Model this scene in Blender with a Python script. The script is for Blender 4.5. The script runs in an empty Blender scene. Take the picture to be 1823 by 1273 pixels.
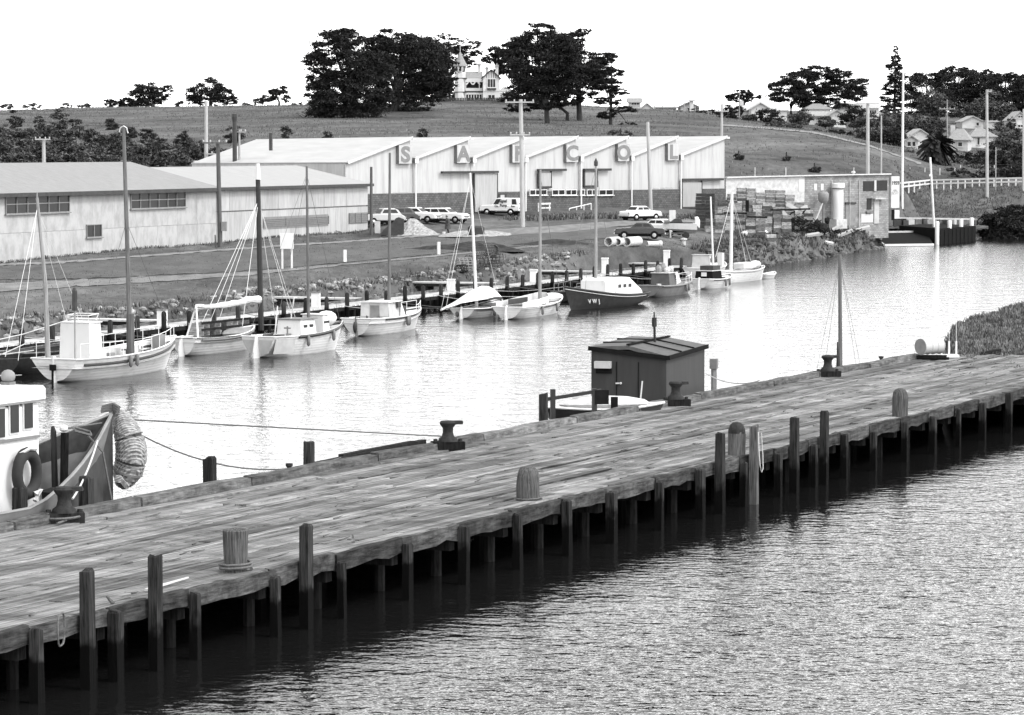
import bpy, bmesh, math, random
import numpy as np
from mathutils import Vector, Matrix
random.seed(7); RS=np.random.RandomState(11)
C=bpy.context.scene.collection
SC=bpy.context.scene
R=math.radians
# ------------------------------------------------------------------ camera, sky, sun, exposure
F,CX,CY,HZ,CZ=5700.,911.5,636.5,262.,11.0          # lens in photo pixels, principal point, horizon row, camera height
TH=math.atan((CY-HZ)/F)
cd=bpy.data.cameras.new('camera'); cam=bpy.data.objects.new('camera',cd); C.objects.link(cam)
cam.location=(0,0,CZ); cam.rotation_euler=(R(90)-TH,0,0)
cd.sensor_width=36; cd.lens=36*F/1823; cd.clip_start=1; cd.clip_end=9000
SC.camera=cam
SUN_EL,SUN_AZ=R(48),R(118)                          # azimuth clockwise from +Y (view direction)
W=bpy.data.worlds.new('World'); SC.world=W; W.use_nodes=True
nt=W.node_tree; nt.nodes.clear()
sky=nt.nodes.new('ShaderNodeTexSky'); sky.sky_type='NISHITA'; sky.sun_disc=False
sky.sun_elevation=SUN_EL; sky.sun_rotation=SUN_AZ; sky.air_density=1.0; sky.dust_density=3.0; sky.altitude=0
tcw=nt.nodes.new('ShaderNodeTexCoord'); lift=nt.nodes.new('ShaderNodeVectorMath'); lift.operation='ADD'; lift.inputs[1].default_value=(0,0,.062); nt.links.new(tcw.outputs['Generated'],lift.inputs[0]); nt.links.new(lift.outputs[0],sky.inputs['Vector'])   # no dark band at the horizon
bw=nt.nodes.new('ShaderNodeRGBToBW'); nt.links.new(sky.outputs[0],bw.inputs[0])   # a black and white photograph
mx=nt.nodes.new('ShaderNodeMath'); mx.operation='MULTIPLY_ADD'; mn=nt.nodes.new('ShaderNodeMath'); mn.operation='MINIMUM'; nt.links.new(bw.outputs[0],mn.inputs[0]); mn.inputs[1].default_value=3.3; pw=nt.nodes.new('ShaderNodeMath'); pw.operation='POWER'; pw.inputs[1].default_value=1.8; nt.links.new(mn.outputs[0],pw.inputs[0]); nt.links.new(pw.outputs[0],mx.inputs[0])
mx.inputs[1].default_value=1.85; mx.inputs[2].default_value=0.4                     # thin bright cloud: glare capped, whiter towards the horizon
bg=nt.nodes.new('ShaderNodeBackground'); nt.links.new(mx.outputs[0],bg.inputs[0]); bg.inputs[1].default_value=0.15
wo=nt.nodes.new('ShaderNodeOutputWorld'); nt.links.new(bg.outputs[0],wo.inputs[0])
sl=bpy.data.lights.new('sun','SUN'); sl.energy=1.7; sl.angle=R(12); sl.color=(1,1,1)
so=bpy.data.objects.new('sun',sl); C.objects.link(so)
so.rotation_euler=(R(90)-SUN_EL,0,math.pi-SUN_AZ)
SC.view_settings.view_transform='Standard'; SC.view_settings.look='None'
SC.view_settings.exposure=0.66; SC.view_settings.gamma=1; SC.view_settings.use_curve_mapping=False
SC.cycles.max_bounces=6; SC.cycles.diffuse_bounces=3; SC.cycles.glossy_bounces=3

# ------------------------------------------------------------------ measuring helpers (photo pixel -> metres)
def ray(px,py):
    u=(px-CX)/F; v=(CY-py)/F; c,s=math.cos(TH),math.sin(TH)
    return Vector((u,c+v*s,-s+v*c))
def gp(px,py,z):
    r=ray(px,py); t=(z-CZ)/r.z; return Vector((r.x*t,r.y*t,z))
def at(px,py,D):
    r=ray(px,py); t=D/r.y; return Vector((r.x*t,D,CZ+r.z*t))
def pxm(D): return F/D                              # photo pixels per metre at distance D

# ------------------------------------------------------------------ mesh builder
class MB:
    def __init__(s): s.v=[]; s.f=[]
    def add(s,vs,fs):
        o=len(s.v); s.v+=[tuple(x) for x in vs]; s.f+=[tuple(i+o for i in f) for f in fs]; return s
    def box(s,c,d,rz=0,M=None,taper=1):
        x,y,z=d[0]/2,d[1]/2,d[2]/2; vs=[]
        for k in (-1,1):
            t=taper if k>0 else 1
            for a,b in ((-1,-1),(1,-1),(1,1),(-1,1)): vs.append(Vector((a*x*t,b*y*t,k*z)))
        m=Matrix.Rotation(rz,3,'Z') if M is None else M
        c=Vector(c); vs=[m@q+c for q in vs]
        return s.add(vs,[(3,2,1,0),(4,5,6,7),(0,1,5,4),(1,2,6,5),(2,3,7,6),(3,0,4,7)])
    def beam(s,p,q,w,h=None,w2=None,up=(0,0,1)):
        p,q=Vector(p),Vector(q); h=h or w; d=(q-p).normalized(); u=Vector(up)
        if abs(d.dot(u))>.98: u=Vector((0,1,0))
        a=d.cross(u).normalized(); b=a.cross(d); k=(w2 or w)/w; vs=[]
        for P,m in ((p,1),(q,k)):
            for i,j in ((-1,-1),(1,-1),(1,1),(-1,1)): vs.append(P+a*i*w/2*m+b*j*h/2*m)
        return s.add(vs,[(3,2,1,0),(4,5,6,7),(0,1,5,4),(1,2,6,5),(2,3,7,6),(3,0,4,7)])
    def tube(s,pts,r,n=6,cap=True):
        pts=[Vector(p) for p in pts]; N=len(pts); r=r if isinstance(r,(list,tuple)) else [r]*N
        vs=[];fs=[]
        for i,p in enumerate(pts):
            d=(pts[min(i+1,N-1)]-pts[max(i-1,0)]).normalized()
            u=Vector((0,0,1)) if abs(d.z)<.95 else Vector((1,0,0))
            a=d.cross(u).normalized(); b=a.cross(d)
            for k in range(n):
                t=2*math.pi*k/n; vs.append(p+(a*math.cos(t)+b*math.sin(t))*r[i])
        for i in range(N-1):
            for k in range(n):
                fs.append((i*n+k,i*n+(k+1)%n,(i+1)*n+(k+1)%n,(i+1)*n+k))
        if cap: fs.append(tuple(range(n-1,-1,-1))); fs.append(tuple((N-1)*n+k for k in range(n)))
        return s.add(vs,fs)
    def lathe(s,prof,n=12,c=(0,0,0),M=None,jit=0):
        vs=[];fs=[];c=Vector(c)
        for i,(r,z) in enumerate(prof):
            for k in range(n):
                t=2*math.pi*k/n; rr=r*(1+random.uniform(-jit,jit))
                q=Vector((rr*math.cos(t),rr*math.sin(t),z)); vs.append((M@q if M else q)+c)
        for i in range(len(prof)-1):
            for k in range(n): fs.append((i*n+k,i*n+(k+1)%n,(i+1)*n+(k+1)%n,(i+1)*n+k))
        fs.append(tuple(range(n-1,-1,-1))); fs.append(tuple((len(prof)-1)*n+k for k in range(n)))
        return s.add(vs,fs)
    def pxy(s,poly,z0,z1):                          # polygon in xy, extruded up
        n=len(poly); vs=[(x,y,z0) for x,y in poly]+[(x,y,z1) for x,y in poly]
        return s.add(vs,[tuple(range(n-1,-1,-1)),tuple(range(n,2*n))]+[(i,(i+1)%n,n+(i+1)%n,n+i) for i in range(n)])
    def pxz(s,poly,y0,y1,ins=0):                    # polygon in xz, extruded along y
        n=len(poly); vs=[(x,y0,z) for x,z in poly]+[(x,y1,z) for x,z in poly]
        return s.add(vs,[tuple(range(n)),tuple(range(2*n-1,n-1,-1))]+[(i,n+i,n+(i+1)%n,(i+1)%n) for i in range(n)])
    def quad(s,*p): return s.add(p,[tuple(range(len(p)))])
    def torus(s,R_,r,sx=1,sz=1,n=24,k=10):              # ring in the xz plane
        vs=[];fs=[]
        for i in range(n):
            a=2*math.pi*i/n
            for j in range(k):
                b=2*math.pi*j/k; q=R_+r*math.cos(b); vs.append((q*math.cos(a)*sx,r*math.sin(b),q*math.sin(a)*sz))
        for i in range(n):
            for j in range(k): fs.append((i*k+j,i*k+(j+1)%k,((i+1)%n)*k+(j+1)%k,((i+1)%n)*k+j))
        return s.add(vs,fs)
    def ball(s,c,r,nu=8,nv=6,jit=0):
        r=r if isinstance(r,(list,tuple)) else (r,r,r); vs=[];fs=[]
        for i in range(nv+1):
            ph=math.pi*i/nv
            for k in range(nu):
                t=2*math.pi*k/nu; j=1+random.uniform(-jit,jit)
                vs.append((c[0]+r[0]*j*math.sin(ph)*math.cos(t),c[1]+r[1]*j*math.sin(ph)*math.sin(t),c[2]-r[2]*j*math.cos(ph)))
        for i in range(nv):
            for k in range(nu): fs.append((i*nu+k,i*nu+(k+1)%nu,(i+1)*nu+(k+1)%nu,(i+1)*nu+k))
        return s.add(vs,fs)
    def mesh(s,name,m,smooth=False,bevel=0):
        me=bpy.data.meshes.new(name); bm=bmesh.new()
        vv=[bm.verts.new(x) for x in s.v]
        for f in s.f:
            try: bm.faces.new([vv[i] for i in f])
            except ValueError: pass
        bmesh.ops.remove_doubles(bm,verts=bm.verts[:],dist=1e-5)
        bmesh.ops.recalc_face_normals(bm,faces=bm.faces[:])
        if bevel: bmesh.ops.bevel(bm,geom=bm.edges[:],offset=bevel,segments=1,affect='EDGES')
        if smooth:
            for f in bm.faces: f.smooth=True
            for e in bm.edges:
                if len(e.link_faces)==2 and e.calc_face_angle(0)>.75: e.smooth=False
        bm.to_mesh(me); bm.free()
        if m: me.materials.append(m)
        return me
    def ob(s,name,m,parent=None,smooth=False,loc=None,rz=0,bevel=0):
        o=bpy.data.objects.new(name,s.mesh(name,m,smooth,bevel)); C.objects.link(o)
        if parent: o.parent=parent
        if loc is not None: o.location=loc
        if rz: o.rotation_euler[2]=rz
        return o
def tag(o,label=None,cat=None,group=None,kind=None):
    if label: o['label']=label
    if cat: o['category']=cat
    if group: o['group']=group
    if kind: o['kind']=kind
    return o
def thing(name,label,cat,loc=(0,0,0),rz=0,group=None):
    o=bpy.data.objects.new(name,None); C.objects.link(o); o.location=loc; o.rotation_euler=(0,0,rz); o.empty_display_size=.2
    return tag(o,label,cat,group)
def inst(src,name,parent=None,loc=(0,0,0),rot=(0,0,0),scale=(1,1,1)):
    o=bpy.data.objects.new(name,src.data if hasattr(src,'data') else src); C.objects.link(o)
    o.parent=parent; o.location=loc; o.rotation_euler=rot; o.scale=scale; return o
def dup(root,loc,rz=None,label=None,group=None):
    r=root.copy(); C.objects.link(r); r.location=loc
    if rz is not None: r.rotation_euler=(0,0,rz)
    if label: r['label']=label
    if group: r['group']=group
    for ch in list(root.children):
        c=ch.copy(); C.objects.link(c); c.parent=r
        for g in ch.children:
            d=g.copy(); C.objects.link(d); d.parent=c
    return r
def fmesh(name,V,Q,m,parent=None):
    V=np.asarray(V,dtype=np.float32); Q=np.asarray(Q,dtype=np.int32); k=Q.shape[1]
    me=bpy.data.meshes.new(name); me.vertices.add(len(V)); me.vertices.foreach_set('co',V.ravel())
    me.loops.add(Q.size); me.loops.foreach_set('vertex_index',Q.ravel())
    me.polygons.add(len(Q)); me.polygons.foreach_set('loop_start',np.arange(0,Q.size,k,dtype=np.int32))
    me.update(calc_edges=True); me.validate()
    if m: me.materials.append(m)
    o=bpy.data.objects.new(name,me); C.objects.link(o)
    if parent: o.parent=parent
    return o

# ------------------------------------------------------------------ materials (greys: the photograph is black and white)
def mat(name,a,b=None,rough=.75,scale=3.,stretch=(1,1,1),detail=6,bump=0.,bs=None,rand=0.,spec=.3,metal=0.,isl=0.,mid=(.3,.7),wave=None,brick=None):
    m=bpy.data.materials.new(name); m.use_nodes=True; t=m.node_tree; N=t.nodes; L=t.links
    p=N['Principled BSDF']; p.inputs['Roughness'].default_value=rough; p.inputs['Specular IOR Level'].default_value=spec; p.inputs['Metallic'].default_value=metal
    b=a if b is None else b
    tc=N.new('ShaderNodeTexCoord'); oi=N.new('ShaderNodeObjectInfo')
    ad=N.new('ShaderNodeVectorMath'); ad.operation='MULTIPLY_ADD'; ad.inputs[1].default_value=(37,53,71)
    L.new(oi.outputs['Random'],ad.inputs[0]); L.new(tc.outputs['Object'],ad.inputs[2])
    mp=N.new('ShaderNodeMapping'); mp.inputs['Scale'].default_value=stretch; L.new(ad.outputs[0],mp.inputs[0])
    no=N.new('ShaderNodeTexNoise'); no.inputs['Scale'].default_value=scale; no.inputs['Detail'].default_value=detail; no.inputs['Roughness'].default_value=.65; L.new(mp.outputs[0],no.inputs[0])
    rp=N.new('ShaderNodeValToRGB'); e=rp.color_ramp.elements
    e[0].position,e[1].position=mid; e[0].color=(a,a,a,1); e[1].color=(b,b,b,1); L.new(no.outputs[0],rp.inputs[0])
    out=rp.outputs[0]
    def mulrange(src,amt,out):
        mr=N.new('ShaderNodeMapRange'); mr.inputs[3].default_value=1-amt; mr.inputs[4].default_value=1+amt; L.new(src,mr.inputs[0])
        mm=N.new('ShaderNodeMix'); mm.data_type='RGBA'; mm.blend_type='MULTIPLY'; mm.inputs[0].default_value=1
        L.new(out,mm.inputs[6]); L.new(mr.outputs[0],mm.inputs[7]); return mm.outputs[2]
    if rand: out=mulrange(oi.outputs['Random'],rand,out)
    if isl:
        g=N.new('ShaderNodeNewGeometry'); out=mulrange(g.outputs['Random Per Island'],isl,out)
    hsrc=no.outputs[0]
    if wave:
        wv=N.new('ShaderNodeTexWave'); wv.bands_direction=wave[0]; wv.inputs['Scale'].default_value=wave[1]; L.new(tc.outputs['Object'],wv.inputs[0])
        out=mulrange(wv.outputs[1],wave[2],out); hsrc=wv.outputs[1]
    if brick:
        br=N.new('ShaderNodeTexBrick'); mp2=N.new('ShaderNodeMapping'); mp2.inputs['Rotation'].default_value=(R(90),0,0); L.new(tc.outputs['Object'],mp2.inputs[0]); L.new(mp2.outputs[0],br.inputs[0])
        br.inputs['Scale'].default_value=brick[0]; br.inputs['Color1'].default_value=(.75,.75,.75,1); br.inputs['Color2'].default_value=(1.15,1.15,1.15,1); br.inputs['Mortar'].default_value=(brick[1],)*3+(1,); br.inputs['Mortar Size'].default_value=.03
        mm=N.new('ShaderNodeMix'); mm.data_type='RGBA'; mm.blend_type='MULTIPLY'; mm.inputs[0].default_value=1; L.new(out,mm.inputs[6]); L.new(br.outputs[0],mm.inputs[7]); out=mm.outputs[2]
    L.new(out,p.inputs['Base Color'])
    if bump:
        bn=N.new('ShaderNodeBump'); bn.inputs['Strength'].default_value=min(1,bump); bn.inputs['Distance'].default_value=.05*max(1,bump)
        if bs:
            n2=N.new('ShaderNodeTexNoise'); n2.inputs['Scale'].default_value=bs; n2.inputs['Detail'].default_value=5; L.new(mp.outputs[0],n2.inputs[0]); hsrc=n2.outputs[0]
        L.new(hsrc,bn.inputs['Height']); L.new(bn.outputs[0],p.inputs['Normal'])
    return m
M={}
M['plank']=mat('deck_plank',.02,.22,rough=.9,scale=4.2,stretch=(.09,6,3),detail=10,bump=.6,rand=.45,mid=(.34,.68),spec=.15)
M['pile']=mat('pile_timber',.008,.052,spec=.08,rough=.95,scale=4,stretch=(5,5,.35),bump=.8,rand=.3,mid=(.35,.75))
M['wetpile']=mat('wet_timber',.005,.022,spec=.05,rough=.85,scale=4,stretch=(3,3,.5),bump=.6,rand=.3)
M['fascia']=mat('fascia_timber',.012,.075,spec=.05,rough=.9,scale=3,stretch=(.5,4,4),bump=.8,rand=.4)
M['beam']=mat('beam_timber',.03,.17,rough=.9,scale=3,stretch=(.5,4,4),bump=.8,rand=.3,spec=.08)
M['stump']=mat('bollard_timber',.022,.13,spec=.05,rough=.9,scale=4,stretch=(6,6,.4),bump=1,rand=.15)
M['iron']=mat('cast_iron',.010,.028,rough=.75,scale=9,bump=.3,spec=.15)
M['rope']=mat('rope',.05,.12,rough=.95,scale=30)
M['ropelt']=mat('pale_rope',.3,.5,rough=.95,scale=30)
M['mat_fender']=mat('coir_fender',.10,.34,rough=1,scale=6,bump=.6,wave=('DIAGONAL',6,.25))
M['white']=mat('white_paint',.44,.54,rough=.45,scale=2,stretch=(1,1,.5),bump=.05,mid=(.2,.5))
M['hullwhite']=mat('hull_white',.44,.60,rough=.5,scale=3,stretch=(.5,.5,1.2),mid=(.25,.5),bump=.12,wave=('Z',2.2,.02))
M['offwhite']=mat('off_white_paint',.32,.46,rough=.6,scale=2,mid=(.2,.6))
M['greypaint']=mat('grey_paint',.13,.20,rough=.6,scale=2)
M['midgrey']=mat('mid_grey_paint',.3,.4,rough=.6,scale=2)
M['darkpaint']=mat('dark_paint',.018,.04,rough=.5,scale=3)
M['black']=mat('black',.006,.012,rough=.95,spec=.05)
M['glass']=mat('window_glass',.010,.02,rough=.3,spec=.2,scale=1)
M['antifoul']=mat('antifouling',.015,.03,rough=.7)
M['canvas']=mat('sail_canvas',.46,.6,rough=.9,scale=4,bump=.7)
M['canvasgrey']=mat('grey_canvas',.3,.5,rough=.9,scale=6,bump=.8)
M['mast']=mat('dark_spar',.05,.12,rough=.6,scale=5,stretch=(3,3,.3))
M['mastblack']=mat('black_spar',.012,.02,rough=.6)
M['wire']=mat('rigging_wire',.08,rough=.6)
M['wirelt']=mat('pale_rigging',.55,rough=.6)
M['cabingrey']=mat('cabin_grey',.05,.085,rough=.6,scale=2)
M['hullmid']=mat('hull_mid_grey',.13,.19,rough=.6,scale=2)
M['concrete']=mat('concrete',.34,.5,rough=.9,scale=5,bump=.3)
M['pole']=mat('pole_timber',.14,.3,rough=.9,scale=3,stretch=(4,4,.3),rand=.2)
M['polelt']=mat('pale_pole',.24,.38,rough=.85,scale=3,stretch=(4,4,.3))
M['poledark']=mat('dark_pole',.04,.10,rough=.9,scale=3,stretch=(4,4,.3))
M['tyre']=mat('tyre_rubber',.012,.022,rough=.8)
M['chrome']=mat('chrome',.5,.6,rough=.25,metal=.9)
M['rock']=mat('rock',.02,.12,rough=.95,scale=2.5,bump=.8,isl=.5,mid=(.35,.75))
M['rubble']=mat('rubble_stone',.07,.34,rough=.95,scale=2.5,bump=.6,isl=.6,mid=(.35,.75))
M['crate']=mat('crate_wood',.05,.34,rough=.9,scale=4,stretch=(1,1,4),rand=.75,bump=.3)
M['cratedark']=mat('crate_dark',.02,.05,rough=.9,scale=5,rand=.3)
M['leaf']=mat('cypress_leaf',.010,.034,rough=.95,scale=.15,isl=.4,spec=.1)
M['leaf2']=mat('scrub_leaf',.028,.085,rough=.9,scale=.3,isl=.6,spec=.1)
M['leaf3']=mat('garden_leaf',.03,.10,rough=.9,scale=.3,isl=.6,spec=.1)
M['bark']=mat('bark',.012,.04,rough=.95,scale=3,stretch=(3,3,.4),bump=.6)
M['tuftpale']=mat('dry_tuft',.05,.15,rough=.95,scale=.05,isl=.5,spec=.1)
M['tuft']=mat('grass_tuft',.04,.14,rough=.95,scale=.5,isl=.6,spec=.1)

def add_low_shade(m):                                        # painted shade: piles go near-black towards the water, ragged upper limit
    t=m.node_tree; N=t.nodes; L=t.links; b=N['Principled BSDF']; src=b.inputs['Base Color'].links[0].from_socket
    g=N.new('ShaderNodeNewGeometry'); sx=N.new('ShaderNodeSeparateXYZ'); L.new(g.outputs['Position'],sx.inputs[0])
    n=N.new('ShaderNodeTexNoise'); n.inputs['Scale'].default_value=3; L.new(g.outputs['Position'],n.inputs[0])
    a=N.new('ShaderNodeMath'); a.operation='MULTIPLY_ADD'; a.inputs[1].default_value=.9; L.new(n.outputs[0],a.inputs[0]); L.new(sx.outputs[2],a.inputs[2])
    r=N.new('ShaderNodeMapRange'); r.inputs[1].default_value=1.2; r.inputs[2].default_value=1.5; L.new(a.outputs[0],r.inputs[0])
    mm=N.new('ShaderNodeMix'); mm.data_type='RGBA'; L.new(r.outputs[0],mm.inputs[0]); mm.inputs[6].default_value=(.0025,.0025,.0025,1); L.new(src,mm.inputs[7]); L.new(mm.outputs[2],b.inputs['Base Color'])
add_low_shade(M['pile'])
def patches(m,sc,lo,hi,st=(1,1,1)):                     # broad worn and dirty patches that run across neighbouring pieces
    t=m.node_tree; N=t.nodes; L=t.links; b=N['Principled BSDF']; src=b.inputs['Base Color'].links[0].from_socket
    g=N.new('ShaderNodeNewGeometry'); mp=N.new('ShaderNodeMapping'); mp.inputs['Rotation'].default_value=(0,0,R(-64.6)); mp.inputs['Scale'].default_value=st; L.new(g.outputs['Position'],mp.inputs[0]); n=N.new('ShaderNodeTexNoise'); n.inputs['Scale'].default_value=sc; n.inputs['Detail'].default_value=9; n.inputs['Roughness'].default_value=.75; L.new(mp.outputs[0],n.inputs[0])
    r=N.new('ShaderNodeMapRange'); r.inputs[1].default_value=.35; r.inputs[2].default_value=.65; r.inputs[3].default_value=lo; r.inputs[4].default_value=hi; L.new(n.outputs[0],r.inputs[0])
    mm=N.new('ShaderNodeMix'); mm.data_type='RGBA'; mm.blend_type='MULTIPLY'; mm.inputs[0].default_value=1; L.new(src,mm.inputs[6]); L.new(r.outputs[0],mm.inputs[7]); L.new(mm.outputs[2],b.inputs['Base Color'])
patches(M['plank'],.9,.45,1.7,(.35,1,1)); patches(M['beam'],1.5,.5,1.4); patches(M['fascia'],1.5,.45,1.5)
# ------------------------------------------------------------------ terrain
CT=[]
for a in [(0,600,1.0),(300,562,1.1),(700,508,1.2),(1000,480,1.4),(1250,458,1.7),(0,530,1.9),(250,500,1.9),(510,478,2.2),(614,467,2.3),(780,453,2.4),
 (950,455,2.1),(1085,440,2.5),(1140,425,2.85),(1240,425,2.6),(0,463,2.4),(385,441,2.6),(654,420,2.8),(796,418,2.9),(929,404,3.4),(1160,378,4.0),
 (700,402,3.5),(790,400,3.5),(890,383,4.0),(1140,392,3.6),(1285,373,4.0),(1290,412,2.8),(1440,412,2.4),(1595,405,1.9),(1380,430,2.0),(1500,420,1.6)]:
    p=gp(*a); CT.append((a[0],p.y,a[2]))
for a in [(1600,392,366),(1600,340,395),(1655,333,440),(1823,330,430),(1740,331,436),(1700,388,408),(1640,392,402),(1735,405,398),(1823,405,392),(1780,380,410),(1700,360,425),(1800,355,420),
 (0,285,380),(180,285,385),(300,290,390),(0,240,520),(200,235,520),(370,250,470),(450,243,450),(800,243,440),(1100,243,430),(1000,215,560),(700,215,560),
 (0,197,700),(180,191,700),(300,190,700),(450,188,700),(570,187,690),(860,178,650),(760,183,660),(1000,186,650),(1130,197,620),(1240,208,600),(1340,226,555),
 (1450,234,520),(1545,265,470),(1590,300,430),(1300,330,392),(1420,325,395),(1300,270,460),(1450,280,440)]:
    p=at(*a); CT.append((a[0],a[2],p.z))
for a in [(0,1000,15),(300,1000,15),(600,1000,16),(900,900,19),(1130,900,17.5),(1350,640,16.6),(1490,610,15.),(1530,720,18),(1640,520,10.6),(1715,540,10.5),(1765,560,10.9),
 (1730,660,15),(1810,640,14.3),(1450,800,20),(1650,800,19),(1820,800,19),(1350,900,20),(1700,470,7.8),(1810,460,7.),(0,1800,12),(600,1800,12),(1200,1800,12),(1820,1800,12)]: CT.append(a)
for q,(u,d,z) in enumerate(list(CT)):
    if u<200: CT.append((-700,d,z))
    if u>1690: CT.append((2500,d,z))
CT=np.array(CT,float); QC=np.stack([(CT[:,0]-911)/350,CT[:,1]/60],1)
_d=np.linalg.norm(QC[:,None]-QC[None],axis=2); _n=len(QC)
_A=np.zeros((_n+1,_n+1)); _A[:_n,:_n]=-_d-np.eye(_n)*.05; _A[:_n,_n]=1; _A[_n,:_n]=1
_w=np.linalg.solve(_A,np.append(CT[:,2],0))
def land(x,y):
    q=np.stack([(x/y*F)/350,y/60],1); out=np.empty(len(x))
    for i in range(0,len(x),20000):
        d=np.linalg.norm(q[i:i+20000,None]-QC[None],axis=2); out[i:i+20000]=-d@_w[:_n]+_w[_n]
    return out
JA=R(69.7); J0=Vector((-22,171.25,0)); JD=Vector((math.cos(JA),math.sin(JA),0)); JN=Vector((-math.sin(JA),math.cos(JA),0))
FAR=[J0+JD*-90+JN*6.3]+[J0+JD*s+JN*(6.3+.5*math.sin(s*.7)) for s in range(-40,100,4)]+[Vector((11,272,0)),Vector((17.8,275,0)),Vector((20.5,284,0))]
FAR+=[gp(*p,0) for p in [(1400,467),(1455,460),(1500,452),(1545,446),(1572,440)]]+[gp(*p,0) for p in [(1590,424),(1700,418),(1760,422),(1823,423),(2100,422),(2700,422)]]
FAR=np.array([(p.x,p.y) for p in FAR])
NR=np.array([tuple(gp(*p,0).xy) for p in [(1625,618),(1668,603),(1700,594),(1760,573),(1823,553),(1900,530),(2150,470),(2500,440)]])
def sdl(x,y,PL):                                    # signed distance to a bank line
    P=np.stack([x,y],1); best=np.full(len(x),1e9); sg=np.ones(len(x))
    for i in range(len(PL)-1):
        a,b=PL[i],PL[i+1]; ab=b-a; t=np.clip(((P-a)@ab)/(ab@ab),0,1); d=np.linalg.norm(P-(a+t[:,None]*ab),axis=1)
        cr=ab[0]*(P[:,1]-a[1])-ab[1]*(P[:,0]-a[0]); u=d<best-1e-9; best=np.where(u,d,best); sg=np.where(u,np.sign(cr),sg)
    return best*sg
def ripple(x,y):
    k=np.clip((420-y)/200,.25,1); w=np.sin(x*.37+1.3*np.sin(y*.11)); v=np.sin(y*.23+1.7*np.sin(x*.19+1))
    return k*(.05*np.sin(x*1.7+y*.6+2*v)*np.sin(y*.9-x*.4+2*w)+.04*np.sin(x*3.1-y*.8+3*w+2*v))
def hgt(x,y):
    x=np.asarray(x,float).ravel(); y=np.asarray(y,float).ravel()
    d=sdl(x,y,FAR); z=land(x,y)+ripple(x,y); t=np.clip((d+.6)/2.2,0,1); t=t*t*(3-2*t)
    far=-1.5+(z+1.5)*t
    dn=-sdl(x,y,NR); tn=np.clip((dn+.5)/3.,0,1)*np.clip((x/y*F+CX-1648)/60,0,1); tn=tn*tn*(3-2*tn)
    near=-1.5+(2.75+ripple(x,y)*2)*tn
    near=np.where((y>320)|(x<16),-1.5,near)
    return np.maximum(far,near)
def H1(x,y): return float(hgt([x],[y])[0])
def G(px,py,D0=140,D1=1500):                        # where the line of sight through a photo pixel meets the ground
    r=ray(px,py); D=np.concatenate([np.arange(D0,460,.5),np.arange(460,D1,2.)]); x=r.x/r.y*D; z=CZ+r.z/r.y*D
    h=hgt(x,D); k=np.argmax(h>=z)
    return Vector((x[k],D[k],h[k]))
us=np.concatenate([np.arange(-900,-100,40),np.arange(-100,1930,7),np.arange(1930,2900,40)])
Ds=np.concatenate([np.arange(125,445,1.0),np.arange(445,900,5.),np.geomspace(900,4000,14)])
UU,DD=np.meshgrid(us,Ds); X=((UU-CX)/F*DD).ravel(); Y=DD.ravel(); Z=hgt(X,Y)
nu,nv=len(us),len(Ds); I=np.arange(nu*nv).reshape(nv,nu)
Q=np.stack([I[:-1,:-1],I[:-1,1:],I[1:,1:],I[1:,:-1]],-1).reshape(-1,4)
keep=(Z[Q].max(1)>-1.45); 
M['ground']=mat('grass_ground',.032,.12,rough=1,scale=.06,detail=12,bump=.5,bs=1.2,spec=.05,mid=(.32,.7))
# tone the paddocks: broad grey patches and tracks across the slope, plus fine tufts
def ground_detail(m):
    t=m.node_tree; N=t.nodes; L=t.links; p=N['Principled BSDF']; src=p.inputs['Base Color'].links[0].from_socket
    tc=N.new('ShaderNodeTexCoord'); n=N.new('ShaderNodeTexNoise'); n.inputs['Scale'].default_value=.9; n.inputs['Detail'].default_value=10; n.inputs['Roughness'].default_value=.8
    mp=N.new('ShaderNodeMapping'); mp.inputs['Scale'].default_value=(1,.35,1); L.new(tc.outputs['Object'],mp.inputs[0]); L.new(mp.outputs[0],n.inputs[0])
    mr=N.new('ShaderNodeMapRange'); mr.inputs[1].default_value=.3; mr.inputs[2].default_value=.7; mr.inputs[3].default_value=.5; mr.inputs[4].default_value=1.5; L.new(n.outputs[0],mr.inputs[0])
    mm=N.new('ShaderNodeMix'); mm.data_type='RGBA'; mm.blend_type='MULTIPLY'; mm.inputs[0].default_value=1; L.new(src,mm.inputs[6]); L.new(mr.outputs[0],mm.inputs[7]); L.new(mm.outputs[2],p.inputs['Base Color'])
ground_detail(M['ground'])
g=fmesh('ground',np.stack([X,Y,Z],1),Q[keep],M['ground']); tag(g,'grassy far bank, hillside and near bank',None,None,'structure'); g.data.shade_smooth()
# river
wm=bpy.data.materials.new('river_water'); wm.use_nodes=True; N=wm.node_tree.nodes; L=wm.node_tree.links; p=N['Principled BSDF']
p.inputs['Base Color'].default_value=(.006,.006,.006,1); p.inputs['Roughness'].default_value=.07; p.inputs['IOR'].default_value=1.33; p.inputs['Specular IOR Level'].default_value=.5
tc=N.new('ShaderNodeTexCoord')
def wn(sc,st,det,rot):
    mp=N.new('ShaderNodeMapping'); mp.inputs['Scale'].default_value=st; mp.inputs['Rotation'].default_value=(0,0,rot); n=N.new('ShaderNodeTexNoise'); n.inputs['Scale'].default_value=sc; n.inputs['Detail'].default_value=det; n.inputs['Roughness'].default_value=.48
    L.new(tc.outputs['Object'],mp.inputs[0]); L.new(mp.outputs[0],n.inputs[0]); return n.outputs[0]
a=wn(2.3,(1,1.2,1),3,.3); b=wn(.5,(1,1.2,1),2,.2); c=wn(.05,(1,1,1),2,0)
s1=N.new('ShaderNodeMath'); s1.operation='MULTIPLY_ADD'; s1.inputs[1].default_value=1.5; L.new(b,s1.inputs[0]); L.new(a,s1.inputs[2])
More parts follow.
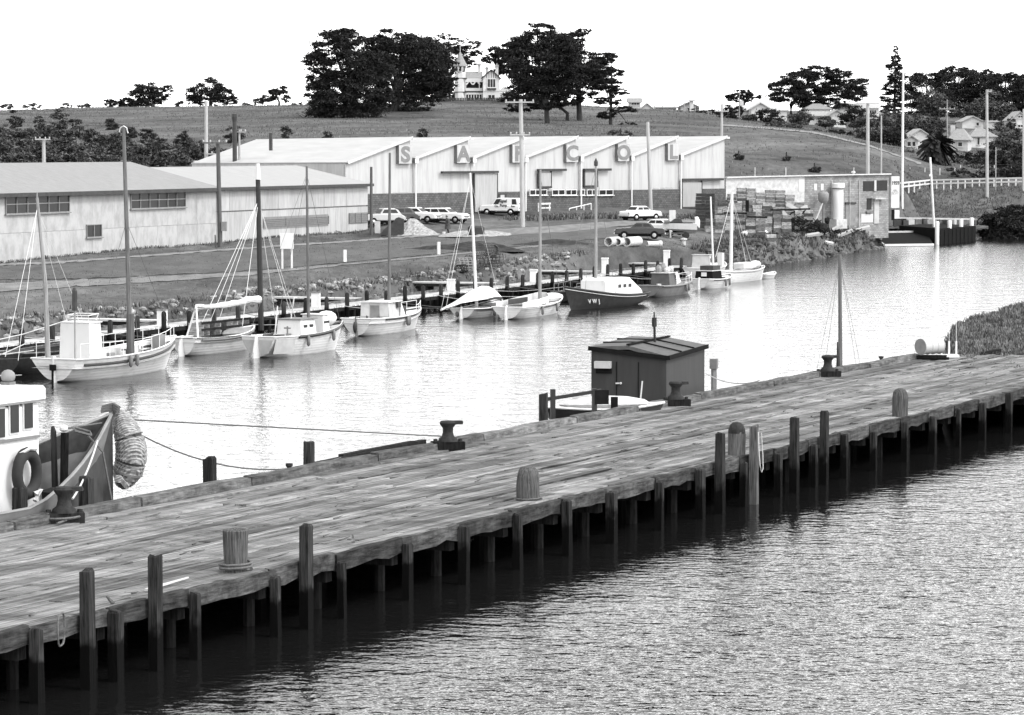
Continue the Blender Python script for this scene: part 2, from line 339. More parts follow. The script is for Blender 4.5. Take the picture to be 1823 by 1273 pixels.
bn=N.new('ShaderNodeBump'); bn.inputs['Strength'].default_value=1; bn.inputs['Distance'].default_value=.08; L.new(s1.outputs[0],bn.inputs['Height']); L.new(bn.outputs[0],p.inputs['Normal'])
# calm strip in the lee of the wharf, wind ripple further out
gx=N.new('ShaderNodeNewGeometry'); dt=N.new('ShaderNodeVectorMath'); dt.operation='DOT_PRODUCT'; dt.inputs[1].default_value=(math.sin(R(64.6)),-math.cos(R(64.6)),0); L.new(gx.outputs['Position'],dt.inputs[0])
mr=N.new('ShaderNodeMapRange'); off=-10.01*math.sin(R(64.6))-62.1*math.cos(R(64.6)); mr.inputs[1].default_value=off+.5; mr.inputs[2].default_value=off+9; mr.inputs[3].default_value=.10; mr.inputs[4].default_value=1.3; L.new(dt.outputs['Value'],mr.inputs[0])
mr2=N.new('ShaderNodeMapRange'); mr2.inputs[1].default_value=off-10.5; mr2.inputs[2].default_value=off-14; mr2.inputs[3].default_value=0; mr2.inputs[4].default_value=.47; L.new(dt.outputs['Value'],mr2.inputs[0])
mxx=N.new('ShaderNodeMath'); mxx.operation='MAXIMUM'; L.new(mr.outputs[0],mxx.inputs[0]); L.new(mr2.outputs[0],mxx.inputs[1]); L.new(mxx.outputs[0],bn.inputs['Strength'])
wv=[(-400,-60,0),(700,-60,0),(700,900,0),(-400,900,0)]
tag(MB().quad(*wv).ob('river_water',wm),'rippled river water between the wharf and the far bank',None,None,'structure')
# ------------------------------------------------------------------ wharf (s along the near edge, t across to the river side)
WA=R(64.6); W0=Vector((-10.01,62.1,1.5)); WDm=Matrix.Rotation(WA,3,'Z')
wharf=thing('timber_wharf','long weathered timber wharf running diagonally across the near water','wharf',W0,WA)
def wl(px,py,z=0.):
    v=gp(px,py,1.5+z)-W0; v=WDm.transposed()@v; return v
def ww(s,t,z=0.): return WDm@Vector((s,t,z))+W0
def wcol(px,t=0.):                                   # s where a pixel column crosses the line t
    a,b=ww(0,t),ww(90,t); k=(px-CX)/F
    u=(k*a.y-a.x)/((b.x-a.x)-k*(b.y-a.y)); return 90*u
TW=9.7
pv=[]
for q in range(4):
    m=MB(); n=13
    for i in range(n):
        x0,x1=i/n-.5,(i+1)/n-.5; e=[random.uniform(-.012,.012) for _ in range(4)]
    xs=[i/n-.5 for i in range(n+1)]; ys=[(-.155+random.uniform(-.03,.02)+(.05 if random.random()<.12 else 0),.155+random.uniform(-.02,.03),random.uniform(-.012,.010)) for _ in xs]
    vs=[]
    for x,(a,b,z) in zip(xs,ys): vs+=[(x,a,z-.07),(x,a,z),(x,b,z+random.uniform(-.005,.005)),(x,b,z-.07)]
    fs=[]
    for i in range(n):
        for k in range(4): fs.append((4*i+k,4*i+(k+1)%4,4*i+4+(k+1)%4,4*i+4+k))
    fs+=[(0,1,2,3),tuple(4*n+k for k in (3,2,1,0))]
    pv.append(MB().add(vs,fs).mesh('deck_plank',M['plank']))
nrow=29; cnt=0; rest=MB()
for r in range(nrow):
    t=.2+r*(TW-.3)/(nrow-1); s=-5-random.uniform(0,8)
    while s<89.5:
        l=random.uniform(8.5,13.5); e=min(s+l,90.2-random.uniform(0,.5))
        if e-s<.5: break
        vis=e>0+ t*1.45-6
        if vis and cnt<300:
            inst(random.choice(pv),'deck_plank',wharf,((s+e)/2,t+random.uniform(-.008,.008),random.choice((-.04,-.01,-.005,0,.004,.01,.022))+random.uniform(-.006,.006)),(random.uniform(-.02,.02),0,random.uniform(-.0008,.0008)),(e-s-.02,1,1)); cnt+=1
        else: rest.box(((s+e)/2,t,-.035),(e-s-.02,.3,.07))
        s=e
    rest.box((-25,t,-.035),(24+random.uniform(0,6),.3,.07))
tag(rest.ob('deck_boards',M['plank'],wharf),kind='stuff')
m=MB()                                               # bearers under the deck
for t in np.arange(.35,TW,1.05): m.box((38,t,-.24),(116,.22,.28))
m.ob('bearers',M['wetpile'],wharf)
PX=[43,185,329,474,593,711,813,909,998,1078,1164,1237,1315,1377,1440,1495,1548,1604,1654,1700,1743,1790,1832,1872]
ps=[-20,-16.6,-13.2,-9.8,-6.4,-3.1]+[wcol(x) for x in PX]; ps+=[ps[-1]+3.2*(i+1) for i in range(4)]
def sqpile(h0,h1,w,top='flat',lean=0):
    m=MB(); c=random.uniform(.02,.05); z=[h0,(h0+h1)/2,h1-.05,h1]; ws=[1,1.04,1,.8]; vs=[]
    for k,(zz,wk) in enumerate(zip(z,ws)):
        for a,b in ((-1,-1),(1,-1),(1,1),(-1,1)): vs.append((a*w/2*wk+random.uniform(-.015,.015)+lean*zz,b*w/2*wk+random.uniform(-.015,.015),zz+(random.uniform(-.05,.03) if k==3 else 0)))
    fs=[(3,2,1,0),(12,13,14,15)]
    for i in range(3):
        for k in range(4): fs.append((4*i+k,4*i+(k+1)%4,4*i+4+(k+1)%4,4*i+4+k))
    return m.add(vs,fs)
for i,s in enumerate(ps):
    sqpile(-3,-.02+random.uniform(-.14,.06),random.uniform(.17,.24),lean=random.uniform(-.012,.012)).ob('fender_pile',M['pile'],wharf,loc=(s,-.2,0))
for px,ytop in ((132,1016),(255,990),(526,935),(1270,770),(1404,742),(1457,732)):
    s=wcol(px); P=ww(s,-.22); h=(( HZ+F*(CZ-1.5)/P.y)-ytop)/pxm(P.y)
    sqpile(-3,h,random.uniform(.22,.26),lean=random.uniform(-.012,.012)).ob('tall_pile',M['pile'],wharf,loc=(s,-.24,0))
sqpile(-3,.95,.24).ob('tall_pile',M['stump'],wharf,loc=(wcol(1331),-.24,0))
for i in range(len(ps)-1):                            # edge beams, sagging and split, and lower walings
    a,b=ps[i],ps[i+1]; m=MB(); n=5; z=random.uniform(-.03,.02); vs=[];fs=[]
    for k in range(n+1):
        x=a+.03+(b-a-.06)*k/n; dz=z+random.uniform(-.03,.02); dy=random.uniform(-.03,.03); lo=-.36+random.uniform(-.06,.05)
        vs+=[(x,-.05+dy,lo),(x,-.05+dy,.02+dz),(x,.1,.035+dz),(x,.1,lo)]
    for k in range(n):
        for q in range(4): fs.append((4*k+q,4*k+(q+1)%4,4*k+4+(q+1)%4,4*k+4+q))
    fs+=[(0,1,2,3),tuple(4*n+k for k in (3,2,1,0))]
    m.add(vs,fs).ob('edge_beam',M['fascia'],wharf)
m=MB()
for s in ps[::1]:
    m.box((s,4.8,-.52),(.3,9.3,.28))
m.ob('headstocks',M['wetpile'],wharf)
for s in ps:
    for t in (1.2,3.9,6.6,9.2):
        if t<2 or t>9 : MB().tube([(s+1.2 if t<2 else s,t,-3),(s+1.2 if t<2 else s,t,-.4)],random.uniform(.13,.18),7).ob('inner_pile',M['wetpile'],wharf)
        else: pass
m=MB()
for s in ps:
    for t in (3.9,6.6): m.tube([(s,t,-3),(s,t,-.4)],.16,6)
tag(m.ob('hidden_piles',M['wetpile'],wharf),kind='stuff')
s=-12.                                                # kerb logs on the river side
while s<84:
    l=random.uniform(5,8); m=MB(); n=4; vs=[];fs=[]
    for k in range(n+1):
        x=s+.04+(l-.08)*k/n; dz=random.uniform(-.03,.03); dy=random.uniform(-.02,.02)
        vs+=[(x,TW-.32+dy,-.02),(x,TW-.30+dy,.22+dz),(x,TW-.02+dy,.25+dz),(x,TW+dy,-.3)]
    for k in range(n):
        for q in range(4): fs.append((4*k+q,4*k+(q+1)%4,4*k+4+(q+1)%4,4*k+4+q))
    fs+=[(0,1,2,3),tuple(4*n+k for k in (3,2,1,0))]
    m.add(vs,fs).ob('kerb_log',M['beam'],wharf); s+=l
for px,yt,yb,w in ((30,868,928,.28),(150,850,908,.30),(371,815,870,.27),(548,785,832,.25),(968,700,752,.24)):
    p=wl(px,yb); s=wcol(px,TW+.18); P=ww(s,TW+.18); h=((HZ+F*(CZ-1.5)/P.y)-yt)/pxm(P.y)
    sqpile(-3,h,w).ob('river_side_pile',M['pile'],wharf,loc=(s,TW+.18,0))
m=MB()
for k in range(260): m.box((-20+k*.42,TW-.1+random.uniform(-.03,.03),-1.1),(.36,.08,1.7))
tag(m.ob('light_block_boards',M['wetpile'],wharf),kind='stuff')  # unseen boards added to keep sky light out from under the deck
# splinters and litter on the deck
m=MB()
for k in range(230):
    s=random.uniform(0,88); t=random.uniform(.3,TW-.6); l=random.uniform(.15,1.1); m.beam((s,t,.01),(s+l,t+random.uniform(-.03,.03),random.uniform(.01,.06)),random.uniform(.02,.07),.03,w2=.015)
tag(m.ob('deck_splinters',M['beam'],wharf),kind='stuff')
# timber bollards
def stump(kind,r,h,cap=False):
    m=MB(); n=14
    if kind=='flat': prof=[(r*.86,-.3),(r*.86,0),(r*.92,h*.4),(r*1.0,h*.8),(r*1.02,h*.97),(r*.8,h),(r*.5,h*.93),(r*.1,h*.96)]
    elif kind=='peak': prof=[(r,-.3),(r,0),(r*1.02,h*.45),(r*.98,h*.7),(r*.86,h*.88),(r*.6,h*.98),(r*.25,h),(r*.05,h*.98)]
    else: prof=[(r,-.3),(r,0),(r,h*.62),(r*.98,h*.72),(r*.86,h*.86),(r*.62,h*.95),(r*.3,h*.99),(r*.02,h)]
    return m.lathe(prof,n,jit=.05)
def rope_coil(c,r,turns,th,mt,name,label,sag=0,grp=None):
    pts=[]
    for i in range(int(turns*16)+1):
        a=2*math.pi*i/16; q=r*(1+random.uniform(-.05,.05)); pts.append((c[0]+q*math.cos(a),c[1]+q*math.sin(a),c[2]+th*2.1*i/16+random.uniform(-.01,.01)))
    return tag(MB().tube(pts,th,5).ob(name,mt),label,'rope',grp)
SB=[]
for px,py,kind,r,h,lab in ((420,1017,'flat',.29,.95,'stout splintered timber bollard with a worn flat top and rope round its foot'),
        (940,891,'peak',.31,.93,'timber bollard with a weathered pointed top standing at the wharf edge'),
        (1313,810,'round',.27,1.0,'timber bollard with a black domed cap beside a pale plank post'),
        (1604,741,'round',.28,1.0,'round topped timber bollard standing farthest along the wharf edge')):
    p=wl(px,py); t=thing('timber_bollard',lab,'bollard',ww(p.x,max(p.y,.35)),WA+random.uniform(0,1),'timber bollards along the near wharf edge')
    stump(kind,r,h).ob('post',M['stump'],t,smooth=False)
    if px==1313: MB().lathe([(r*1.02,h*.68),(r*.98,h*.8),(r*.8,h*.93),(r*.45,h*1.01),(r*.02,h*1.03)],14).ob('cap',M['iron'],t,smooth=True)
    SB.append(t)
rope_coil(SB[0].location+Vector((0,0,.05)),.36,2.2,.035,M['rope'],'rope','frayed dark rope wound round the foot of the flat topped bollard')
rope_coil(SB[1].location+Vector((0,0,.04)),.36,1.4,.022,M['rope'],'rope','thin rope lying round the foot of the pointed bollard')
# iron bollards on timber blocks along the river side
for px,py,lab in ((110,934,'black iron bollard on a timber block beside the grey fishing boat'),(797,799,'black iron bollard taking the fishing boat mooring lines'),
        (1204,719,'black iron bollard in front of the dark floating shed'),(1475,667,'black iron bollard beside the slim dark mast')):
    p=wl(px,py); s=p.x; t=thing('iron_bollard',lab,'bollard',ww(wcol(px,TW-.45),TW-.45),WA-R(52),'iron bollards along the river side of the wharf')
    MB().box((0,0,.12),(1.0,.55,.26)).ob('timber_block',M['wetpile'],t)
    MB().lathe([(.32,.25),(.3,.34),(.2,.42),(.165,.55),(.17,.68),(.25,.78),(.27,.84),(.22,.9),(.05,.92)],14).ob('column',M['iron'],t,smooth=True)
    MB().add(*[[(.1,-.16,.78),(.46,-.13,.80),(.5,0,.82),(.46,.13,.80),(.1,.16,.78),(.1,-.16,.9),(.44,-.12,.9),(.48,0,.9),(.44,.12,.9),(.1,.16,.9)],[(4,3,2,1,0),(5,6,7,8,9),(0,1,6,5),(1,2,7,6),(2,3,8,7),(3,4,9,8),(4,0,5,9)]]).ob('horn',M['iron'],t)
    for k in (-.4,.4): MB().lathe([(.07,.25),(.07,.33),(.01,.34)],6,c=(k,0,0)).ob('bolt',M['iron'],t)
tag(MB().tube([ww(wcol(80,TW-.5),TW-.8,.08)]+[ww(wcol(110,TW-.45)+.62*math.cos(a)*.8,TW-.45+.45*math.sin(a),.07+.02*a) for a in np.linspace(0,9,20)],.035,5).ob('rope',M['rope']),'dark rope heaped round the block of the bollard beside the grey boat','rope')
# rope hanging over the wharf edge at the left, loop hanging by the capped bollard
p=ww(wcol(88),-.1)
def ropeloop(pts,r,m,lab): 
    return tag(MB().tube(pts,r,5).ob('rope',m),lab,'rope')
s=wcol(95)
ropeloop([ww(s-.3+.5*math.cos(a)*.6,-.3+.12*math.cos(a),-.12+.36*math.sin(a)+.04*math.sin(3*a)) for a in np.linspace(0,6.1,22)],.022,M['rope'],'rope looped over the edge beam near the leftmost tall piles')
s=wcol(1331)
ropeloop([ww(s-.1,-.42,.75),ww(s-.1,-.44,.2),ww(s-.02,-.45,-.3),ww(s+.1,-.46,-.5),ww(s+.24,-.45,-.42),ww(s+.24,-.44,0),ww(s+.16,-.42,.7)],.018,M['ropelt'],'pale rope hanging in a loop from the plank post by the capped bollard')
# split ends and timber scraps at the edge
for i,(px,py,l,rz) in enumerate(((630,968,.35,.4),(470,1098,.2,1.0),(150,1078,.25,.2),(300,1045,1.9,.03))):
    p=wl(px,py); pos=ww(p.x,max(.15,p.y),.06)
    tag(MB().beam((-l/2,0,0),(l/2,.05,.03+.1*(i<2)),.08,.05,w2=.04).ob('timber_scrap',M['beam'] if i<3 else M['ropelt'],loc=pos,rz=WA+rz),
        ('bent splinter of timber sticking up at the wharf edge','short timber scrap standing by the second tall pile','small scrap of wood on the deck by the leftmost tall pile','pale plank sliver lying along the wharf edge')[i],'timber')
# oil drum on a dark sled, white stand with three posts
D=wl(1655,638); c=ww(wcol(1657,8.9),8.9)
t=thing('oil_drum','white oil drum lying on its side at the far end of the wharf','drum',c+Vector((0,0,.2)),R(40)); t.scale=(1.2,1.22,1.22)
Mx=Matrix.Rotation(R(90),3,'Y')
MB().lathe([(.30,-.52),(.31,-.5),(.29,-.48),(.29,-.17),(.31,-.15),(.29,-.13),(.29,.15),(.31,.17),(.29,.19),(.29,.48),(.31,.5),(.30,.52)],20,M=Mx,c=(0,0,.32)).ob('body',M['midgrey'],t,smooth=True)
MB().lathe([(.285,0),(.285,.02),(.02,.02)],20,M=Mx.inverted(),c=(-.515,0,.32)).ob('end_plate',M['greypaint'],t)
t=thing('timber_sled','dark low timber sled under the white oil drum','sled',c,R(-8))
MB().box((.1,0,.12),(1.3,.7,.12)).ob('platform',M['wetpile'],t)
for k in (-.25,.25): MB().box((.1,k,.03),(1.5,.1,.1)).ob('runner',M['wetpile'],t)
for k in (-1,1): MB().beam((-.45,k*.25,.15),(-1.2,k*.25,.02),.07).ob('shaft',M['wetpile'],t)
c=ww(wcol(1700,8.3),8.6)
t=thing('white_stand','low white slab carrying three short white posts beside the drum','stand',c,R(10))
MB().box((0,0,.06),(.95,.5,.12)).ob('slab',M['white'],t)
for x in (-.28,.08,.42): MB().box((x,.05,.42),(.07,.07,.6)).ob('post',M['white'],t)
for x,h in ((-.28,.5),(.08,1.2),(.42,1.0)): MB().tube([(x,.05,.7),(x,.05,.72+h)],.012,5).ob('rod',M['wirelt'],t)
# ------------------------------------------------------------------ buildings
M['shedwall']=mat('shed_wall',.20,.32,rough=.8,scale=1.2,stretch=(1,1,.6),mid=(.25,.6),bump=.1)
M['shedwall2']=mat('shed_sheet',.22,.33,rough=.8,scale=1.5,stretch=(2,2,.3),mid=(.25,.6),rand=.12)
M['roofgrey']=mat('grey_roof',.14,.22,rough=.85,scale=3,stretch=(3,.4,.4),bump=.3)
M['roofpale']=mat('pale_roof',.20,.27,rough=.6,scale=2,stretch=(3,.3,.3),bump=.2)
M['iron_white']=mat('corrugated_white',.26,.37,rough=.6,scale=.8,stretch=(2.5,2.5,.25),mid=(.25,.55),wave=('X',1.6,.05))
M['roofwhite']=mat('galvanised_roof',.29,.36,rough=.5,scale=1.2,stretch=(1,.3,.3),wave=('X',1.2,.03))
M['dado']=mat('brick_dado',.06,.11,rough=.9,scale=2,brick=(1.25,.5))
M['doorgrey']=mat('door_iron',.24,.32,rough=.7,scale=1.5,stretch=(3,3,.3),wave=('X',2.2,.12))
M['dooredge']=mat('door_edge',.10,.16,rough=.7)
M['letter']=mat('sign_letter',.12,.17,rough=.7)
M['block']=mat('brick_block',.16,.27,rough=.95,scale=1.4,brick=(1.25,.7),mid=(.3,.7),bump=.3)
M['render']=mat('pale_render',.28,.46,rough=.95,scale=2.5,bump=.4,mid=(.3,.65))
M['tile']=mat('roof_tile',.14,.24,rough=.9,scale=3,bump=.4,wave=('Y',3,.2))
M['hwall']=mat('house_wall',.40,.5,rough=.7,scale=1)
M['trimdark']=mat('trim_dark',.02,.045,rough=.7)
class Fac:
    def __init__(s,name,label,cat,P0,P1,z):
        s.P0=Vector((P0[0],P0[1],0)); d=Vector((P1[0]-P0[0],P1[1]-P0[1],0)); s.L=d.length; s.d=d.normalized(); s.z=z
        s.rz=math.atan2(d.y,d.x); s.root=thing(name,label,cat,(P0[0],P0[1],z),s.rz)
    def loc(s,px,py,off=0):                          # photo pixel -> (along, up) on the facade plane, off = behind it
        P0=s.P0+Vector((-s.d.y,s.d.x,0))*off; r=ray(px,py); a=(P0.y*r.x-P0.x*r.y)/(s.d.x*r.y-s.d.y*r.x); t=(P0.y+a*s.d.y)/r.y
        return a,CZ+r.z*t-s.z
    def box(s,name,m,px0,py0,px1,py1,y0=-.05,y1=.05,parent=None,bevel=0):
        a0,_=s.loc(px0,(py0+py1)/2); a1,_=s.loc(px1,(py0+py1)/2); _,z1=s.loc((px0+px1)/2,py0); _,z0=s.loc((px0+px1)/2,py1)
        return MB().box(((a0+a1)/2,(y0+y1)/2,(z0+z1)/2),(a1-a0,y1-y0,z1-z0)).ob(name,m,parent or s.root)
    def win(s,px0,py0,px1,py1,nc,nr,name='window',fm=None,sill=True,y=0):
        a0,_=s.loc(px0,(py0+py1)/2); a1,_=s.loc(px1,(py0+py1)/2); _,z1=s.loc((px0+px1)/2,py0); _,z0=s.loc((px0+px1)/2,py1)
        return window(s.root,a0,a1,z0,z1,nc,nr,name,fm,sill,y)
def window(root,a0,a1,z0,z1,nc,nr,name='window',fm=None,sill=True,y=0,w=.07):
    fm=fm or M['midgrey']; m=MB(); w=min(w,(a1-a0)*.12)
    for k in range(nc+1): m.box((a0+(a1-a0)*k/nc,y-.05,(z0+z1)/2),(w,.10,z1-z0+w))
    for k in range(nr+1): m.box(((a0+a1)/2,y-.052,z0+(z1-z0)*k/nr),(a1-a0+w,.10,w))
    f=m.ob(name,fm,root)
    if sill: MB().box(((a0+a1)/2,y-.09,z0-w*.9),(a1-a0+.3,.2,w)).ob('sill',fm,f)
    pm=None
    for i in range(nc):
        for j in range(nr):
            c=(a0+(a1-a0)*(i+.5)/nc,y-.02,z0+(z1-z0)*(j+.5)/nr); d=((a1-a0)/nc-w,.02,(z1-z0)/nr-w)
            if pm is None: pm=MB().box((0,0,0),d).mesh('pane',M['glass'])
            inst(pm,'pane',f,c)
    return f
# --- two long sheds on the left (one continuous front line)
SA=R(68.6); sd=Vector((math.cos(SA),math.sin(SA),0)); sc=Vector((-13.72,303.8,0))
def sp(px):                                           # point of the shed front line under a pixel column
    k=(px-CX)/F; a=(k*sc.y-sc.x)/(sd.x-k*sd.y); return sc+sd*a
pa,pb,pc=sp(-190),sp(384.5),sp(385.5)
zg=2.3
S1=Fac('grey_roofed_shed','long pale shed with grey hipped roof and two bands of dark windows','shed',pa,pb,zg)
_,ez=S1.loc(200,340); L1=S1.L
for i in range(0,14):                                 # wall sheets, joints between them
    w=L1/14; 
    MB().box((w*(i+.5),0,.95),(w-.012,.12,2.5)).ob('wall_sheet',M['shedwall'],S1.root)
    MB().box((w*(i+.5),0.01,2.21+(ez-2.2)/2),(w-.012,.12,ez-2.22)).ob('wall_sheet',M['shedwall'],S1.root)
MB().box((L1/2,4,ez/2),(L1-.05,7.8,ez-.05)).ob('core',M['shedwall'],S1.root)
zr=S1.loc(232,288,8)[1]; ra=S1.loc(232,300,8)[0]; ov=.55
MB().add([(-.5,-ov,ez-.0),(L1+.5,-ov,ez-.0),(ra,8,zr),(-.5,8,zr),(L1+.5,16.5,ez),(-.5,16.5,ez),(-.5,-ov,ez-.12),(L1+.5,-ov,ez-.12),(L1+.5,16.5,ez-.12),(-.5,16.5,ez-.12)],
   [(0,1,2,3),(1,4,2),(4,5,3,2),(0,6,7,1),(1,7,8,4),(6,9,8,7)]).ob('roof',M['roofgrey'],S1.root)
MB().box((L1/2,-ov-.02,ez-.10),(L1+1,.12,.3)).ob('gutter_shade',M['trimdark'],S1.root)  # gutter drawn deep and dark to paint in the shadow under the eaves
[S1.win(*a,nc,nr,nm,fm=M['greypaint'],y=-.06) for a,nc,nr,nm in (((8,345.5,121,379),6,2,'window'),((231,341,328,370),6,2,'window'),((152,400,178.5,422),2,1,'small_window'))]
S2=Fac('pale_roofed_shed','shed of vertical sheets with pale gabled roof and two louvred openings','shed',pc,sc,2.6)
L2=S2.L; _,e2=S2.loc(520,331)
n2=13; zj=S2.loc(520,371)[1]
for i in range(n2):
    w=L2/n2
    MB().box((w*(i+.5),0,(zj-.1)/2-.2),(w-.02,.1,zj+.3)).ob('wall_sheet',M['shedwall2'],S2.root)
    MB().box((w*(i+.5),-.015 if i%2 else -.005,(zj+e2)/2+.02),(w-.02,.1,e2-zj)).ob('wall_sheet',M['shedwall2'],S2.root)
MB().box((L2/2,4,e2/2),(L2-.05,7.7,e2-.05)).ob('core',M['shedwall2'],S2.root)
z2=S2.loc(567,294,7.5)[1]
MB().add([(-.2,-.5,e2),(L2+.35,-.5,e2),(L2+.35,7.5,z2),(-.2,7.5,z2),(L2+.35,15.5,e2),(-.2,15.5,e2),(-.2,-.5,e2-.1),(L2+.35,-.5,e2-.1)],
   [(0,1,2,3),(3,2,4,5),(0,6,7,1)]).ob('roof',M['roofpale'],S2.root)
MB().box((L2/2,-.52,e2-.09),(L2+.6,.12,.26)).ob('gutter_shade',M['trimdark'],S2.root)  # this gutter too carries the painted eave shadow in its depth and tone
M['louvre']=mat('louvre_grey',.12,.18,rough=.8)
for (x0,y0,x1,y1) in ((467,384,583,405),(620,378.5,652,398)):
    f=S2.box('louvred_opening',M['louvre'],x0,y0,x1,y1,-.09,-.052)
    a0,z0=S2.loc(x0,y1); a1,z1=S2.loc(x1,y0); n=5; m=MB()
    for k in range(n): 
        zz=z0+(z1-z0)*(k+.5)/n; MB().box(((a0+a1)/2,-.12,zz),(a1-a0-.1,.05,.05)).ob('slat',M['louvre'],f)
    for k in range(4): MB().box((a0+(a1-a0)*k/3,-.13,(z0+z1)/2),(.06,.06,z1-z0)).ob('mullion',M['dooredge'],f)
MB().tube([(S2.loc(600,418)[0],-.1,.1),(S2.loc(600,418)[0],-.25,.6),(S2.loc(594,418)[0],-.25,.65)],.06,6).ob('vent_pipe',M['greypaint'],S2.root)
# --- sawtooth warehouse
WH=Fac('sawtooth_warehouse','white corrugated sawtooth roofed warehouse with lettered sign boards and brick base','warehouse',(-16.51,317.57),(23.6,360.55),4.0)
RX=[(730,244.5),(833,244.5),(928,243.8),(1025,243),(1115,243),(1203,243),(1290,243)]
VX=[(615,289),(735,281),(838,280),(931,279),(1030,278),(1120,277),(1208,275.5)]
DPT=23.
pts=[]
dz=[WH.loc(px,347.5-(px-655)*.0224)[1] for px in (655,1285)]; zd=sum(dz)/2
top=[]
for (vx,vy),(rx,ry) in zip(VX,RX): top+=[WH.loc(vx,vy),WH.loc(rx,ry)]
for i in range(7):                                     # one wall bay per sawtooth, above the brick dado
    (a0,z0),(a1,z1)=top[2*i],top[2*i+1]
    if i<6: a1e=top[2*i+2][0]
    else: a1e=a1
    poly=[(a0,zd),(a1e-.015,zd),(a1e-.015,min(z1,top[2*i+2][1]) if i<6 else z1),(a1,z1),(a0,z0)]
    if i<6: poly=[(a0,zd),(a1-.0,zd),(a1,z1),(a0,z0)]
    MB().pxz(poly,0,.15).ob('wall_bay',M['iron_white'],WH.root)
    if i<6: MB().box(((a1+a1e)/2,.1,(zd+top[2*i+2][1])/2),(a1e-a1-.005,.12,top[2*i+2][1]-zd)).ob('wall_strip',M['iron_white'],WH.root)
    e=.28
    MB().add([(a0-.05,-e,z0+.02),(a1+.1,-e,z1+.06),(a1+.1,DPT,z1-.15),(a0-.05,DPT,z0-.15),(a0-.05,-e,z0-.06),(a1+.1,-e,z1-.02),(a1+.1,DPT,z1-.23),(a0-.05,DPT,z0-.23)],
      [(0,1,2,3),(7,6,5,4),(0,4,5,1),(1,5,6,2),(2,6,7,3),(3,7,4,0)]).ob('roof_slope',M['roofwhite'],WH.root)
    MB().beam((a0+.05,-e-.03,z0-.05),(a1+.12,-e-.03,z1-.02),.07,.28).ob('barge_board',M['offwhite'],WH.root)
    MB().box((a1+.2,-e+.05,z1-.14),(.5,.35,.22)).ob('barge_end',M['offwhite'],WH.root)
    if i<6:
        MB().box((a1+.02,DPT/2,(z1+top[2*i+2][1])/2-.1),(.08,DPT-.4,z1-top[2*i+2][1]-.1)).ob('clerestory',M['offwhite'],WH.root)
a_end=top[-1][0]
MB().box((a_end-.1,DPT/2+.1,(top[-1][1])/2),(.15,DPT-.3,top[-1][1]-.3)).ob('end_wall',M['iron_white'],WH.root)
MB().box((top[0][0]+.1,DPT/2+.1,top[0][1]/2),(.15,DPT-.3,top[0][1]-.2)).ob('end_wall',M['iron_white'],WH.root)
MB().box((a_end/2,DPT-.2,2.6),(a_end-.4,.15,6)).ob('rear_wall',M['iron_white'],WH.root)
MB().box((a_end/2+.03,-.03,zd/2-.8),(a_end-.06,.3,zd+1.6)).ob('brick_base',M['dado'],WH.root)
def letter(ch,parent,h,m,off=.02,name='letter',loc=(0,0,0),sx=1,ext=.015,rot=(R(90),0,0)):
    cu=bpy.data.curves.new(name,'FONT'); cu.body=ch; cu.size=h/.7; cu.align_x='CENTER'; cu.extrude=ext; cu.offset=off; cu.resolution_u=4
    t=bpy.data.objects.new(name,cu); C.objects.link(t); bpy.context.view_layer.update()
    me=bpy.data.meshes.new_from_object(t.evaluated_get(bpy.context.evaluated_depsgraph_get())); bpy.data.objects.remove(t)
    me.materials.clear(); me.materials.append(m); o=bpy.data.objects.new(name,me); C.objects.link(o); o.parent=parent; o.location=loc; o.rotation_euler=rot; o.scale=(sx,1,1); return o
for ch,x0,x1,y0,y1 in (('S',705,728,258.5,291.5),('A',808.5,831,258,290),('F',907,929,257.5,289.5),('C',1003,1024,257,288.5),('O',1095,1115,256.5,287),('L',1184,1203,255.5,285.5)):
    a0,z1=WH.loc(x0,y0); a1,z0=WH.loc(x1,y1); h=z1-z0; w=a1-a0
    b=MB().box(((a0+a1)/2,-.22,(z0+z1)/2),(w,.4,h)).ob('sign_board',M['dooredge'],WH.root)
    MB().box(((a0+a1)/2,-.43,(z0+z1)/2),(w-.02,.02,h-.02)).ob('board_face',M['iron_white'],b)
    letter(ch,b,h*.80,M['letter'],off=.085,loc=((a0+a1)/2,-.45,z0+h*.12),sx=1.3)
for i in range(6):
    a,z=top[2*i+2]; a+=.12
    if i in (1,): zb=z-.9
    else: zb=.1
    dp=MB().tube([(a,-.28,z-.5),(a,-.28,zb)],.1,8).ob('downpipe',M['white'],WH.root)
    h=MB().box((a,-.3,z-.33),(.5,.35,.42)).ob('rainwater_head',M['white'],WH.root)
    MB().box((a-.28,-.3,z-.28),(.06,.36,.5)).ob('bracket',M['dooredge'],h)
def slide(x0,x1,y0,y1,tx0,tx1,ty,dark_right=True,bottom=True):
    f=WH.box('sliding_door',M['doorgrey'],x0,y0,x1,y1,-.32,-.2)
    WH.box('door_track',M['trimdark'],tx0,ty-2.,tx1,ty+2.,-.5,-.2)
    WH.box('door_post',M['trimdark'],x0-2.5,ty+2,x0-.2,y1+1,-.34,-.16)
    WH.box('door_post',M['trimdark'],x1+.2,ty+2,x1+1.5,y1+1,-.34,-.16)
    if bottom: WH.box('door_rail',M['trimdark'],x0-2,y1+.2,x1+1.5,y1+3.5,-.36,-.16)
slide(842,881,309,377,782,882,306.5,bottom=False)
slide(957,977,307.5,331.5,953,1003,302.5); slide(1038,1059,307,330,1035,1083,302)
slide(1212,1245,325,368,1209.5,1283,319.5)
for x0,x1 in ((940,970),(980,1002),(1004,1023),(1030,1037),(1042,1060),(1063,1088)):
    WH.win(x0,338,x1,347,max(1,round((x1-x0)/10)),1,fm=M['white'],y=-.2)
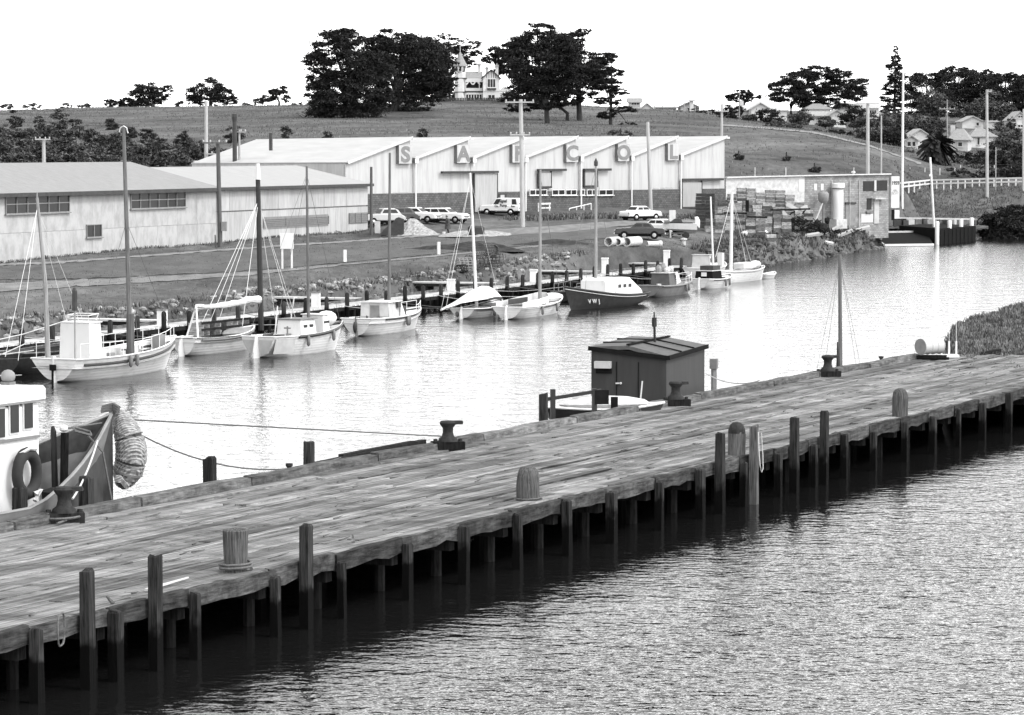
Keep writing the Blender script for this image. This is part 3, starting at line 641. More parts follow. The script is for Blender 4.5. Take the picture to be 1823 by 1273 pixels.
WH.box('notice_board',M['trimdark'],882,345,897,357,-.4,-.2); WH.box('notice_sheet',M['iron_white'],886,347,893,353,-.42,-.402)
m=MB()                                                 # loading ramp rails at the foot of the wall
a=[WH.loc(986,371),WH.loc(1025,362)]
m.tube([(a[0][0],-2.2,a[0][1]),(a[1][0],-2.2,a[1][1])],.06,5)
for k in range(4):
    q=k/3; x=a[0][0]+(a[1][0]-a[0][0])*q; m.tube([(x,-2.2,a[0][1]+(a[1][1]-a[0][1])*q),(x,-2.2,-.2)],.06,5)
m.ob('ramp_rail',M['white'],WH.root)
m=MB(); a0,z0=WH.loc(938,362.5); a1,_=WH.loc(960,362.5); m.box(((a0+a1)/2,-1.6,z0),(a1-a0,.1,.18)); m.box(((a0+a1)/2,-1.6,z0-.45),(a1-a0,.1,.12))
for x in (a0+.1,a1-.1): m.box((x,-1.55,z0/2-.3),(.12,.1,z0+.5))
m.ob('loading_rail',M['white'],WH.root)
def stack(px,y0,y1,off,w,flare,name):
    a,z1=WH.loc(px,y0,off); _,z0=WH.loc(px,y1,off); r=w/2/pxm(330)
    MB().lathe([(r,z0),(r,z1-.9),(r*(1.0),z1-.8),(r*flare,z1-.3),(r*flare,z1)],10,c=(a,off,0)).ob(name,M['darkpaint'],WH.root)
stack(482,237,268,13,6.5,1,'chimney'); stack(417.5,203,300,17,8,1.35,'chimney')
# faint stencilled line low on the wall, and at the far bay
a,z=WH.loc(706,347); letter('No ENTRY',WH.root,.30,M['midgrey'],off=0,name='wall_lettering',loc=(a,-.02,z),sx=1.9)
a,z=WH.loc(1181,338); letter('No ENTRY',WH.root,.28,M['midgrey'],off=0,name='wall_lettering',loc=(a,-.02,z),sx=1.9)
# --- brick block building by the water
BR=Fac('block_building','flat roofed blockwork building at the water with tanks against its wall','building',(22.5,337),(41.2,350.5),1.9)
zt=BR.loc(1440,312)[1]; Lb=BR.L
b1=BR.loc(1432,360)[0]
za_,zb_,zc_=BR.loc(1290,317.5)[1],BR.loc(1432,313)[1],BR.loc(1583,311.5)[1]
def skew(x0,x1,z0,z1,d,nm,m): # the side walls run straight back, not square to the front
    k=.9*d; MB().add([(x0,0,-.8),(x1,0,-.8),(x1+k,d,-.8),(x0+k,d,-.8),(x0,0,z0),(x1,0,z1),(x1+k,d,z1),(x0+k,d,z0)],[(0,1,5,4),(1,2,6,5),(2,3,7,6),(3,0,4,7),(4,5,6,7)]).ob(nm,m,BR.root)
skew(0,b1,za_,zb_,6,'front_wall',M['render'])
skew(b1+.004,Lb,zb_,zc_,6,'front_wall',M['block'])
MB().beam((-.1,-.05,BR.loc(1290,316)[1]+.02),(Lb+.1,-.05,BR.loc(1585,310.5)[1]+.05),.5,.12).ob('parapet_cap',M['offwhite'],BR.root)
for x0,y0,x1,y1 in ((1536.5,322.5,1555,340),(1559,321,1579,339)): BR.box('window',M['glass'],x0,y0,x1,y1,-.06,.0)
BR.box('window_post',M['render'],1555.2,321,1558.8,340,-.14,.0)
for x0 in (1449,1461): BR.box('vent_panel',M['hwall'],x0,327,x0+5,339,-.05,.0)
BR.box('door',M['greypaint'],1504.5,364,1522,402,-.08,.0); BR.box('door_lintel',M['trimdark'],1504,360,1523,363.6,-.15,.0)
BR.box('door',M['midgrey'],1555.5,355,1564,398,-.1,.0); BR.box('door_canopy',M['render'],1552,352,1570,354.8,-.6,.0)
BR.box('window',M['glass'],1543,353,1551,373,-.06,.0); BR.box('sill',M['dooredge'],1541,376,1551,379,-.25,.0)
BR.box('patch',M['hwall'],1533,381,1554,396,-.03,.0); BR.box('patch',M['hwall'],1422,318,1432,341,-.03,.0)
pn=BR.box('painted_panel',M['hwall'],1585,314,1599.5,370,-.16,.0)
a,z=BR.loc(1592,329); letter('1959',pn,.42,M['trimdark'],off=.01,name='lettering',loc=(a,-.18,z),sx=.95)
for k,(yy,sz) in enumerate(((341,.26),(346,.3))):
    a,z=BR.loc(1592,yy); letter(('HIRE','BOAT')[k],pn,sz,M['midgrey'],off=0,name='lettering',loc=(a,-.18,z),sx=.9)
BR.box('doorway',M['black'],1587,373,1591,392,-.1,.0); BR.box('door_panel',M['hwall'],1591.5,374,1600,389,-.12,-.02)
for x in (1480,1512,1529): 
    a,z1=BR.loc(x,321); MB().tube([(a,-.12,z1),(a,-.12,.2)],.05,5).ob('pipe',M['midgrey'],BR.root)
# tanks standing against it
def cyl(name,label,cat,px0,px1,py0,py1,off,m,cap=None):
    a0,z1=BR.loc(px0,py0,off); a1,z0=BR.loc(px1,py1,off); r=(a1-a0)*.43
    q=BR.P0+BR.d*((a0+a1)/2)+Vector((-BR.d.y,BR.d.x,0))*off
    t=thing(name,label,cat,(q.x,q.y,BR.z+z0),BR.rz); h=z1-z0
    MB().lathe([(r*.96,0),(r,h*.03),(r,h*.84),(r*.98,h*.85)],16).ob('body',m,t,smooth=True)
    MB().lathe([(r*1.0,h*.85),(r*1.22,h*.855),(r*1.22,h*.985),(r*1.1,h),(.05,h)],16).ob('cap',m,t,smooth=True)
    MB().lathe([(r*1.24,h*.84),(r*1.24,h*.87)],16).ob('band',M['dooredge'],t)
    MB().box((0,0,-.5),(r*2.6,r*2.2,1.0)).ob('footing',M['render'],t)
cyl('water_tank','tall white cylindrical tank with wide cap against the blockwork wall','tank',1484,1500,326,390,-1.1,M['white'])
a,z1=BR.loc(1466,342,-1.3); q=BR.P0+BR.d*a+Vector((BR.d.y,-BR.d.x,0))*1.3
t=thing('header_tank','small dull round tank on a post beside the white tank','tank',(q.x,q.y,BR.z),BR.rz)
MB().lathe([(.1,z1-1.4),(.55,z1-.9),(.6,z1-.2),(.45,z1),(.05,z1+.08)],12).ob('body',M['greypaint'],t,smooth=True); MB().tube([(0,0,-.6),(0,0,z1-1.3)],.12,6).ob('stand',M['dooredge'],t)
MB().tube([(-.3,-.2,z1-1.2),(-1.6,-.3,.8),(-1.7,-.3,-.4)],.08,5).ob('chute',M['midgrey'],t)
for x in (1344,1399,1520): 
    a,z0=BR.loc(x,313,1); MB().tube([(a,1,z0-.3),(a,1,z0+.9)],.04,5).ob('roof_pipe',M['offwhite'],BR.root)
a,z0=BR.loc(1519,311,2); MB().lathe([(.12,z0-.3),(.12,z0+.2),(.25,z0+.2),(.2,z0+.38),(.02,z0+.42)],8,c=(a,2,0)).ob('roof_vent',M['offwhite'],BR.root)
# --- mansion on the hill
MF=650.; ms=1/pxm(MF)
def mp(px,py): return ((px-851)*ms,(178.5-py)*ms)
MO=at(851,178.5,MF)
man=thing('hill_mansion','white two storey mansion with conical tower and arched balcony on the hilltop','mansion',(MO.x,MO.y,H1(MO.x,MO.y)-.3),R(3)); man.location.z=MO.z-.2
def mbox(name,m,x0,y0,x1,y1,d0,d1,parent=None):
    a,b=mp(x0,y0),mp(x1,y1); return MB().box(((a[0]+b[0])/2,(d0+d1)/2,(a[1]+b[1])/2),(b[0]-a[0],d1-d0,a[1]-b[1])).ob(name,m,parent or man)
mbox('wing_wall',M['hwall'],822,138,861,178.5,3.0,10)
mbox('gable_wall',M['hwall'],860,138,890,178.5,0,10)
mbox('gable_wall',M['hwall'],890.2,163,902,178.5,1.5,9)
a=[mp(858.5,139),mp(874.5,123),mp(892,140)]
MB().pxz(a,-.02,.3).ob('gable_front',M['hwall'],man)
for k in range(7):
    x=862.5+k*4; z=mp(x,137.5)[1]; y1=123+abs(x-874.5)*.95+2
    if y1<136: mbox('gable_stud',M['trimdark'],x-.5,y1,x+.5,137.5,-.06,-.03)
m=MB()
for p,q in ((a[0],a[1]),(a[1],a[2])):
    m.beam((p[0]-.2*(p is a[0]),-.25,p[1]+.05),(q[0],-.25,q[1]+.05),.16,.28)
m.ob('barge_board',M['trimdark'],man)
x0,z0=mp(858,139.5); xr,zr_=mp(874.5,122.5); x1,_=mp(892,139.5)
MB().add([(x0,-.3,z0),(xr,-.3,zr_),(xr,10,zr_),(x0,10,z0),(x1,-.3,z0),(x1,10,z0)],[(0,1,2,3),(1,4,5,2),(3,2,5)]).ob('gable_roof',M['tile'],man)
x0,z0=mp(820,137.5); x1,_=mp(861,137.5); _,z1=mp(840,124.5)
MB().add([(x0,1.2,z0),(x1,1.2,z0),(x1,6.5,z1),(x0,6.5,z1),(x1,11,z0),(x0,11,z0),(x0,1.2,z0-.15),(x1,1.2,z0-.15)],[(0,1,2,3),(3,2,4,5),(0,6,7,1)]).ob('main_roof',M['tile'],man)
# tower
cx,_=mp(816,0) if False else ((820-851)*ms,0); rT=11*ms
def oct(r,n=8,o=.39): return [(cx+r*math.cos(2*math.pi*k/n+o),1.8+r*math.sin(2*math.pi*k/n+o)) for k in range(n)]
zt0=mp(0,126)[1]; zt1=mp(0,115.5)[1]
tw=MB().pxy(oct(rT*.92),0,zt0).ob('tower',M['hwall'],man)
tl=MB().pxy(oct(rT*.95),zt0,zt1).ob('lantern',M['hwall'],man)
for k in range(8):
    t=2*math.pi*(k+.5)/8+.39; r=rT*.95*math.cos(math.pi/8); MB().box((cx+r*math.cos(t),1.8+r*math.sin(t),(zt0+zt1)/2),(.1,.42,(zt1-zt0)*.72),rz=t).ob('window',M['glass'],tl)
MB().lathe([(rT*1.25,zt1-.12),(rT*1.25,zt1),(rT*.95,zt1+.55),(rT*.5,zt1+1.6),(rT*.2,mp(0,93)[1]),(.03,mp(0,91)[1]),(.03,mp(0,84)[1])],8,c=(cx,1.8,0)).ob('spire',M['tile'],man)
fp=MB().tube([(cx,1.8,mp(0,91)[1]),(cx,1.8,mp(0,69)[1])],.05,5).ob('flagpole',M['white'],man)
for yy in (137.5,162): mbox('string_course',M['trimdark'],809.5,yy-.6,831.5,yy+.8,.7,3)
# verandah and balcony
mbox('balcony_floor',M['trimdark'],828,160.5,860,163,1.0,3.0); mbox('balcony_rail',M['offwhite'],829,155,859,160,1.02,1.1)
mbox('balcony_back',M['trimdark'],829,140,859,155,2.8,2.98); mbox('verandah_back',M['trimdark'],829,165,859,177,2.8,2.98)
mbox('fringe',M['hwall'],828,138,860,144.5,1.0,1.2)
for xa,xb in ((829,832),(853,856)): mbox('post',M['hwall'],xa,138,xa+1.4,160,1.0,1.2)
for k in range(7): mbox('post',M['hwall'],829+k*4.8,163,830.4+k*4.8,178,1.0,1.2)
mbox('verandah_beam',M['hwall'],828,163.2,860,166.5,1.0,1.25)
# arch brackets
m=MB()
for xx,sg in ((830.5,1),(842,-1),(842.5,1),(855,-1)):
    p=mp(xx,149); q=mp(xx+4*sg,144.5); m.beam((p[0],1.1,p[1]),(q[0],1.1,q[1]),.12,.25)
m.ob('arch_bracket',M['hwall'],man)
def mwin(x0,y0,x1,y1,nc): 
    a,b=mp(x0,y0),mp(x1,y1); window(man,a[0],b[0],b[1],a[1],nc,1,fm=M['hwall'],y=-.05,w=.1)
mwin(868,139,882,154,3); mwin(869,167,881,176,2); mbox('window_box',M['trimdark'],867,155.5,883,158.5,-.4,-.05)
mbox('belt',M['midgrey'],860,160,890,161.2,-.08,-.01)
for x,yt in ((855.5,110),(869,116),(887,112)):
    c_=mbox('chimney',M['midgrey'],x-2.5,yt+4,x+2.5,136,5.5,6.5); mbox('chimney_cap',M['tile'],x-3.2,yt+1,x+3.2,yt+3.9,5.3,6.7,c_); mbox('chimney_pot',M['tile'],x-1,yt-2,x+1,yt+.9,5.8,6.2,c_)
x0,z0=mp(888,161.5); x1,_=mp(916,161.5); xm,z1=mp(905,153)
MB().add([(x0,1,z0),(x1,1,z0),(x1-1,5,z1),(x0+1,5,z1),(x1,9,z0),(x0,9,z0)],[(0,1,2,3),(1,4,2),(2,4,5,3),(3,5,0)]).ob('porch_roof',M['roofpale'],man)
mbox('porch_wall',M['hwall'],903,162,912,178,2,8)
# --- houses on the right and on the skyline
def house(name,label,px0,px1,pyb,pye,pyr,D,depth=8,rz=0,kind='hip',wm='hwall',rm='tile',wins=(),group=None,chim=(),verandah=None,ridge=.5):
    o=at((px0+px1)/2,pyb,D); k=1/pxm(D); w=(px1-px0)*k; he=(pyb-pye)*k; hr=(pyb-pyr)*k
    t=thing(name,label,'house',(o.x,o.y,o.z),rz,group)
    MB().box((0,depth/2,he/2-.6),(w-.3,depth-.3,he+1.2)).ob('wall',M[wm],t)
    x=w/2+.25
    if kind=='hip':
        g=min(depth/2,w/2)*.8; MB().add([(-x,-.3,he),(x,-.3,he),(x,depth+.3,he),(-x,depth+.3,he),(-x+g,depth/2,hr),(x-g,depth/2,hr),(-x,-.3,he-.15),(x,-.3,he-.15),(x,depth+.3,he-.15),(-x,depth+.3,he-.15)],[(0,1,5,4),(1,2,5),(2,3,4,5),(3,0,4),(0,6,7,1),(1,7,8,2),(3,9,6,0),(6,9,8,7)]).ob('roof',M[rm],t)
    elif kind=='gable':                                # gable end faces the river
        MB().pxz([(-w/2+.15,he),(w/2-.15,he),(0,hr-.1)],.15,depth-.15).ob('gable_wall',M[wm],t)
        MB().add([(-x,-.35,he-.1),(0,-.35,hr),(0,depth,hr),(-x,depth,he-.1),(x,-.35,he-.1),(x,depth,he-.1),(-x,-.35,he-.28),(0,-.35,hr-.2),(x,-.35,he-.28)],[(0,1,2,3),(1,4,5,2),(0,6,7,1),(1,7,8,4)]).ob('roof',M[rm],t)
    else:                                              # ridge runs across
        MB().pxz([(-w/2+.1,he),(w/2-.1,he),(w/2-.1,he+.1),(-w/2+.1,he+.1)],.1,depth).ob('wall_plate',M[wm],t)
        MB().add([(-x,-.4,he),(x,-.4,he),(x,depth/2,hr),(-x,depth/2,hr),(x,depth+.3,he),(-x,depth+.3,he),(-x,-.4,he-.15),(x,-.4,he-.15)],[(0,1,2,3),(3,2,4,5),(0,6,7,1),(1,4,2),(0,3,5)]).ob('roof',M[rm],t)
    for a,b,c,d,n in wins:
        window(t,(a-(px0+px1)/2)*k,(b-(px0+px1)/2)*k,(pyb-d)*k,(pyb-c)*k,n,1,fm=M['hwall'],y=.13,w=.1)
    for cx_,cy_ in chim: MB().box(((cx_-(px0+px1)/2)*k,depth*.55,(pyb-cy_)*k-.8),(.7,.7,1.8)).ob('chimney',M['midgrey'],t)
    if verandah:
        a,b,c,d=verandah; xa,xb=[(q-(px0+px1)/2)*k for q in (a,b)]; za,zb=(pyb-c)*k,(pyb-d)*k
        MB().box(((xa+xb)/2,-.8,za),(xb-xa,2.0,.12)).ob('verandah_roof',M['roofpale'],t)
        for q in range(5): MB().box((xa+(xb-xa)*q/4,-1.7,za/2),(.14,.14,za)).ob('verandah_post',M['hwall'],t)
    return t
house('bungalow','large white bungalow with pale hipped roof and gabled front behind hedges',1312,1402,212,196,179,620,10,kind='hip',rm='midgrey',wins=((1333,1344,199,205,3),),chim=((1324,180),),verandah=(1331,1368,196,197))
o=house('gabled_porch','white gabled front porch wing of the pale hipped bungalow',1336,1372,211,193,182,612,6,kind='gable',rm='midgrey',wins=((1345,1358,199,206,3),))
house('cottage','white gable ended cottage between dark garden bushes below the big pine',1472,1508,222,207,195,600,9,kind='gable',rm='roofpale')
house('long_house','low house with pale long roof behind the white gabled cottage',1436,1478,222,206,198,606,9,kind='long',rm='roofpale')
house('cottage','grey roofed cottage at the foot of the dark pine crowns',1434,1480,206,194,184,680,9,kind='hip',rm='tile')
house('long_house','long low house with pale roof beside the tall conifer',1492,1566,205,192,183,690,9,kind='long',rm='midgrey',wins=((1530,1538,196,203,2),(1548,1560,196,203,3)))
house('cottage','white cottage with paired windows and two gables left of the palm',1609,1636,265,251,240,520,8,kind='gable',rm='roofpale',wins=((1615,1622,252,260.5,1),(1624,1630,252,260.5,1)))
house('cottage','rear white gable of the paired window cottage beside the palm',1622,1654,258,240,229,528,9,kind='gable',rm='roofpale')
house('house','two storey house with tiled roof and white eaves right of the palm',1688,1724,288,249,229,535,9,rz=R(-12),kind='hip',wm='midgrey',rm='tile',wins=((1705,1713,253,261,1),),chim=((1692,224),))
house('house','white walled house with tiled roof and a dark door behind the roadside pole',1727,1774,266,243,229,555,9,kind='hip',rm='tile',wins=((1740,1744,245,258,1),))
house('bungalow','white hipped bungalow above the tiled roofs',1712,1752,228,216,206,650,9,kind='gable',rm='roofpale',wins=((1738,1743,218,224,1),))
house('outbuilding','small white outbuilding beside the dark cypress hedge',1757,1778,232,216,215,640,6,kind='long',rm='roofpale')
house('house','white boarded gable house at the edge of the picture near two small cypresses',1799,1832,232,214,198,640,10,kind='gable',rm='roofpale',wins=((1812,1822,206,210,2),(1812,1822,222,227,2)))
house('skyline_house','small dark roofed house with white lean-to on the hill crest',1119,1142,196,182,174,680,7,kind='long',rm='tile',wins=((1124,1138,182.5,187,3),))
house('skyline_house','white gabled shed on the hill crest beside the small dark roofed house',1140,1164,200,194,183,676,7,kind='gable',rm='roofpale')
house('skyline_house','pale low buildings behind the thin poles on the crest',1166,1206,200,191,189,690,7,kind='long',rm='roofpale')
house('skyline_house','white block with dark gabled roof on the skyline by a bush',1208,1246,204,190,181,680,8,kind='gable',wm='hwall',rm='tile',wins=((1224,1230,192,198,1),))
MB_=house('skyline_house','tall white chimney like block on the skyline',1227,1236,200,179,177.5,676,3,kind='long',rm='roofpale')
# --- white road fence on the right embankment
def fence(name,label,pts,npost,hz,mt,rails,pw=.16,grp=None):
    t=thing(name,label,'fence',pts[0],0,grp); o=Vector(pts[0])
    for i in range(len(pts)-1):
        a,b=Vector(pts[i])-o,Vector(pts[i+1])-o
        for r in rails: MB().beam(a+Vector((0,-.1,r)),b+Vector((0,-.1,r)),.06,.2).ob('rail',mt,t)
        n=npost[i]
        for k in range(n+1):
            q=a+(b-a)*k/n; MB().box((q.x,q.y,q.z+hz/2-.2),(pw,pw,hz+.4)).ob('post',mt,t)
    return t
fa,fb,fc=at(1597,341,392),at(1655,333.5,440),at(1835,329.5,428)
fence('road_fence','white post and rail fence along the embankment road',[fa,fb,fc],[6,14],1.05,M['white'],(.5,.98))
pts=[at(px,py,560) for px,py in ((1735,206),(1735,206))]
# paling fence / hedge line below the mansion
a,b=at(725,186,648),at(985,189,640)
t=thing('paling_fence','dark paling fence running below the mansion garden','fence',a)
for k in range(90):
    q=(b-a)*k/90; MB().box((q.x,q.y,.55),(.26,.05,1.5+random.uniform(-.08,.08))).ob('paling',M['trimdark'],t)
for z in (.2,.9): MB().beam((0,.08,z),(b-a)+Vector((0,.08,z)),.06,.1).ob('rail',M['trimdark'],t)
for i,(x0,x1,py,D) in enumerate(((1620,1700,310,455),(1710,1800,305,462))):
    a,b=at(x0,py,D),at(x1,py-3,D); t=thing('wire_fence','paddock wire fence with pale posts below the '+('palm cottage','tiled houses')[i],'fence',a)
    for k in range(4): q=(b-a)*k/3; MB().box((q.x,q.y,.3),(.12,.12,1.2)).ob('post',M['offwhite'],t)
    for z in (.4,.75): MB().tube([(0,0,z),(b-a)+Vector((0,0,z))],.01,4).ob('wire',M['wire'],t)
# ------------------------------------------------------------------ jetty on the far bank
jt=thing('boat_jetty','narrow planked jetty on round topped piles running behind the moored boats','jetty',J0+Vector((0,0,1.0)),JA)
def jcol(px,t=0.):
    a=J0+JN*t; k=(px-CX)/F; return (k*a.y-a.x)/(JD.x-k*JD.y)
def jw(s,t,z=0.): return J0+JD*s+JN*t+Vector((0,0,1.+z))
m=MB(); s=-40.
M['jplank']=mat('jetty_plank',.30,.50,rough=.9,scale=3,isl=.25,bump=.3)
while s<106:
    m.box((s+.11,.85,-.04+random.uniform(-.01,.01)),(.2,1.7+random.uniform(-.06,.06),.08)); s+=.23
tag(m.ob('deck_planks',M['jplank'],jt),kind='stuff')
m=MB()
for t in (.1,1.6): m.box((33,t,-.2),(146,.16,.24))
m.ob('bearers',M['wetpile'],jt)
MB().beam((-40,1.55,.1),(106,1.55,.1),.14,.16).ob('kerb_rail',M['beam'],jt)
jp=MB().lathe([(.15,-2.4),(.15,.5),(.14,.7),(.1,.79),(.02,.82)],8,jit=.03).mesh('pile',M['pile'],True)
jl=MB().tube([(0,0,-2.4),(0,0,-.1)],.12,6).mesh('under_pile',M['wetpile'])
ss=[jcol(x) for x in (650,782)]; st=(ss[1]-ss[0])/4; s0=ss[0]-st*15
JS=[s0+st*k for k in range(-2,37) if -40<s0+st*k<105]
for s in JS:
    inst(jp,'pile',jt,(s,-.12,random.uniform(-.12,.08)),(random.uniform(-.03,.03),random.uniform(-.03,.03),0))
    inst(jl,'under_pile',jt,(s+st/2,.1,0)); inst(jl,'under_pile',jt,(s,1.6,0))
bk=MB()                                                # timber facing behind the jetty where the bank drops to the water
for k in range(0,290): 
    s=-40+k*.5
    bk.box((s,2.3+random.uniform(-.05,.05),-.9),(.42,.08,1.5+random.uniform(-.2,.1)))
tag(bk.ob('bank_sheeting',M['wetpile'],jt),kind='stuff')
for i,(px,n) in enumerate(((292,0),(640,1),(882,2),(1066,3),(1192,4))):
    s=jcol(px,1.5); L=(7.2,8.5,7.2,7.5,6.5)[i]
    t=thing('gangway','planked gangway joining the jetty to the bank '+('behind the big white boat with the wheelhouse','behind the black masted boat','left of the stack of wire pots','behind the open white boat','behind the dark hulled boat')[i],'gangway',jw(s,1.6,.05),JA+math.pi/2)
    MB().box((L/2,.0,.10),(L,1.3,.1)).ob('deck',M['jplank'],t)
    for y in (-.6,.6): MB().box((L/2,y,-.06),(L,.12,.22)).ob('stringer',M['wetpile'],t)
    for x in (L*.35,L*.7): MB().box((x,0,-.9),(.2,1.2,1.6)).ob('trestle',M['wetpile'],t)
for i,(px,pb,pt,lab) in enumerate(((288,574,545,'behind the big white boat with the wheelhouse'),(562,549,521,'beside the thin grey mast'),(803,516,493,'between the canvas covered boat and its neighbour'),(950,500,477,'beside the grey mast of the open boat'),(1077,491,462,'above the white cabin of the dark hulled boat'),(1187,480,450,'behind the grey cabin boat'))):
    s=jcol(px,.8); p=jw(s,.8); h=(pb-pt)/pxm(p.y)
    t=thing('jetty_light_box','white service box on the jetty '+lab,'box',p,JA+.2)
    MB().box((0,0,h*.46),(.46,.5,h*.92)).ob('body',M['white'],t); MB().box((0,0,h*.96),(.54,.56,h*.07)).ob('lid',M['dooredge'] if i<2 else M['white'],t)

# ------------------------------------------------------------------ boats
class Boat:
    def __init__(b,name,label,px,py,hd,pxb,B,zs,zb,tw=.8,hull='hullwhite',rub=None,draft=.5,deckm='offwhite',deckz=-.12,cap='white',tuck=.05,L=None,group='boats moored along the jetty',rubz=-.22,rubr=.07,pointed=False,flare=.9,rubx=.02,foot=True):
        b.P=gp(px,py,0); b.h=R(hd); b.d=Vector((math.cos(b.h),math.sin(b.h),0)); b.n=Vector((-math.sin(b.h),math.cos(b.h),0))
        if L is None:
            k=(pxb-CX)/F; L=(k*b.P.y-b.P.x)/(b.d.x-k*b.d.y)
        b.L=L; b.B=B; b.label=label; b.zs=zs; b.zb=zb; b.tw=0.02 if pointed else tw
        b.root=thing(name,label,'boat',b.P,b.h,group); n=16; m=8; vs=[]; idx=[]
        for i in range(n+1):
            s=i/n; hb=b.hb(s); zt=b.sheer(s); zk=-draft*math.sin(math.pi*min(1,.12+s*.8))**.7 if s>0 else tuck
            if pointed: zk=-draft*(1-abs(2*s-1)**4)
            if s<.25 and not pointed: zk=tuck+(zk-tuck)*(s/.25)**.8
            if s>.9: zk=zk*(1-(s-.9)/.1*.6)
            row=[]
            for j in range(m+1):
                t=j/m; a=.5 if s<.6 else .5+.5*((s-.6)/.4)
                y=hb*(t**a)*(1-.06*(1-t)); z=zk+(zt-zk)*t**(1.15)
                x=s*L-(L*.055*(1-t)*(s**6)*(1.8 if not pointed else .8))
                if pointed: x+=L*.05*(1-t)*((1-s)**6)
                else: x+=-.18*t*(1-s)**8
                row.append((x,y,z))
            idx.append(row)
        M1=MB(); g=[]
        for sd in (1,-1):
            base=len(M1.v); vv=[(x,y*sd,z) for row in idx for (x,y,z) in row]; w=m+1
            M1.add(vv,[(i*w+j,i*w+j+1,(i+1)*w+j+1,(i+1)*w+j) for i in range(n) for j in range(m)])
        tr=[(x,y,z) for (x,y,z) in idx[0]]
        M1.add([(x,-y,z) for x,y,z in tr[::-1]]+tr[1:],[tuple(range(2*m+1))])
        hm=M[hull]; ho=M1.ob('hull',hm,b.root,smooth=True)
        dk=MB(); w=[]
        for i in range(n+1): x,y,z=idx[i][-1]; w+=[(x,y*.985,z+deckz),(x,-y*.985,z+deckz)]
        dk.add(w,[(2*i,2*i+1,2*i+3,2*i+2) for i in range(n)]).ob('deck',M[deckm],b.root)
        sh=[[(x,y*sd,z) for (x,y,z) in [r[-1] for r in idx]] for sd in (1,-1)]
        c=MB()
        for q in sh: c.tube(q,.045,5)
        c.tube([sh[0][0],sh[1][0]],.045,5); c.ob('cap_rail',M[cap],b.root,smooth=True)
        if rub:
            for sd in (1,-1):
                pts=[]
                for i in range(n+1):
                    s=i/n
                    if s<rubx: continue
                    z=b.sheer(s)+rubz; row=idx[i]; k=max(range(m),key=lambda j:(row[j][2]<=z)*1000+j) if z>row[0][2] else 0
                    a,bb=row[k],row[k+1]; f=min(1,max(0,(z-a[2])/max(1e-6,bb[2]-a[2]))); pts.append((a[0]+(bb[0]-a[0])*f,(a[1]+(bb[1]-a[1])*f+.015)*sd,z))
                MB().tube(pts,rubr,5).ob('rub_strake',M[rub],b.root,smooth=True)
    def hb(b,s):
        if b.tw<.1: return b.B/2*max(0.015,(math.sin(math.pi*min(1,max(0,s))))**.75)
        if s<.45: k=s/.45; return b.B/2*(b.tw+(1-b.tw)*(k*(2-k)))
        return b.B/2*max(.015,1-((s-.45)/.55)**2.3)
    def sheer(b,s): return b.zs+(b.zb-b.zs)*s**1.8-.12*math.sin(math.pi*s)
    def col(b,px,t=0.):
        a=b.P+b.n*t; k=(px-CX)/F; return (k*a.y-a.x)/(b.d.x-k*b.d.y)
    def z(b,px,py,t=0.):
        a=b.P+b.n*t; x=b.col(px,t); D=a.y+b.d.y*x; return at(px,py,D).z
    def sc(b): return pxm(b.P.y)
    def span(b,p0,p1,w):                                # along-boat extent of a cabin whose outline spans p0..p1
        return b.col(p0,w/2),b.col(p1,-w/2)
    def cabin(b,p0,p1,py,w,z0,m='white',roof='white',name='cabin',tf=.12,ta=.03,tw=.9,over=.08,wins=0,wz=.62,wh=.28,door=None,x=None,z1=None):
        x0,x1=x or b.span(p0,p1,w); 
        if x1<x0+.4: x1=x0+.4
        z1=z1 or b.z((p0+p1)/2,py); h=z1-z0; v=[]
        for k,(zz,ww,xa,xb) in enumerate(((z0,w/2,x0,x1),(z1,w/2*tw,x0+ta*h,x1-tf*h))):
            v+=[(xa,-ww,zz),(xb,-ww*(.85 if k else .9),zz),(xb,ww*(.85 if k else .9),zz),(xa,ww,zz)]
        c=MB().add(v,[(3,2,1,0),(4,5,6,7),(0,1,5,4),(1,2,6,5),(2,3,7,6),(3,0,4,7)]).ob(name,M[m],b.root,bevel=.03)
        MB().box(((x0+x1)/2-tf*h/2,0,z1+.025),(x1-x0-tf*h+over*2,w*tw+over,.05)).ob('roof',M[roof],b.root)
        for i in range(wins):
            for sd in (-1,1):
                xx=x0+(x1-x0)*(i+.7)/(wins+.5); MB().box((xx,sd*(w/2*(1-(1-tw)*wz)*(1-.1*(i+.5)/max(1,wins))+.0),z0+h*wz),((x1-x0)/(wins+.9)*.62,.05,h*wh)).ob('window',M['glass'],c)
        if door: MB().box((x0+ta*h*.3-.005,0,z0+h*.45),(.04,w*.3,h*.8)).ob('door',M[door],c)
        b.cab=(x0,x1,z1); return c
    def mast(b,px,py,pb,pyt,r0,r1,m='mast',px_top=None,t=0.):
        x=b.col(pb if pb else px,t); zb=b.sheer(min(1,max(0,x/b.L)))-.3; 
        a=b.P+b.n*t+b.d*x; top=at(px_top or px,pyt,a.y); q=top-b.P; xt=q.dot(b.d); yt=q.dot(b.n)
        MB().tube([(x,t,zb),((x+xt)/2,(t+yt)/2,(zb+top.z)/2),(xt,yt,top.z)],[r0,(r0*.6+r1*.4),r1],7).ob('mast',M[m],b.root,smooth=True); b.mt=(xt,yt,top.z); b.mx=x; return x,top.z
    def stays(b,pts,m='wire',r=.012,frac=.96):
        mm=MB(); x,y,z=b.mt
        for q in pts: mm.tube([(b.mx+(x-b.mx)*frac,y*frac,z*frac),q],r,4)
        mm.ob('stays',M[m],b.root)
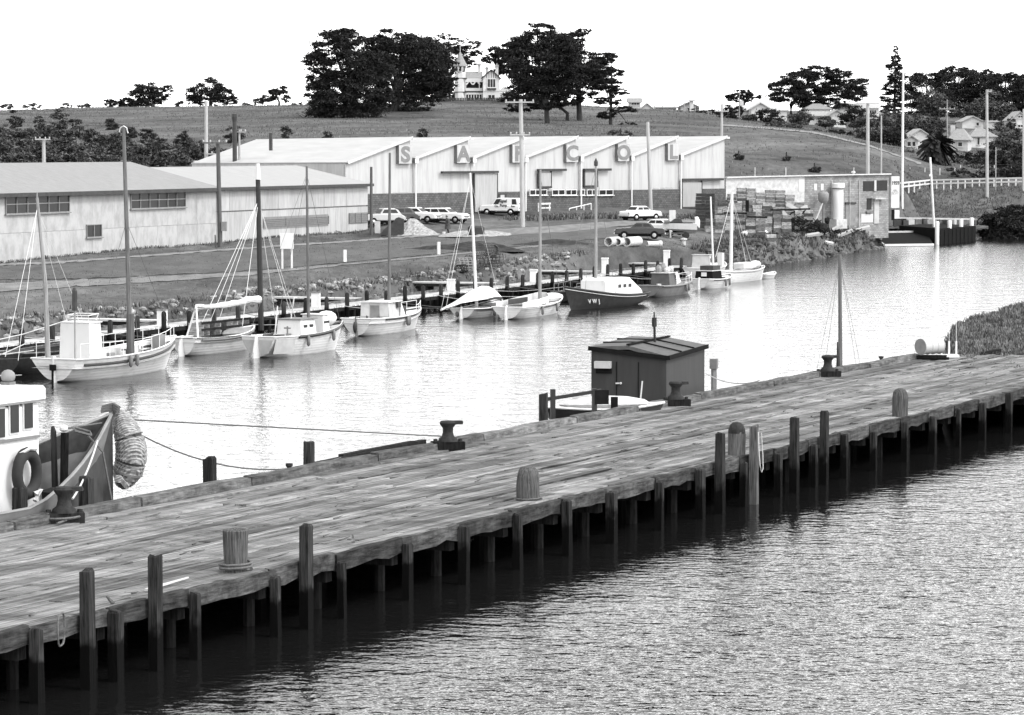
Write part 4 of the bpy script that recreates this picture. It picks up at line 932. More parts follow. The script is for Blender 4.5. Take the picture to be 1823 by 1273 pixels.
    def rudder(b,m='white',h=.9,w=.45,tk=.08,x=-.22):
        MB().pxz([(x-w,-.4),(x-w,h*.35),(x-.12,b.zs+.12),(x+.1,b.zs+.12),(x+.2,-.4)],-tk/2,tk/2).ob('rudder',M[m],b.root)
    def rails(b,s0,s1,n,h=.6,sides=(-1,1),m='wirelt',r=.02):
        for sd in sides:
            mm=MB(); pts=[]
            for k in range(n+1):
                s=s0+(s1-s0)*k/n; q=(s*b.L,sd*b.hb(s)*.95,b.sheer(s)); pts.append((q[0],q[1],q[2]+h)); mm.tube([q,pts[-1]],r,4)
            mm.tube(pts,r,4); mm.ob('guard_rail',M[m],b.root)
# A: big white boat with wheelhouse
A=Boat('fishing_boat','largest white boat with tall rounded wheelhouse, stern rudder and dark rubbing strake',100,681,65.5,311,3.0,1.12,1.62,.84,rub='darkpaint',rubz=-.30,rubr=.075,deckm='offwhite',deckz=-.45)
A.cabin(103,186,574,1.75,.75,tf=.05,ta=.02,tw=.93,name='wheelhouse',over=-.02)
x0,x1,z1=A.cab
MB().tube([(x0+.3,-.6,z1),(x0+.3,-.6,z1+.35),(x0+1.2,-.6,z1+.4),(x1-.2,-.5,z1+.1)],.025,5).tube([(x0+.3,.6,z1),(x0+.3,.6,z1+.35),(x0+1.2,.6,z1+.4),(x1-.2,.5,z1+.1)],.025,5).tube([(x0+.3,-.6,z1+.35),(x0+.3,.6,z1+.35)],.025,5).tube([(x0+1.2,-.6,z1+.4),(x0+1.2,.6,z1+.4)],.025,5).ob('roof_rail',M['white'],A.root)
A.mast(230,0,231,228,.13,.085,'mast',px_top=220)
bx,by,bz=A.mt; MB().tube([(bx,by-.25,bz-.25),(bx,by-.18,bz),(bx,by,bz+.1),(bx,by+.18,bz+.02),(bx,by+.25,bz-.2)],.03,5).ob('masthead_hoop',M['wirelt'],A.root)
A.stays([(A.L*.98,0,A.zb),(A.mx-1.5,1.4,1.),(A.mx-1.5,-1.4,1.)],frac=.62)
MB().tube([(A.mx,0,.6),(A.mx,0,2.9)],.2,8).ob('mast_sleeve',M['poledark'],A.root)
x=A.col(84,.5); top=at(66,352,A.P.y+A.d.y*x)-A.P; MB().tube([(x,.5,.6),((x+top.dot(A.d))/2,.5,(top.z+.6)/2),(top.dot(A.d),top.dot(A.n),top.z)],[.14,.1,.07],7).tube([(top.dot(A.d),top.dot(A.n),top.z-.1),(top.dot(A.d),top.dot(A.n),top.z+.25)],.04,5).ob('mizzen_mast',M['pole'],A.root,smooth=True)
mm=MB(); tq=(top.dot(A.d),top.dot(A.n),top.z-.5)
for q in ((x-3,.2,1.2),(x-3.6,.5,1.4),(x+3.4,1.2,1.2),(x+3.8,.2,1.1)): mm.tube([tq,q],.012,4)
mm.ob('stays',M['wirelt'],A.root)
x=A.col(116,-.2); zt=A.z(115,512,-.2); zm=A.z(115,552,-.2); MB().tube([(x,-.7,.7),(x,-.7,zm)],.05,6).ob('exhaust_pipe',M['pole'],A.root); MB().tube([(x,-.7,zm-.02),(x,-.7,zt-.15),(x,-.7,zt)],[.13,.13,.08],8).ob('silencer',M['darkpaint'],A.root)
A.rudder('white',w=.12,x=-.15); MB().box((-.28,0,.72),(.12,.3,.28)).ob('rudder_head',M['black'],A.root); MB().box((-.3,0,.3),(.06,.09,.9)).ob('rudder_stock',M['black'],A.root); MB().box((-.24,.45,.86),(.05,.9,.16)).ob('name_board',M['offwhite'],A.root)
A.rails(.02,.34,3,.7); A.rails(.5,.92,5,.65)
MB().box((A.mx+1.6,-.3,1.05),(1.5,.35,.12)).ob('hatch_beam',M['trimdark'],A.root); MB().box((A.mx+2.8,.1,1.35),(.5,.5,.8)).ob('winch_post',M['greypaint'],A.root)
MB().box((A.mx+.4,.75,1.0),(3.6,.06,.5)).ob('bulwark_board',M['offwhite'],A.root)
# B: white hull, black mast, furled sail
B=Boat('ketch','narrow white ketch with black mast and furled pale sail along its boom',328,634,64,452,2.1,.98,1.25,.8,rub='dooredge',rubz=-.12,deckm='midgrey',deckz=-.25)
B.rudder(w=.35)
B.mast(462,0,464,318,.16,.13,'mastblack',px_top=459)
xt,yt,zt=B.mt; top=at(459,291,B.P.y+B.d.y*B.mx); MB().tube([(xt,yt,zt-.05),(xt,yt,top.z)],[.17,.1],7).ob('topmast',M['white'],B.root,smooth=True)
x0=B.col(345); zb=B.z(400,546); MB().tube([(x0,0,zb),(B.mx,0,zb+.05)],.07,6).ob('boom',M['pole'],B.root)
pts=[];rr=[]
for k in range(15):
    q=k/14; pts.append((x0+.2+(B.mx-x0-.4)*q,random.uniform(-.03,.03),zb+.16+random.uniform(-.03,.03)-.1*math.sin(q*5))); rr.append(.10+.1*q+random.uniform(-.02,.03))
MB().tube(pts,rr,8).ob('furled_sail',M['canvas'],B.root,smooth=True)
B.stays([(B.col(382),.9,zb-1.),(B.col(395),.9,zb-1.1),(B.col(417),.95,zb-.7),(B.col(425),-.2,zb-1.1),(B.mx+2.2,-.8,1.2),(B.mx+2.6,-.8,1.2),(B.mx+3.,.8,1.2)],'wirelt',.016,frac=.87)
x=B.col(340,.3); MB().beam((x-.4,-.35,.9),(x,0,2.6),.09).beam((x-.2,.5,.9),(x,0,2.6),.09).ob('boom_gallows',M['white'],B.root)
ra=thing('deck_rack','dark slatted rack of fish boxes on the jetty side of the black masted ketch','rack',B.P+B.d*5.2+B.n*1.0+Vector((0,0,.75)),B.h+.05)
for k in range(9): MB().box((-2.6+k*.65,0,.45),(.07,.9,.8)).ob('slat',M['crate'],ra)
for z in (.1,.5,.85): MB().box((0,-.47,z),(5.6,.06,.12)).ob('rail',M['wetpile'],ra)
MB().box((0,0,.02),(5.6,.95,.06)).ob('base',M['wetpile'],ra)
MB().ball((B.col(425,-.4),-.3,1.0),(1.5,.5,.28),10,6,.05).ob('covered_dinghy',M['greypaint'],B.root,smooth=True)
# C: white cabin boat with grey stern quarter
Cb=Boat('cabin_boat','white cabin boat with pale grey stern quarter and slim grey mast',462,637,62.4,609,2.35,1.12,1.5,.86,rub='darkpaint',rubz=-.05,rubr=.09,rubx=.2,deckm='offwhite')
MB().add(*[[(.04,-Cb.hb(0)*.99,.98),(1.75,-Cb.hb(.2)*1.02,.93),(1.75,-Cb.hb(.2)*.88,.15),(.04,-Cb.hb(0)*.8,.2)],[(0,1,2,3)]]).ob('grey_quarter',M['midgrey'],Cb.root)
MB().add(*[[(-.21,Cb.hb(0)*.95,.95),(-.21,.12,.95),(-.06,.1,.12),(-.09,Cb.hb(0)*.62,.25),(-.21,-.12,.95),(-.21,-Cb.hb(0)*.95,.95),(-.09,-Cb.hb(0)*.62,.25),(-.06,-.1,.12)],[(0,1,2,3),(4,5,6,7)]]).ob('transom_panel',M['midgrey'],Cb.root)
Cb.rudder(w=.4)
Cb.cabin(491,566,568,1.6,.95,tf=.05,wins=2,wh=.16,roof='dooredge'); 
Cb.cabin(535,590,560,1.45,1.0,tf=.1,name='fore_cabin',wins=3,wh=.12)
MB().ball((Cb.L*.8,0,1.75),(.8,.5,.42),10,6).ob('dinghy_bottom',M['white'],Cb.root,smooth=True)
Cb.mast(549,0,549,296,.09,.06,'mast',px_top=546); Cb.stays([(Cb.L*.97,0,1.5),(.2,.8,1.1),(.2,-.8,1.1)])
MB().tube([(Cb.col(500),.4,1.),(Cb.col(505),.4,2.6)],.04,5).tube([(Cb.col(520),.1,1.8),(Cb.col(526),.1,3.0),(Cb.col(531),.1,3.0)],.04,5).ob('davit',M['offwhite'],Cb.root)
MB().tube([(2.3,-.3,1.),(2.3,-.3,1.55)],.05,5).tube([(2.3,-.5,1.45),(2.3,-.1,1.45)],.04,5).ob('bollard_post',M['dooredge'],Cb.root)
# D: cabin boat with grey aft bulkhead
Db=Boat('cabin_boat','white cabin boat with grey aft bulkhead and doors under a white roof',636,599,69,748,2.25,1.05,1.28,.86,rub='darkpaint',rubz=-.06,rubr=.07,rubx=.15,deckm='midgrey',deckz=-.3)
Db.cabin(640,722,537,1.95,.75,m='midgrey',tf=.45,ta=-.04,over=.14,wins=0,door='greypaint')
x0,x1,z1=Db.cab
for y in (-.6,.62): MB().box((x0-.03,y,1.5),(.03,.5,.9)).ob('bulkhead_panel',M['offwhite'],Db.root)
MB().box((x1-.9,-.93,1.7),(.5,.04,.34)).ob('window',M['glass'],Db.root); MB().add([(x1-.75,-.95,.95),(x1+.1,-.95,.95),(x1-.5,-.88,z1)],[(0,1,2)]).ob('side_panel',M['white'],Db.root)
MB().box((x1+.5,0,1.25),(1.0,1.2,.55)).ob('foredeck_cover',M['trimdark'],Db.root)
Db.rudder('dooredge',w=.1,x=-.12); MB().ball((-.32,0,.55),(.12,.14,.35),8,5).ob('fender',M['darkpaint'],Db.root,smooth=True)
Db.mast(694,0,692,272,.11,.07,'mast'); Db.rails(.72,.97,3,.45,m='wirelt')
# E: canvas covered yacht
E_=Boat('sailing_boat','small white sailing boat under a white canvas boom tent with leaning white mast',824,568,70,892,2.0,.68,.98,.86,rub='darkpaint',rubz=-.04,rubr=.05,rubx=.0,deckm='offwhite')
E_.rudder(w=.3); MB().ball((-.1,.35,.32),(.06,.14,.2),8,5).ob('stern_mark',M['dooredge'],E_.root)
zz=[.9,1.25,1.75,2.0,1.9,1.35]; xx=[-2.9,-.8,1.6,3.4,4.8,6.2]; v=[]
for x,z,w in zip(xx,zz,(.06,.25,.75,.95,.9,.5)): v+=[(x,w,z-.75*min(1,w)),(x,w*.45,z-.18),(x,0,z),(x,-w*.45,z-.18),(x,-w,z-.75*min(1,w))]
MB().add(v,[(5*i+j,5*i+j+1,5*i+6+j,5*i+5+j) for i in range(5) for j in range(4)]+[(0,1,2,3,4),(29,28,27,26,25)]).ob('boom_tent',M['canvas'],E_.root,smooth=True)
MB().tube([(-3.6,.1,.75),(-1.2,.05,1.1),(2,0,1.75)],[.07,.1,.1],6).ob('boom',M['ropelt'],E_.root)
E_.mast(849,0,849,308,.11,.07,'white',px_top=837); E_.stays([(E_.mx-3.2,.9,.8),(E_.mx-3.0,1.3,.7),(E_.L*.95,0,1.)],'wirelt',.012)
# F: open white boat
Fb=Boat('open_boat','open white boat with curved foredeck and dark cockpit interior',904,569,70,1000,2.25,.80,1.12,.92,rub='darkpaint',rubz=-.12,rubr=.04,rubx=.3,deckm='hullwhite',cap='white')
MB().pxy([(.5,-.85),(5.6,-.8),(6.2,-.4),(6.2,.4),(5.6,.8),(.5,.85)],.55,.72).ob('cockpit_floor',M['trimdark'],Fb.root)
mm=MB(); cpts=[(.3,-.9,.8),(3,-.95,.9),(5.5,-.85,1.02),(6.6,-.3,1.2),(6.6,.3,1.2),(5.5,.85,1.02),(3,.95,.9),(.3,.9,.8)]
for i in range(7): 
    a,b_=Vector(cpts[i]),Vector(cpts[i+1]); mm.add([a-Vector((0,0,.15)),b_-Vector((0,0,.15)),b_+Vector((0,0,.28)),a+Vector((0,0,.28))],[(0,1,2,3)])
mm.ob('coaming',M['white'],Fb.root)
MB().box((3.3,.5,1.05),(3.6,.05,.35)).ob('side_screen',M['trimdark'],Fb.root); MB().ball((Fb.L*.8,0,1.05),(1.7,.62,.32),10,6).ob('foredeck',M['white'],Fb.root,smooth=True)
Fb.rudder(w=.3); Fb.mast(962,0,961,302,.12,.07,'pole'); Fb.stays([(Fb.L*.97,0,1.1)],'wire')
# G: dark hull with white cabin, bow towards the left
Gb=Boat('fishing_boat','black hulled fishing boat with white cabin and pale letters on its bow',1136,541,240,1004,2.6,.85,1.62,.7,hull='darkpaint',rub='offwhite',rubz=-.16,rubr=.03,deckm='offwhite',cap='darkpaint')
def rcab(b,p0,p1,py,w,z0): 
    pass
xa=1.0; xb=Gb.col(1056,0); prof=[(xa,.7),(xa+.35,1.15),(xa+1.5,1.75),(xa+2.0,2.0),(xb-.3,2.05),(xb,1.9),(xb,.7)]; v=[]
for q,(yy,sc_) in enumerate(((-.98,.9),(-.88,1),(.88,1),(.98,.9))):
    v+=[(x,yy,.7+(z-.7)*sc_) for x,z in prof]
n=len(prof); MB().add(v,[tuple(range(n)),tuple(range(4*n-1,3*n-1,-1))]+[(q*n+i,q*n+(i+1)%n,(q+1)*n+(i+1)%n,(q+1)*n+i) for q in range(3) for i in range(n)]).ob('cabin',M['white'],Gb.root,bevel=.03)
for k in range(3): MB().box((xa+2.1+k*.75,.985,1.45),(.4,.03,.22)).ob('window',M['glass'],Gb.root)
MB().box((xa+1.2,.6,1.1),(1.6,.05,.06)).ob('grab_rail',M['dooredge'],Gb.root)
Gb.mast(1061,0,1061,288,.13,.08,'pole'); Gb.stays([(Gb.L*.99,0,1.6),(Gb.mx+3.0,.8,1.3),(Gb.mx-1,1,1)],'wire')
MB().lathe([(.02,0),(.14,.1),(.14,.35),(.02,.6)],8,c=(Gb.mt[0],Gb.mt[1],Gb.mt[2]-.35)).ob('masthead',M['trimdark'],Gb.root)
s=min(.8,Gb.col(1062,Gb.B*.4)/Gb.L); tl=math.atan2(Gb.hb(s+.06)-Gb.hb(s-.06),.12*Gb.L)
for q,ch in enumerate('VWJ'):
    xq=s*Gb.L+.5-.5*q; letter(ch,Gb.root,.30,M['offwhite'],off=-.004,name='lettering',ext=.03,rot=(R(78),0,R(180)+tl),loc=(xq,Gb.hb(xq/Gb.L)*.86+.07,.40)); 
# H: grey cabin boat
Hb=Boat('cabin_boat','grey hulled cabin boat with dark grey cabin and white windscreen frame',1157,529,65,1231,1.95,.85,1.1,.86,hull='hullmid',rub='dooredge',rubz=-.05,deckm='hullmid',cap='hullmid')
Hb.cabin(1158,1206,486,1.55,.75,m='cabingrey',roof='offwhite',tf=.05); x0,x1,z1=Hb.cab
MB().add([(x1,-.75,.85),(x1+1.2,-.6,.95),(x1+.15,-.7,z1+.1),(x1-.25,-.74,z1+.05)],[(0,1,2,3)]).add([(x1,.75,.85),(x1+1.2,.6,.95),(x1+.15,.7,z1+.1),(x1-.25,.74,z1+.05)],[(0,1,2,3)]).ob('windscreen_frame',M['white'],Hb.root)
for k,(xx,yy,hh) in enumerate(((x0+.4,.3,.7),(x0+.9,-.2,.5),(x0+1.4,.35,.9),(x0+2.,0,.6))): MB().ball((xx,yy,z1+hh*.35),(.3,.25,hh*.5),8,5,.15).ob('roof_bundle',M['canvasgrey'] if k%2 else M['greypaint'],Hb.root)
Hb.rails(.6,.97,3,.5)
# I: white boat with dark cabin
Ib=Boat('cabin_boat','small white boat with black cabin cover and slender white mast',1247,515,63,1300,1.9,.8,1.02,.86,rub='dooredge',rubz=-.04,rubr=.06,rubx=.1,deckm='offwhite')
Ib.cabin(1237,1288,482,1.55,.7,m='black',roof='offwhite',tf=.02,over=.03); x0,x1,z1=Ib.cab
MB().box((x0+.02,0,z1-.25),(.05,.45,.3)).ob('cabin_light',M['white'],Ib.root); MB().box(((x0+x1)/2+.2,0,z1+.22),(x1-x0-.6,1.1,.36)).ob('roof_pack',M['trimdark'],Ib.root)
Ib.rudder(w=.25); Ib.mast(1269,0,1271,350,.09,.06,'white',px_top=1265)
# J: white double ender
Jb=Boat('sailing_boat','white hulled sailing boat with thick white mast farthest along the jetty',1282,505,64,1360,2.1,1.0,1.15,.6,rub='midgrey',rubz=-.08,rubr=.03,deckm='offwhite',pointed=True)
MB().box((Jb.L*.55,0,1.3),(2.6,1.0,.5)).ob('cabin',M['offwhite'],Jb.root,bevel=.06); MB().ball((Jb.L*.75,-.2,1.3),(.9,.4,.35),8,5,.1).ob('tarpaulin',M['canvasgrey'],Jb.root)
for k in (.82,.88): MB().lathe([(.22,1.0),(.22,1.55),(.1,1.6)],7,c=(Jb.L*k,0,0)).ob('hatch_drum',M['darkpaint'],Jb.root)
Jb.mast(1303,0,1301,342,.15,.12,'white',px_top=1303); Jb.stays([(Jb.mx-3.2,0,2.2),(Jb.mx+4,-.3,1.2),(Jb.mx+4.3,.3,1.2)],'wirelt',.016)
q=at(1283,465,Jb.P.y+Jb.d.y*(Jb.mx-2.3))-Jb.P; MB().box((q.dot(Jb.d),q.dot(Jb.n),q.z+.1),(.42,.42,1.15)).ob('hanging_box',M['white'],Jb.root)
# K: white cruiser behind
Kb=Boat('cabin_boat','white cabin cruiser with boxy wheelhouse half hidden behind the black cabin boat',1236,499,66,1290,2.2,1.0,1.3,.86,deckm='offwhite')
Kb.cabin(1231,1270,454,1.7,.9,m='offwhite',roof='offwhite',tf=.05,wins=2); 
Lb2=Boat('dinghy','small white dinghy at the bow of the far white sailing boat',1352,496,60,1374,1.2,.4,.5,.8,deckm='midgrey',L=3.0)
# small dark workboat between F and G
Pb=Boat('workboat','low dark workboat lying inside the black hulled boat at the jetty',1002,538,70,1046,1.9,.75,1.0,.9,hull='trimdark',deckm='beam',cap='beam'); Pb.rails(.1,.9,4,.6,m='pole')
# low grey boat and gear at the left edge, behind the big white boat
Qb=Boat('workboat','dark low workboat under ropes at the left edge behind the big white boat',8,668,66,70,2.6,1.1,1.3,.9,hull='trimdark',deckm='wetpile',cap='beam',L=7)
for k,(a,b_) in enumerate((((0,603),(120,570)),((0,620),(60,624)),((0,633),(45,612)),((0,652),(38,668)))):
    p,q=at(a[0]-40,a[1]+10,148),at(b_[0],b_[1],152); tag(MB().tube([p,(p+q)/2-Vector((0,0,.1)),q],.03,5).ob('mooring_line',M['ropelt']),('topmost','second','third','lowest')[k]+' pale mooring line running in from the left to the big white boat','rope')
def nearest_pile(P):
    s=(P-J0).dot(JD); k=min(JS,key=lambda q:abs(q-s)); return jw(k,-.1,.35)
for b,w in ((A,'largest white boat'),(Cb,'white cabin boat with the slim mast'),(Db,'white cabin boat with the grey bulkhead'),(E_,'canvas covered sailing boat'),(Fb,'open white boat'),(Gb,'black hulled boat'),(Hb,'grey hulled cabin boat'),(Ib,'black cabin boat')):
    for k,(s,e) in enumerate(((.97,'bow'),(.02,'stern'))):
        p0=b.P+b.d*(s*b.L)+b.n*(b.hb(s)*.6)+Vector((0,0,b.sheer(s)+.05)); p1=nearest_pile(p0+JD*(1.5 if k==0 else -1.0)); mid=(p0+p1)/2-Vector((0,0,.3))
        tag(MB().tube([p0,p0.lerp(mid,.6)-Vector((0,0,.05)),mid,mid.lerp(p1,.5)-Vector((0,0,.05)),p1],.018,4).ob('mooring_line',M['rope' if k else 'ropelt']),e+' line from the '+w+' to a jetty pile','rope')
    rr=random.Random(int(b.L*1000))
    for q in range(6): MB().box((b.L*rr.uniform(.1,.75),rr.uniform(-.5,.5)*b.B*.6,b.sheer(.3)-.05),(rr.uniform(.2,.6),rr.uniform(.2,.4),rr.uniform(.15,.4)),rz=rr.uniform(0,2)).ob('deck_box',M[rr.choice(('trimdark','greypaint','canvasgrey'))],b.root)
    for q in range(2):
        s=rr.uniform(.3,.7); MB().lathe([(.02,-.3),(.1,-.2),(.1,.2),(.02,.3)],8,c=(s*b.L,-b.hb(s)-.06,b.sheer(s)-.3)).ob('fender',M['dooredge'],b.root,smooth=True)
# ------------------------------------------------------------------ near side boats beyond the wharf
# grey fishing boat at the left: bow with rope fender
P=gp(196,985,0)
k=(193-CX)/F; tt=TW+1.9; s=wcol(196,tt); bp=ww(s,tt); bp.z=0
hT=WA+R(0); Tr=thing('fishing_boat','grey hulled fishing boat with white wheelhouse and flared bow moored at the wharf','boat',(bp.x,bp.y,0),hT)
# local x aft is negative, bow stem at 0
def tz(px,py,D): return at(px,py,D).z
n=14;mr=8;rows=[]; Dn=bp.y
zb=tz(193,738,Dn)
for i in range(n+1):
    q=i/n; x=-12+12*q; u=-x/12.
    hb=1.95*max(.02,(1-(1-u/.6)**1.7)) if u<.6 else 1.95
    zt=1.9+(zb-1.9)*max(0,1-u/.55)**1.1; zk=-.8 if q<.8 else -.8+.3*(q-.8)/.2
    row=[]
    for j in range(mr+1):
        t=j/mr; a=.45+.65*max(0,1-u/.5)
        row.append((x-1.25*(1-t)*max(0,1-u/.25)**2,hb*t**a,zk+(zt-zk)*t))
    rows.append(row)
mm=MB(); w=mr+1
for sd in (1,-1): mm.add([(x,y*sd,z) for r_ in rows for x,y,z in r_],[(i*w+j,i*w+j+1,(i+1)*w+j+1,(i+1)*w+j) for i in range(n) for j in range(mr)])
M['hullgrey']=mat('hull_grey',.10,.17,rough=.5,scale=2,stretch=(.4,1,1),bump=.1)
mm.ob('hull',M['hullgrey'],Tr,smooth=True)
mm=MB()
for sd in (1,-1):                                       # inner bulwark and pale rail
    mm.add([(x,(y-.1*(y>.2))*sd,z) for x,y,z in [r_[-1] for r_ in rows]]+[(x,(y-.12*(y>.2))*sd*.95,min(1.35,z-.3)+.0) for x,y,z in [r_[-1] for r_ in rows]],[(i,i+1,n+2+i,n+1+i) for i in range(n)])
mm.ob('bulwark',M['trimdark'],Tr)
for sd in (1,-1): MB().tube([(x,y*sd-.03*sd,z+.02) for x,y,z in [r_[-1] for r_ in rows]],.048,6).ob('rail',M['hullmid'],Tr,smooth=True)
mm=MB(); w_=[]
for x,y,z in [r_[-1] for r_ in rows]: w_+=[(x,y*.93,min(1.3,z-.35)),(x,-y*.93,min(1.3,z-.35))]
mm.add(w_,[(2*i,2*i+1,2*i+3,2*i+2) for i in range(n)]).ob('deck',M['wetpile'],Tr)
MB().tube([(.05,0,zb+.1),(.02,0,zb-.3),(-.25,0,zb-1.2),(-.8,0,1.0),(-1.2,0,-.3)],.11,6).ob('stem_post',M['beam'],Tr)
# wheelhouse: forward end at px 68
def tcol(px,t): 
    a=bp+WDm@Vector((0,t,0)); d=WDm@Vector((1,0,0)); k=(px-CX)/F; return (k*a.y-a.x)/(d.x-k*d.y)
xf=tcol(67,-.95); Dw=(bp+WDm@Vector((xf,-.95,0))).y
zr_=tz(60,690,Dw); ze=tz(60,718,Dw)
wh=MB().box((xf-2.2,0,(1.0+ze)/2),(4.4,1.9,ze-1.0)).ob('wheelhouse',M['white'],Tr,bevel=.04)
MB().box((xf-2.2,0,(zr_+ze)/2+.05),(4.7,2.2,(zr_-ze))).ob('roof',M['white'],Tr,bevel=.07)
for (a,b_,c,d) in ((39,54,711,762),(14,29,720,770),(-12,4,728,779)):
    x0,x1=tcol(a,-.96),tcol(b_,-.96); D_=(bp+WDm@Vector(((x0+x1)/2,-.96,0))).y; z1,z0=tz(a,c,D_),tz(a,d,D_)
    wf=MB().box(((x0+x1)/2,-.96,(z0+z1)/2),(x1-x0+.08,.04,z1-z0+.1)).ob('window',M['offwhite'],wh); MB().box(((x0+x1)/2,-.985,(z0+z1)/2),(x1-x0-.02,.03,z1-z0)).ob('pane',M['glass'],wf)
for y in (-.5,.5): 
    wf=MB().box((xf+.0,y,(ze+1.0)/2+.75),(.05,.62,.9)).ob('window',M['offwhite'],wh); MB().box((xf+.03,y,(ze+1.0)/2+.75),(.03,.5,.78)).ob('pane',M['glass'],wf)
x0=tcol(18,-.97); MB().box((xf-1.2,-.98,tz(50,776,Dw)),(2.3,.06,.07)).ob('belt',M['dooredge'],wh)
MB().ball((tcol(12,0),0,zr_+.26),(.2,.2,.18),10,6).ob('lamp_dome',M['greypaint'],wh,smooth=True); MB().tube([(tcol(12,0),0,zr_-.05),(tcol(12,0),0,zr_+.12)],.2,8).ob('lamp_base',M['dooredge'],wh)
zf=tz(47,836,Dw); xc=tcol(46,-1.25)
tyf=thing('tyre_fender','black tyre fender with white lashing hanging on the wheelhouse side','tyre',bp+WDm@Vector((xc,-1.22,0))+Vector((0,0,zf)),WA)
MB().torus(.46,.15,.95,1.12).ob('tyre',M['tyre'],tyf,smooth=True)
MB().tube([(.25,-.1,-.62),(.1,-.2,-.5),(.3,-.22,-.42),(.05,-.2,-.7)],.07,5).ob('lashing',M['ropelt'],tyf); MB().tube([(-.3,0,.52),(-.1,-.16,.66),(.2,-.14,.62),(.34,.02,.5)],.05,5).ob('top_lashing',M['ropelt'],tyf)
# foredeck gear
MB().tube([(tcol(95,.3),.3,1.2),(tcol(92,.3),.3,tz(92,750,Dn)-.1),(tcol(91,.3),.3,tz(92,747,Dn))],[.09,.08,.04],8).ob('mooring_post',M['mastblack'],Tr)
MB().lathe([(.35,1.2),(.3,1.6),(.34,1.9),(.1,2.0)],9,c=(tcol(98,-.2),-.1,0)).ob('winch',M['iron'],Tr)
mm=MB(); xh=tcol(165,0); zh=tz(150,752,Dn); mm.tube([(-2.6,-.5,zh),(-2.2,-.2,zh+.05),(-1.7,-.4,zh-.1),(-2.1,-.7,zh-.15),(-2.6,-.5,zh)],.035,5); mm.tube([(-2.2,-.6,zh-.1),(-2.0,-1.0,zh-.6),(-1.9,-1.35,.9)],.03,5); mm.tube([(-2.3,.1,zh),(-.5,.0,zb-.2)],.03,5)
mm.ob('bow_ropes',M['rope'],Tr)
MB().ball((-2.35,0,zh+.02),(.12,.12,.1),8,5).ob('float',M['white'],Tr)
MB().tube([(-2.4,.0,1.2),(-2.3,0,zh-.1)],.11,8).ob('samson_post',M['wetpile'],Tr)
mm=MB()
for k in range(3): mm.tube([(-.1+.03*k,-.28,zb+.08+.06*k),(.1,0,zb+.14+.07*k),(-.1+.03*k,.28,zb+.08+.06*k)],.05,5)
mm.ob('stem_lashing',M['rope'],Tr)
fz=[(.10,-1.05),(.30,-.95),(.40,-.6),(.43,-.15),(.40,.3),(.34,.75),(.22,.98),(.05,1.02)]
fd=thing('rope_fender','big woven coir rope fender hanging over the grey boat bow','fender',bp+WDm@Vector((.38,-.12,0))+Vector((0,0,tz(218,800,Dn))),WA)
mm=MB(); path=[(0,.12,1.05),(0,.08,.9),(0,-.06,.62),(0,-.2,.3),(0,-.27,0),(0,-.26,-.3),(0,-.16,-.6),(0,.0,-.85),(0,.14,-1.02)]; pr=[.08,.22,.33,.4,.43,.43,.4,.32,.12]
tt_=np.linspace(0,8,42); pp=[(0,float(np.interp(q,range(9),[a[1] for a in path])),float(np.interp(q,range(9),[a[2] for a in path]))) for q in tt_]
mm.tube(pp,[float(np.interp(q,range(9),pr))+.016*(i%2) for i,q in enumerate(tt_)],18).ob('woven_body',M['mat_fender'],fd,smooth=False)
for q in (2.6,6.1): 
    c_=[float(np.interp(q,range(9),[a[j] for a in path])) for j in (1,2)]; MB().tube([(0,c_[0]-.01,c_[1]+.03),(0,c_[0]+.01,c_[1]-.03)],float(np.interp(q,range(9),pr))+.04,16).ob('binding',M['dooredge'],fd)
MB().tube([(-.6,-.5,-1.0),(-.2,-.1,-1.0),(.1,0,-.95)],.05,5).tube([(-1.2,-.6,-.7),(-.6,-.4,-.95),(-.2,-.2,-1.0)],.12,6).ob('tail',M['mat_fender'],fd)
# mooring lines
def line(a,b,sag,r,lab,m='rope'):
    pts=[a+(b-a)*q-Vector((0,0,sag*4*q*(1-q))) for q in np.linspace(0,1,14)]
    tag(MB().tube(pts,r,5).ob('mooring_line',M[m]),lab,'rope')
nb=at(212,746,Dn+.3)
line(nb,ww(wcol(785,TW-.45),TW-.45,.45),.0,.022,'upper taut mooring line from the grey boat bow to the iron bollard')
line(nb-Vector((0,0,.1)),ww(wcol(600,TW),TW-.1,.28),.75,.024,'lower sagging mooring line from the grey boat bow to the wharf edge')
line(bp+WDm@Vector((-2.1,-.9,0))+Vector((0,0,zh-.3)),ww(wcol(125,TW-.4),TW-.4,.55),.15,.028,'pale bow line from the grey boat to the near iron bollard','ropelt')
# --- floating shed
hA=R(74); hs,ht=wcol(1187,TW+1.0),TW+1.0; hp=ww(hs,ht); hd=Vector((math.cos(hA),math.sin(hA),0)); hn=Vector((-math.sin(hA),math.cos(hA),0))
zR=tz(1187,634,hp.y); 
HB=thing('floating_shed','dark plain box shed with low felted roof floating on a punt behind the wharf','houseboat',(hp.x,hp.y,0),hA)
k=(1053-CX)/F; a=(k*hp.y-hp.x)/(hn.x-k*hn.y); k2=(1255-CX)/F; l=(k2*hp.y-hp.x)/(hd.x-k2*hd.y); wS=a; lS=min(l,7.5)
zL=tz(1053,617,hp.y+hn.y*wS); zB=tz(1255,614,hp.y+hd.y*lS); zLB=zL+(zB-zR)*.6
M['shedroof']=mat('shed_roof',.05,.09,rough=.9,scale=3)
M['shedgrey']=mat('shed_grey',.022,.034,rough=.75,scale=1.5,stretch=(2,2,.3))
v=[(0,0,.3),(0,wS,.3),(lS,wS,.3),(lS,0,.3),(0,0,zR),(0,wS,zL),(lS,wS,zLB),(lS,0,zB)]
sb=MB().add(v,[(0,1,5,4),(1,2,6,5),(2,3,7,6),(3,0,4,7),(4,5,6,7)]).ob('shed_box',M['shedgrey'],HB)
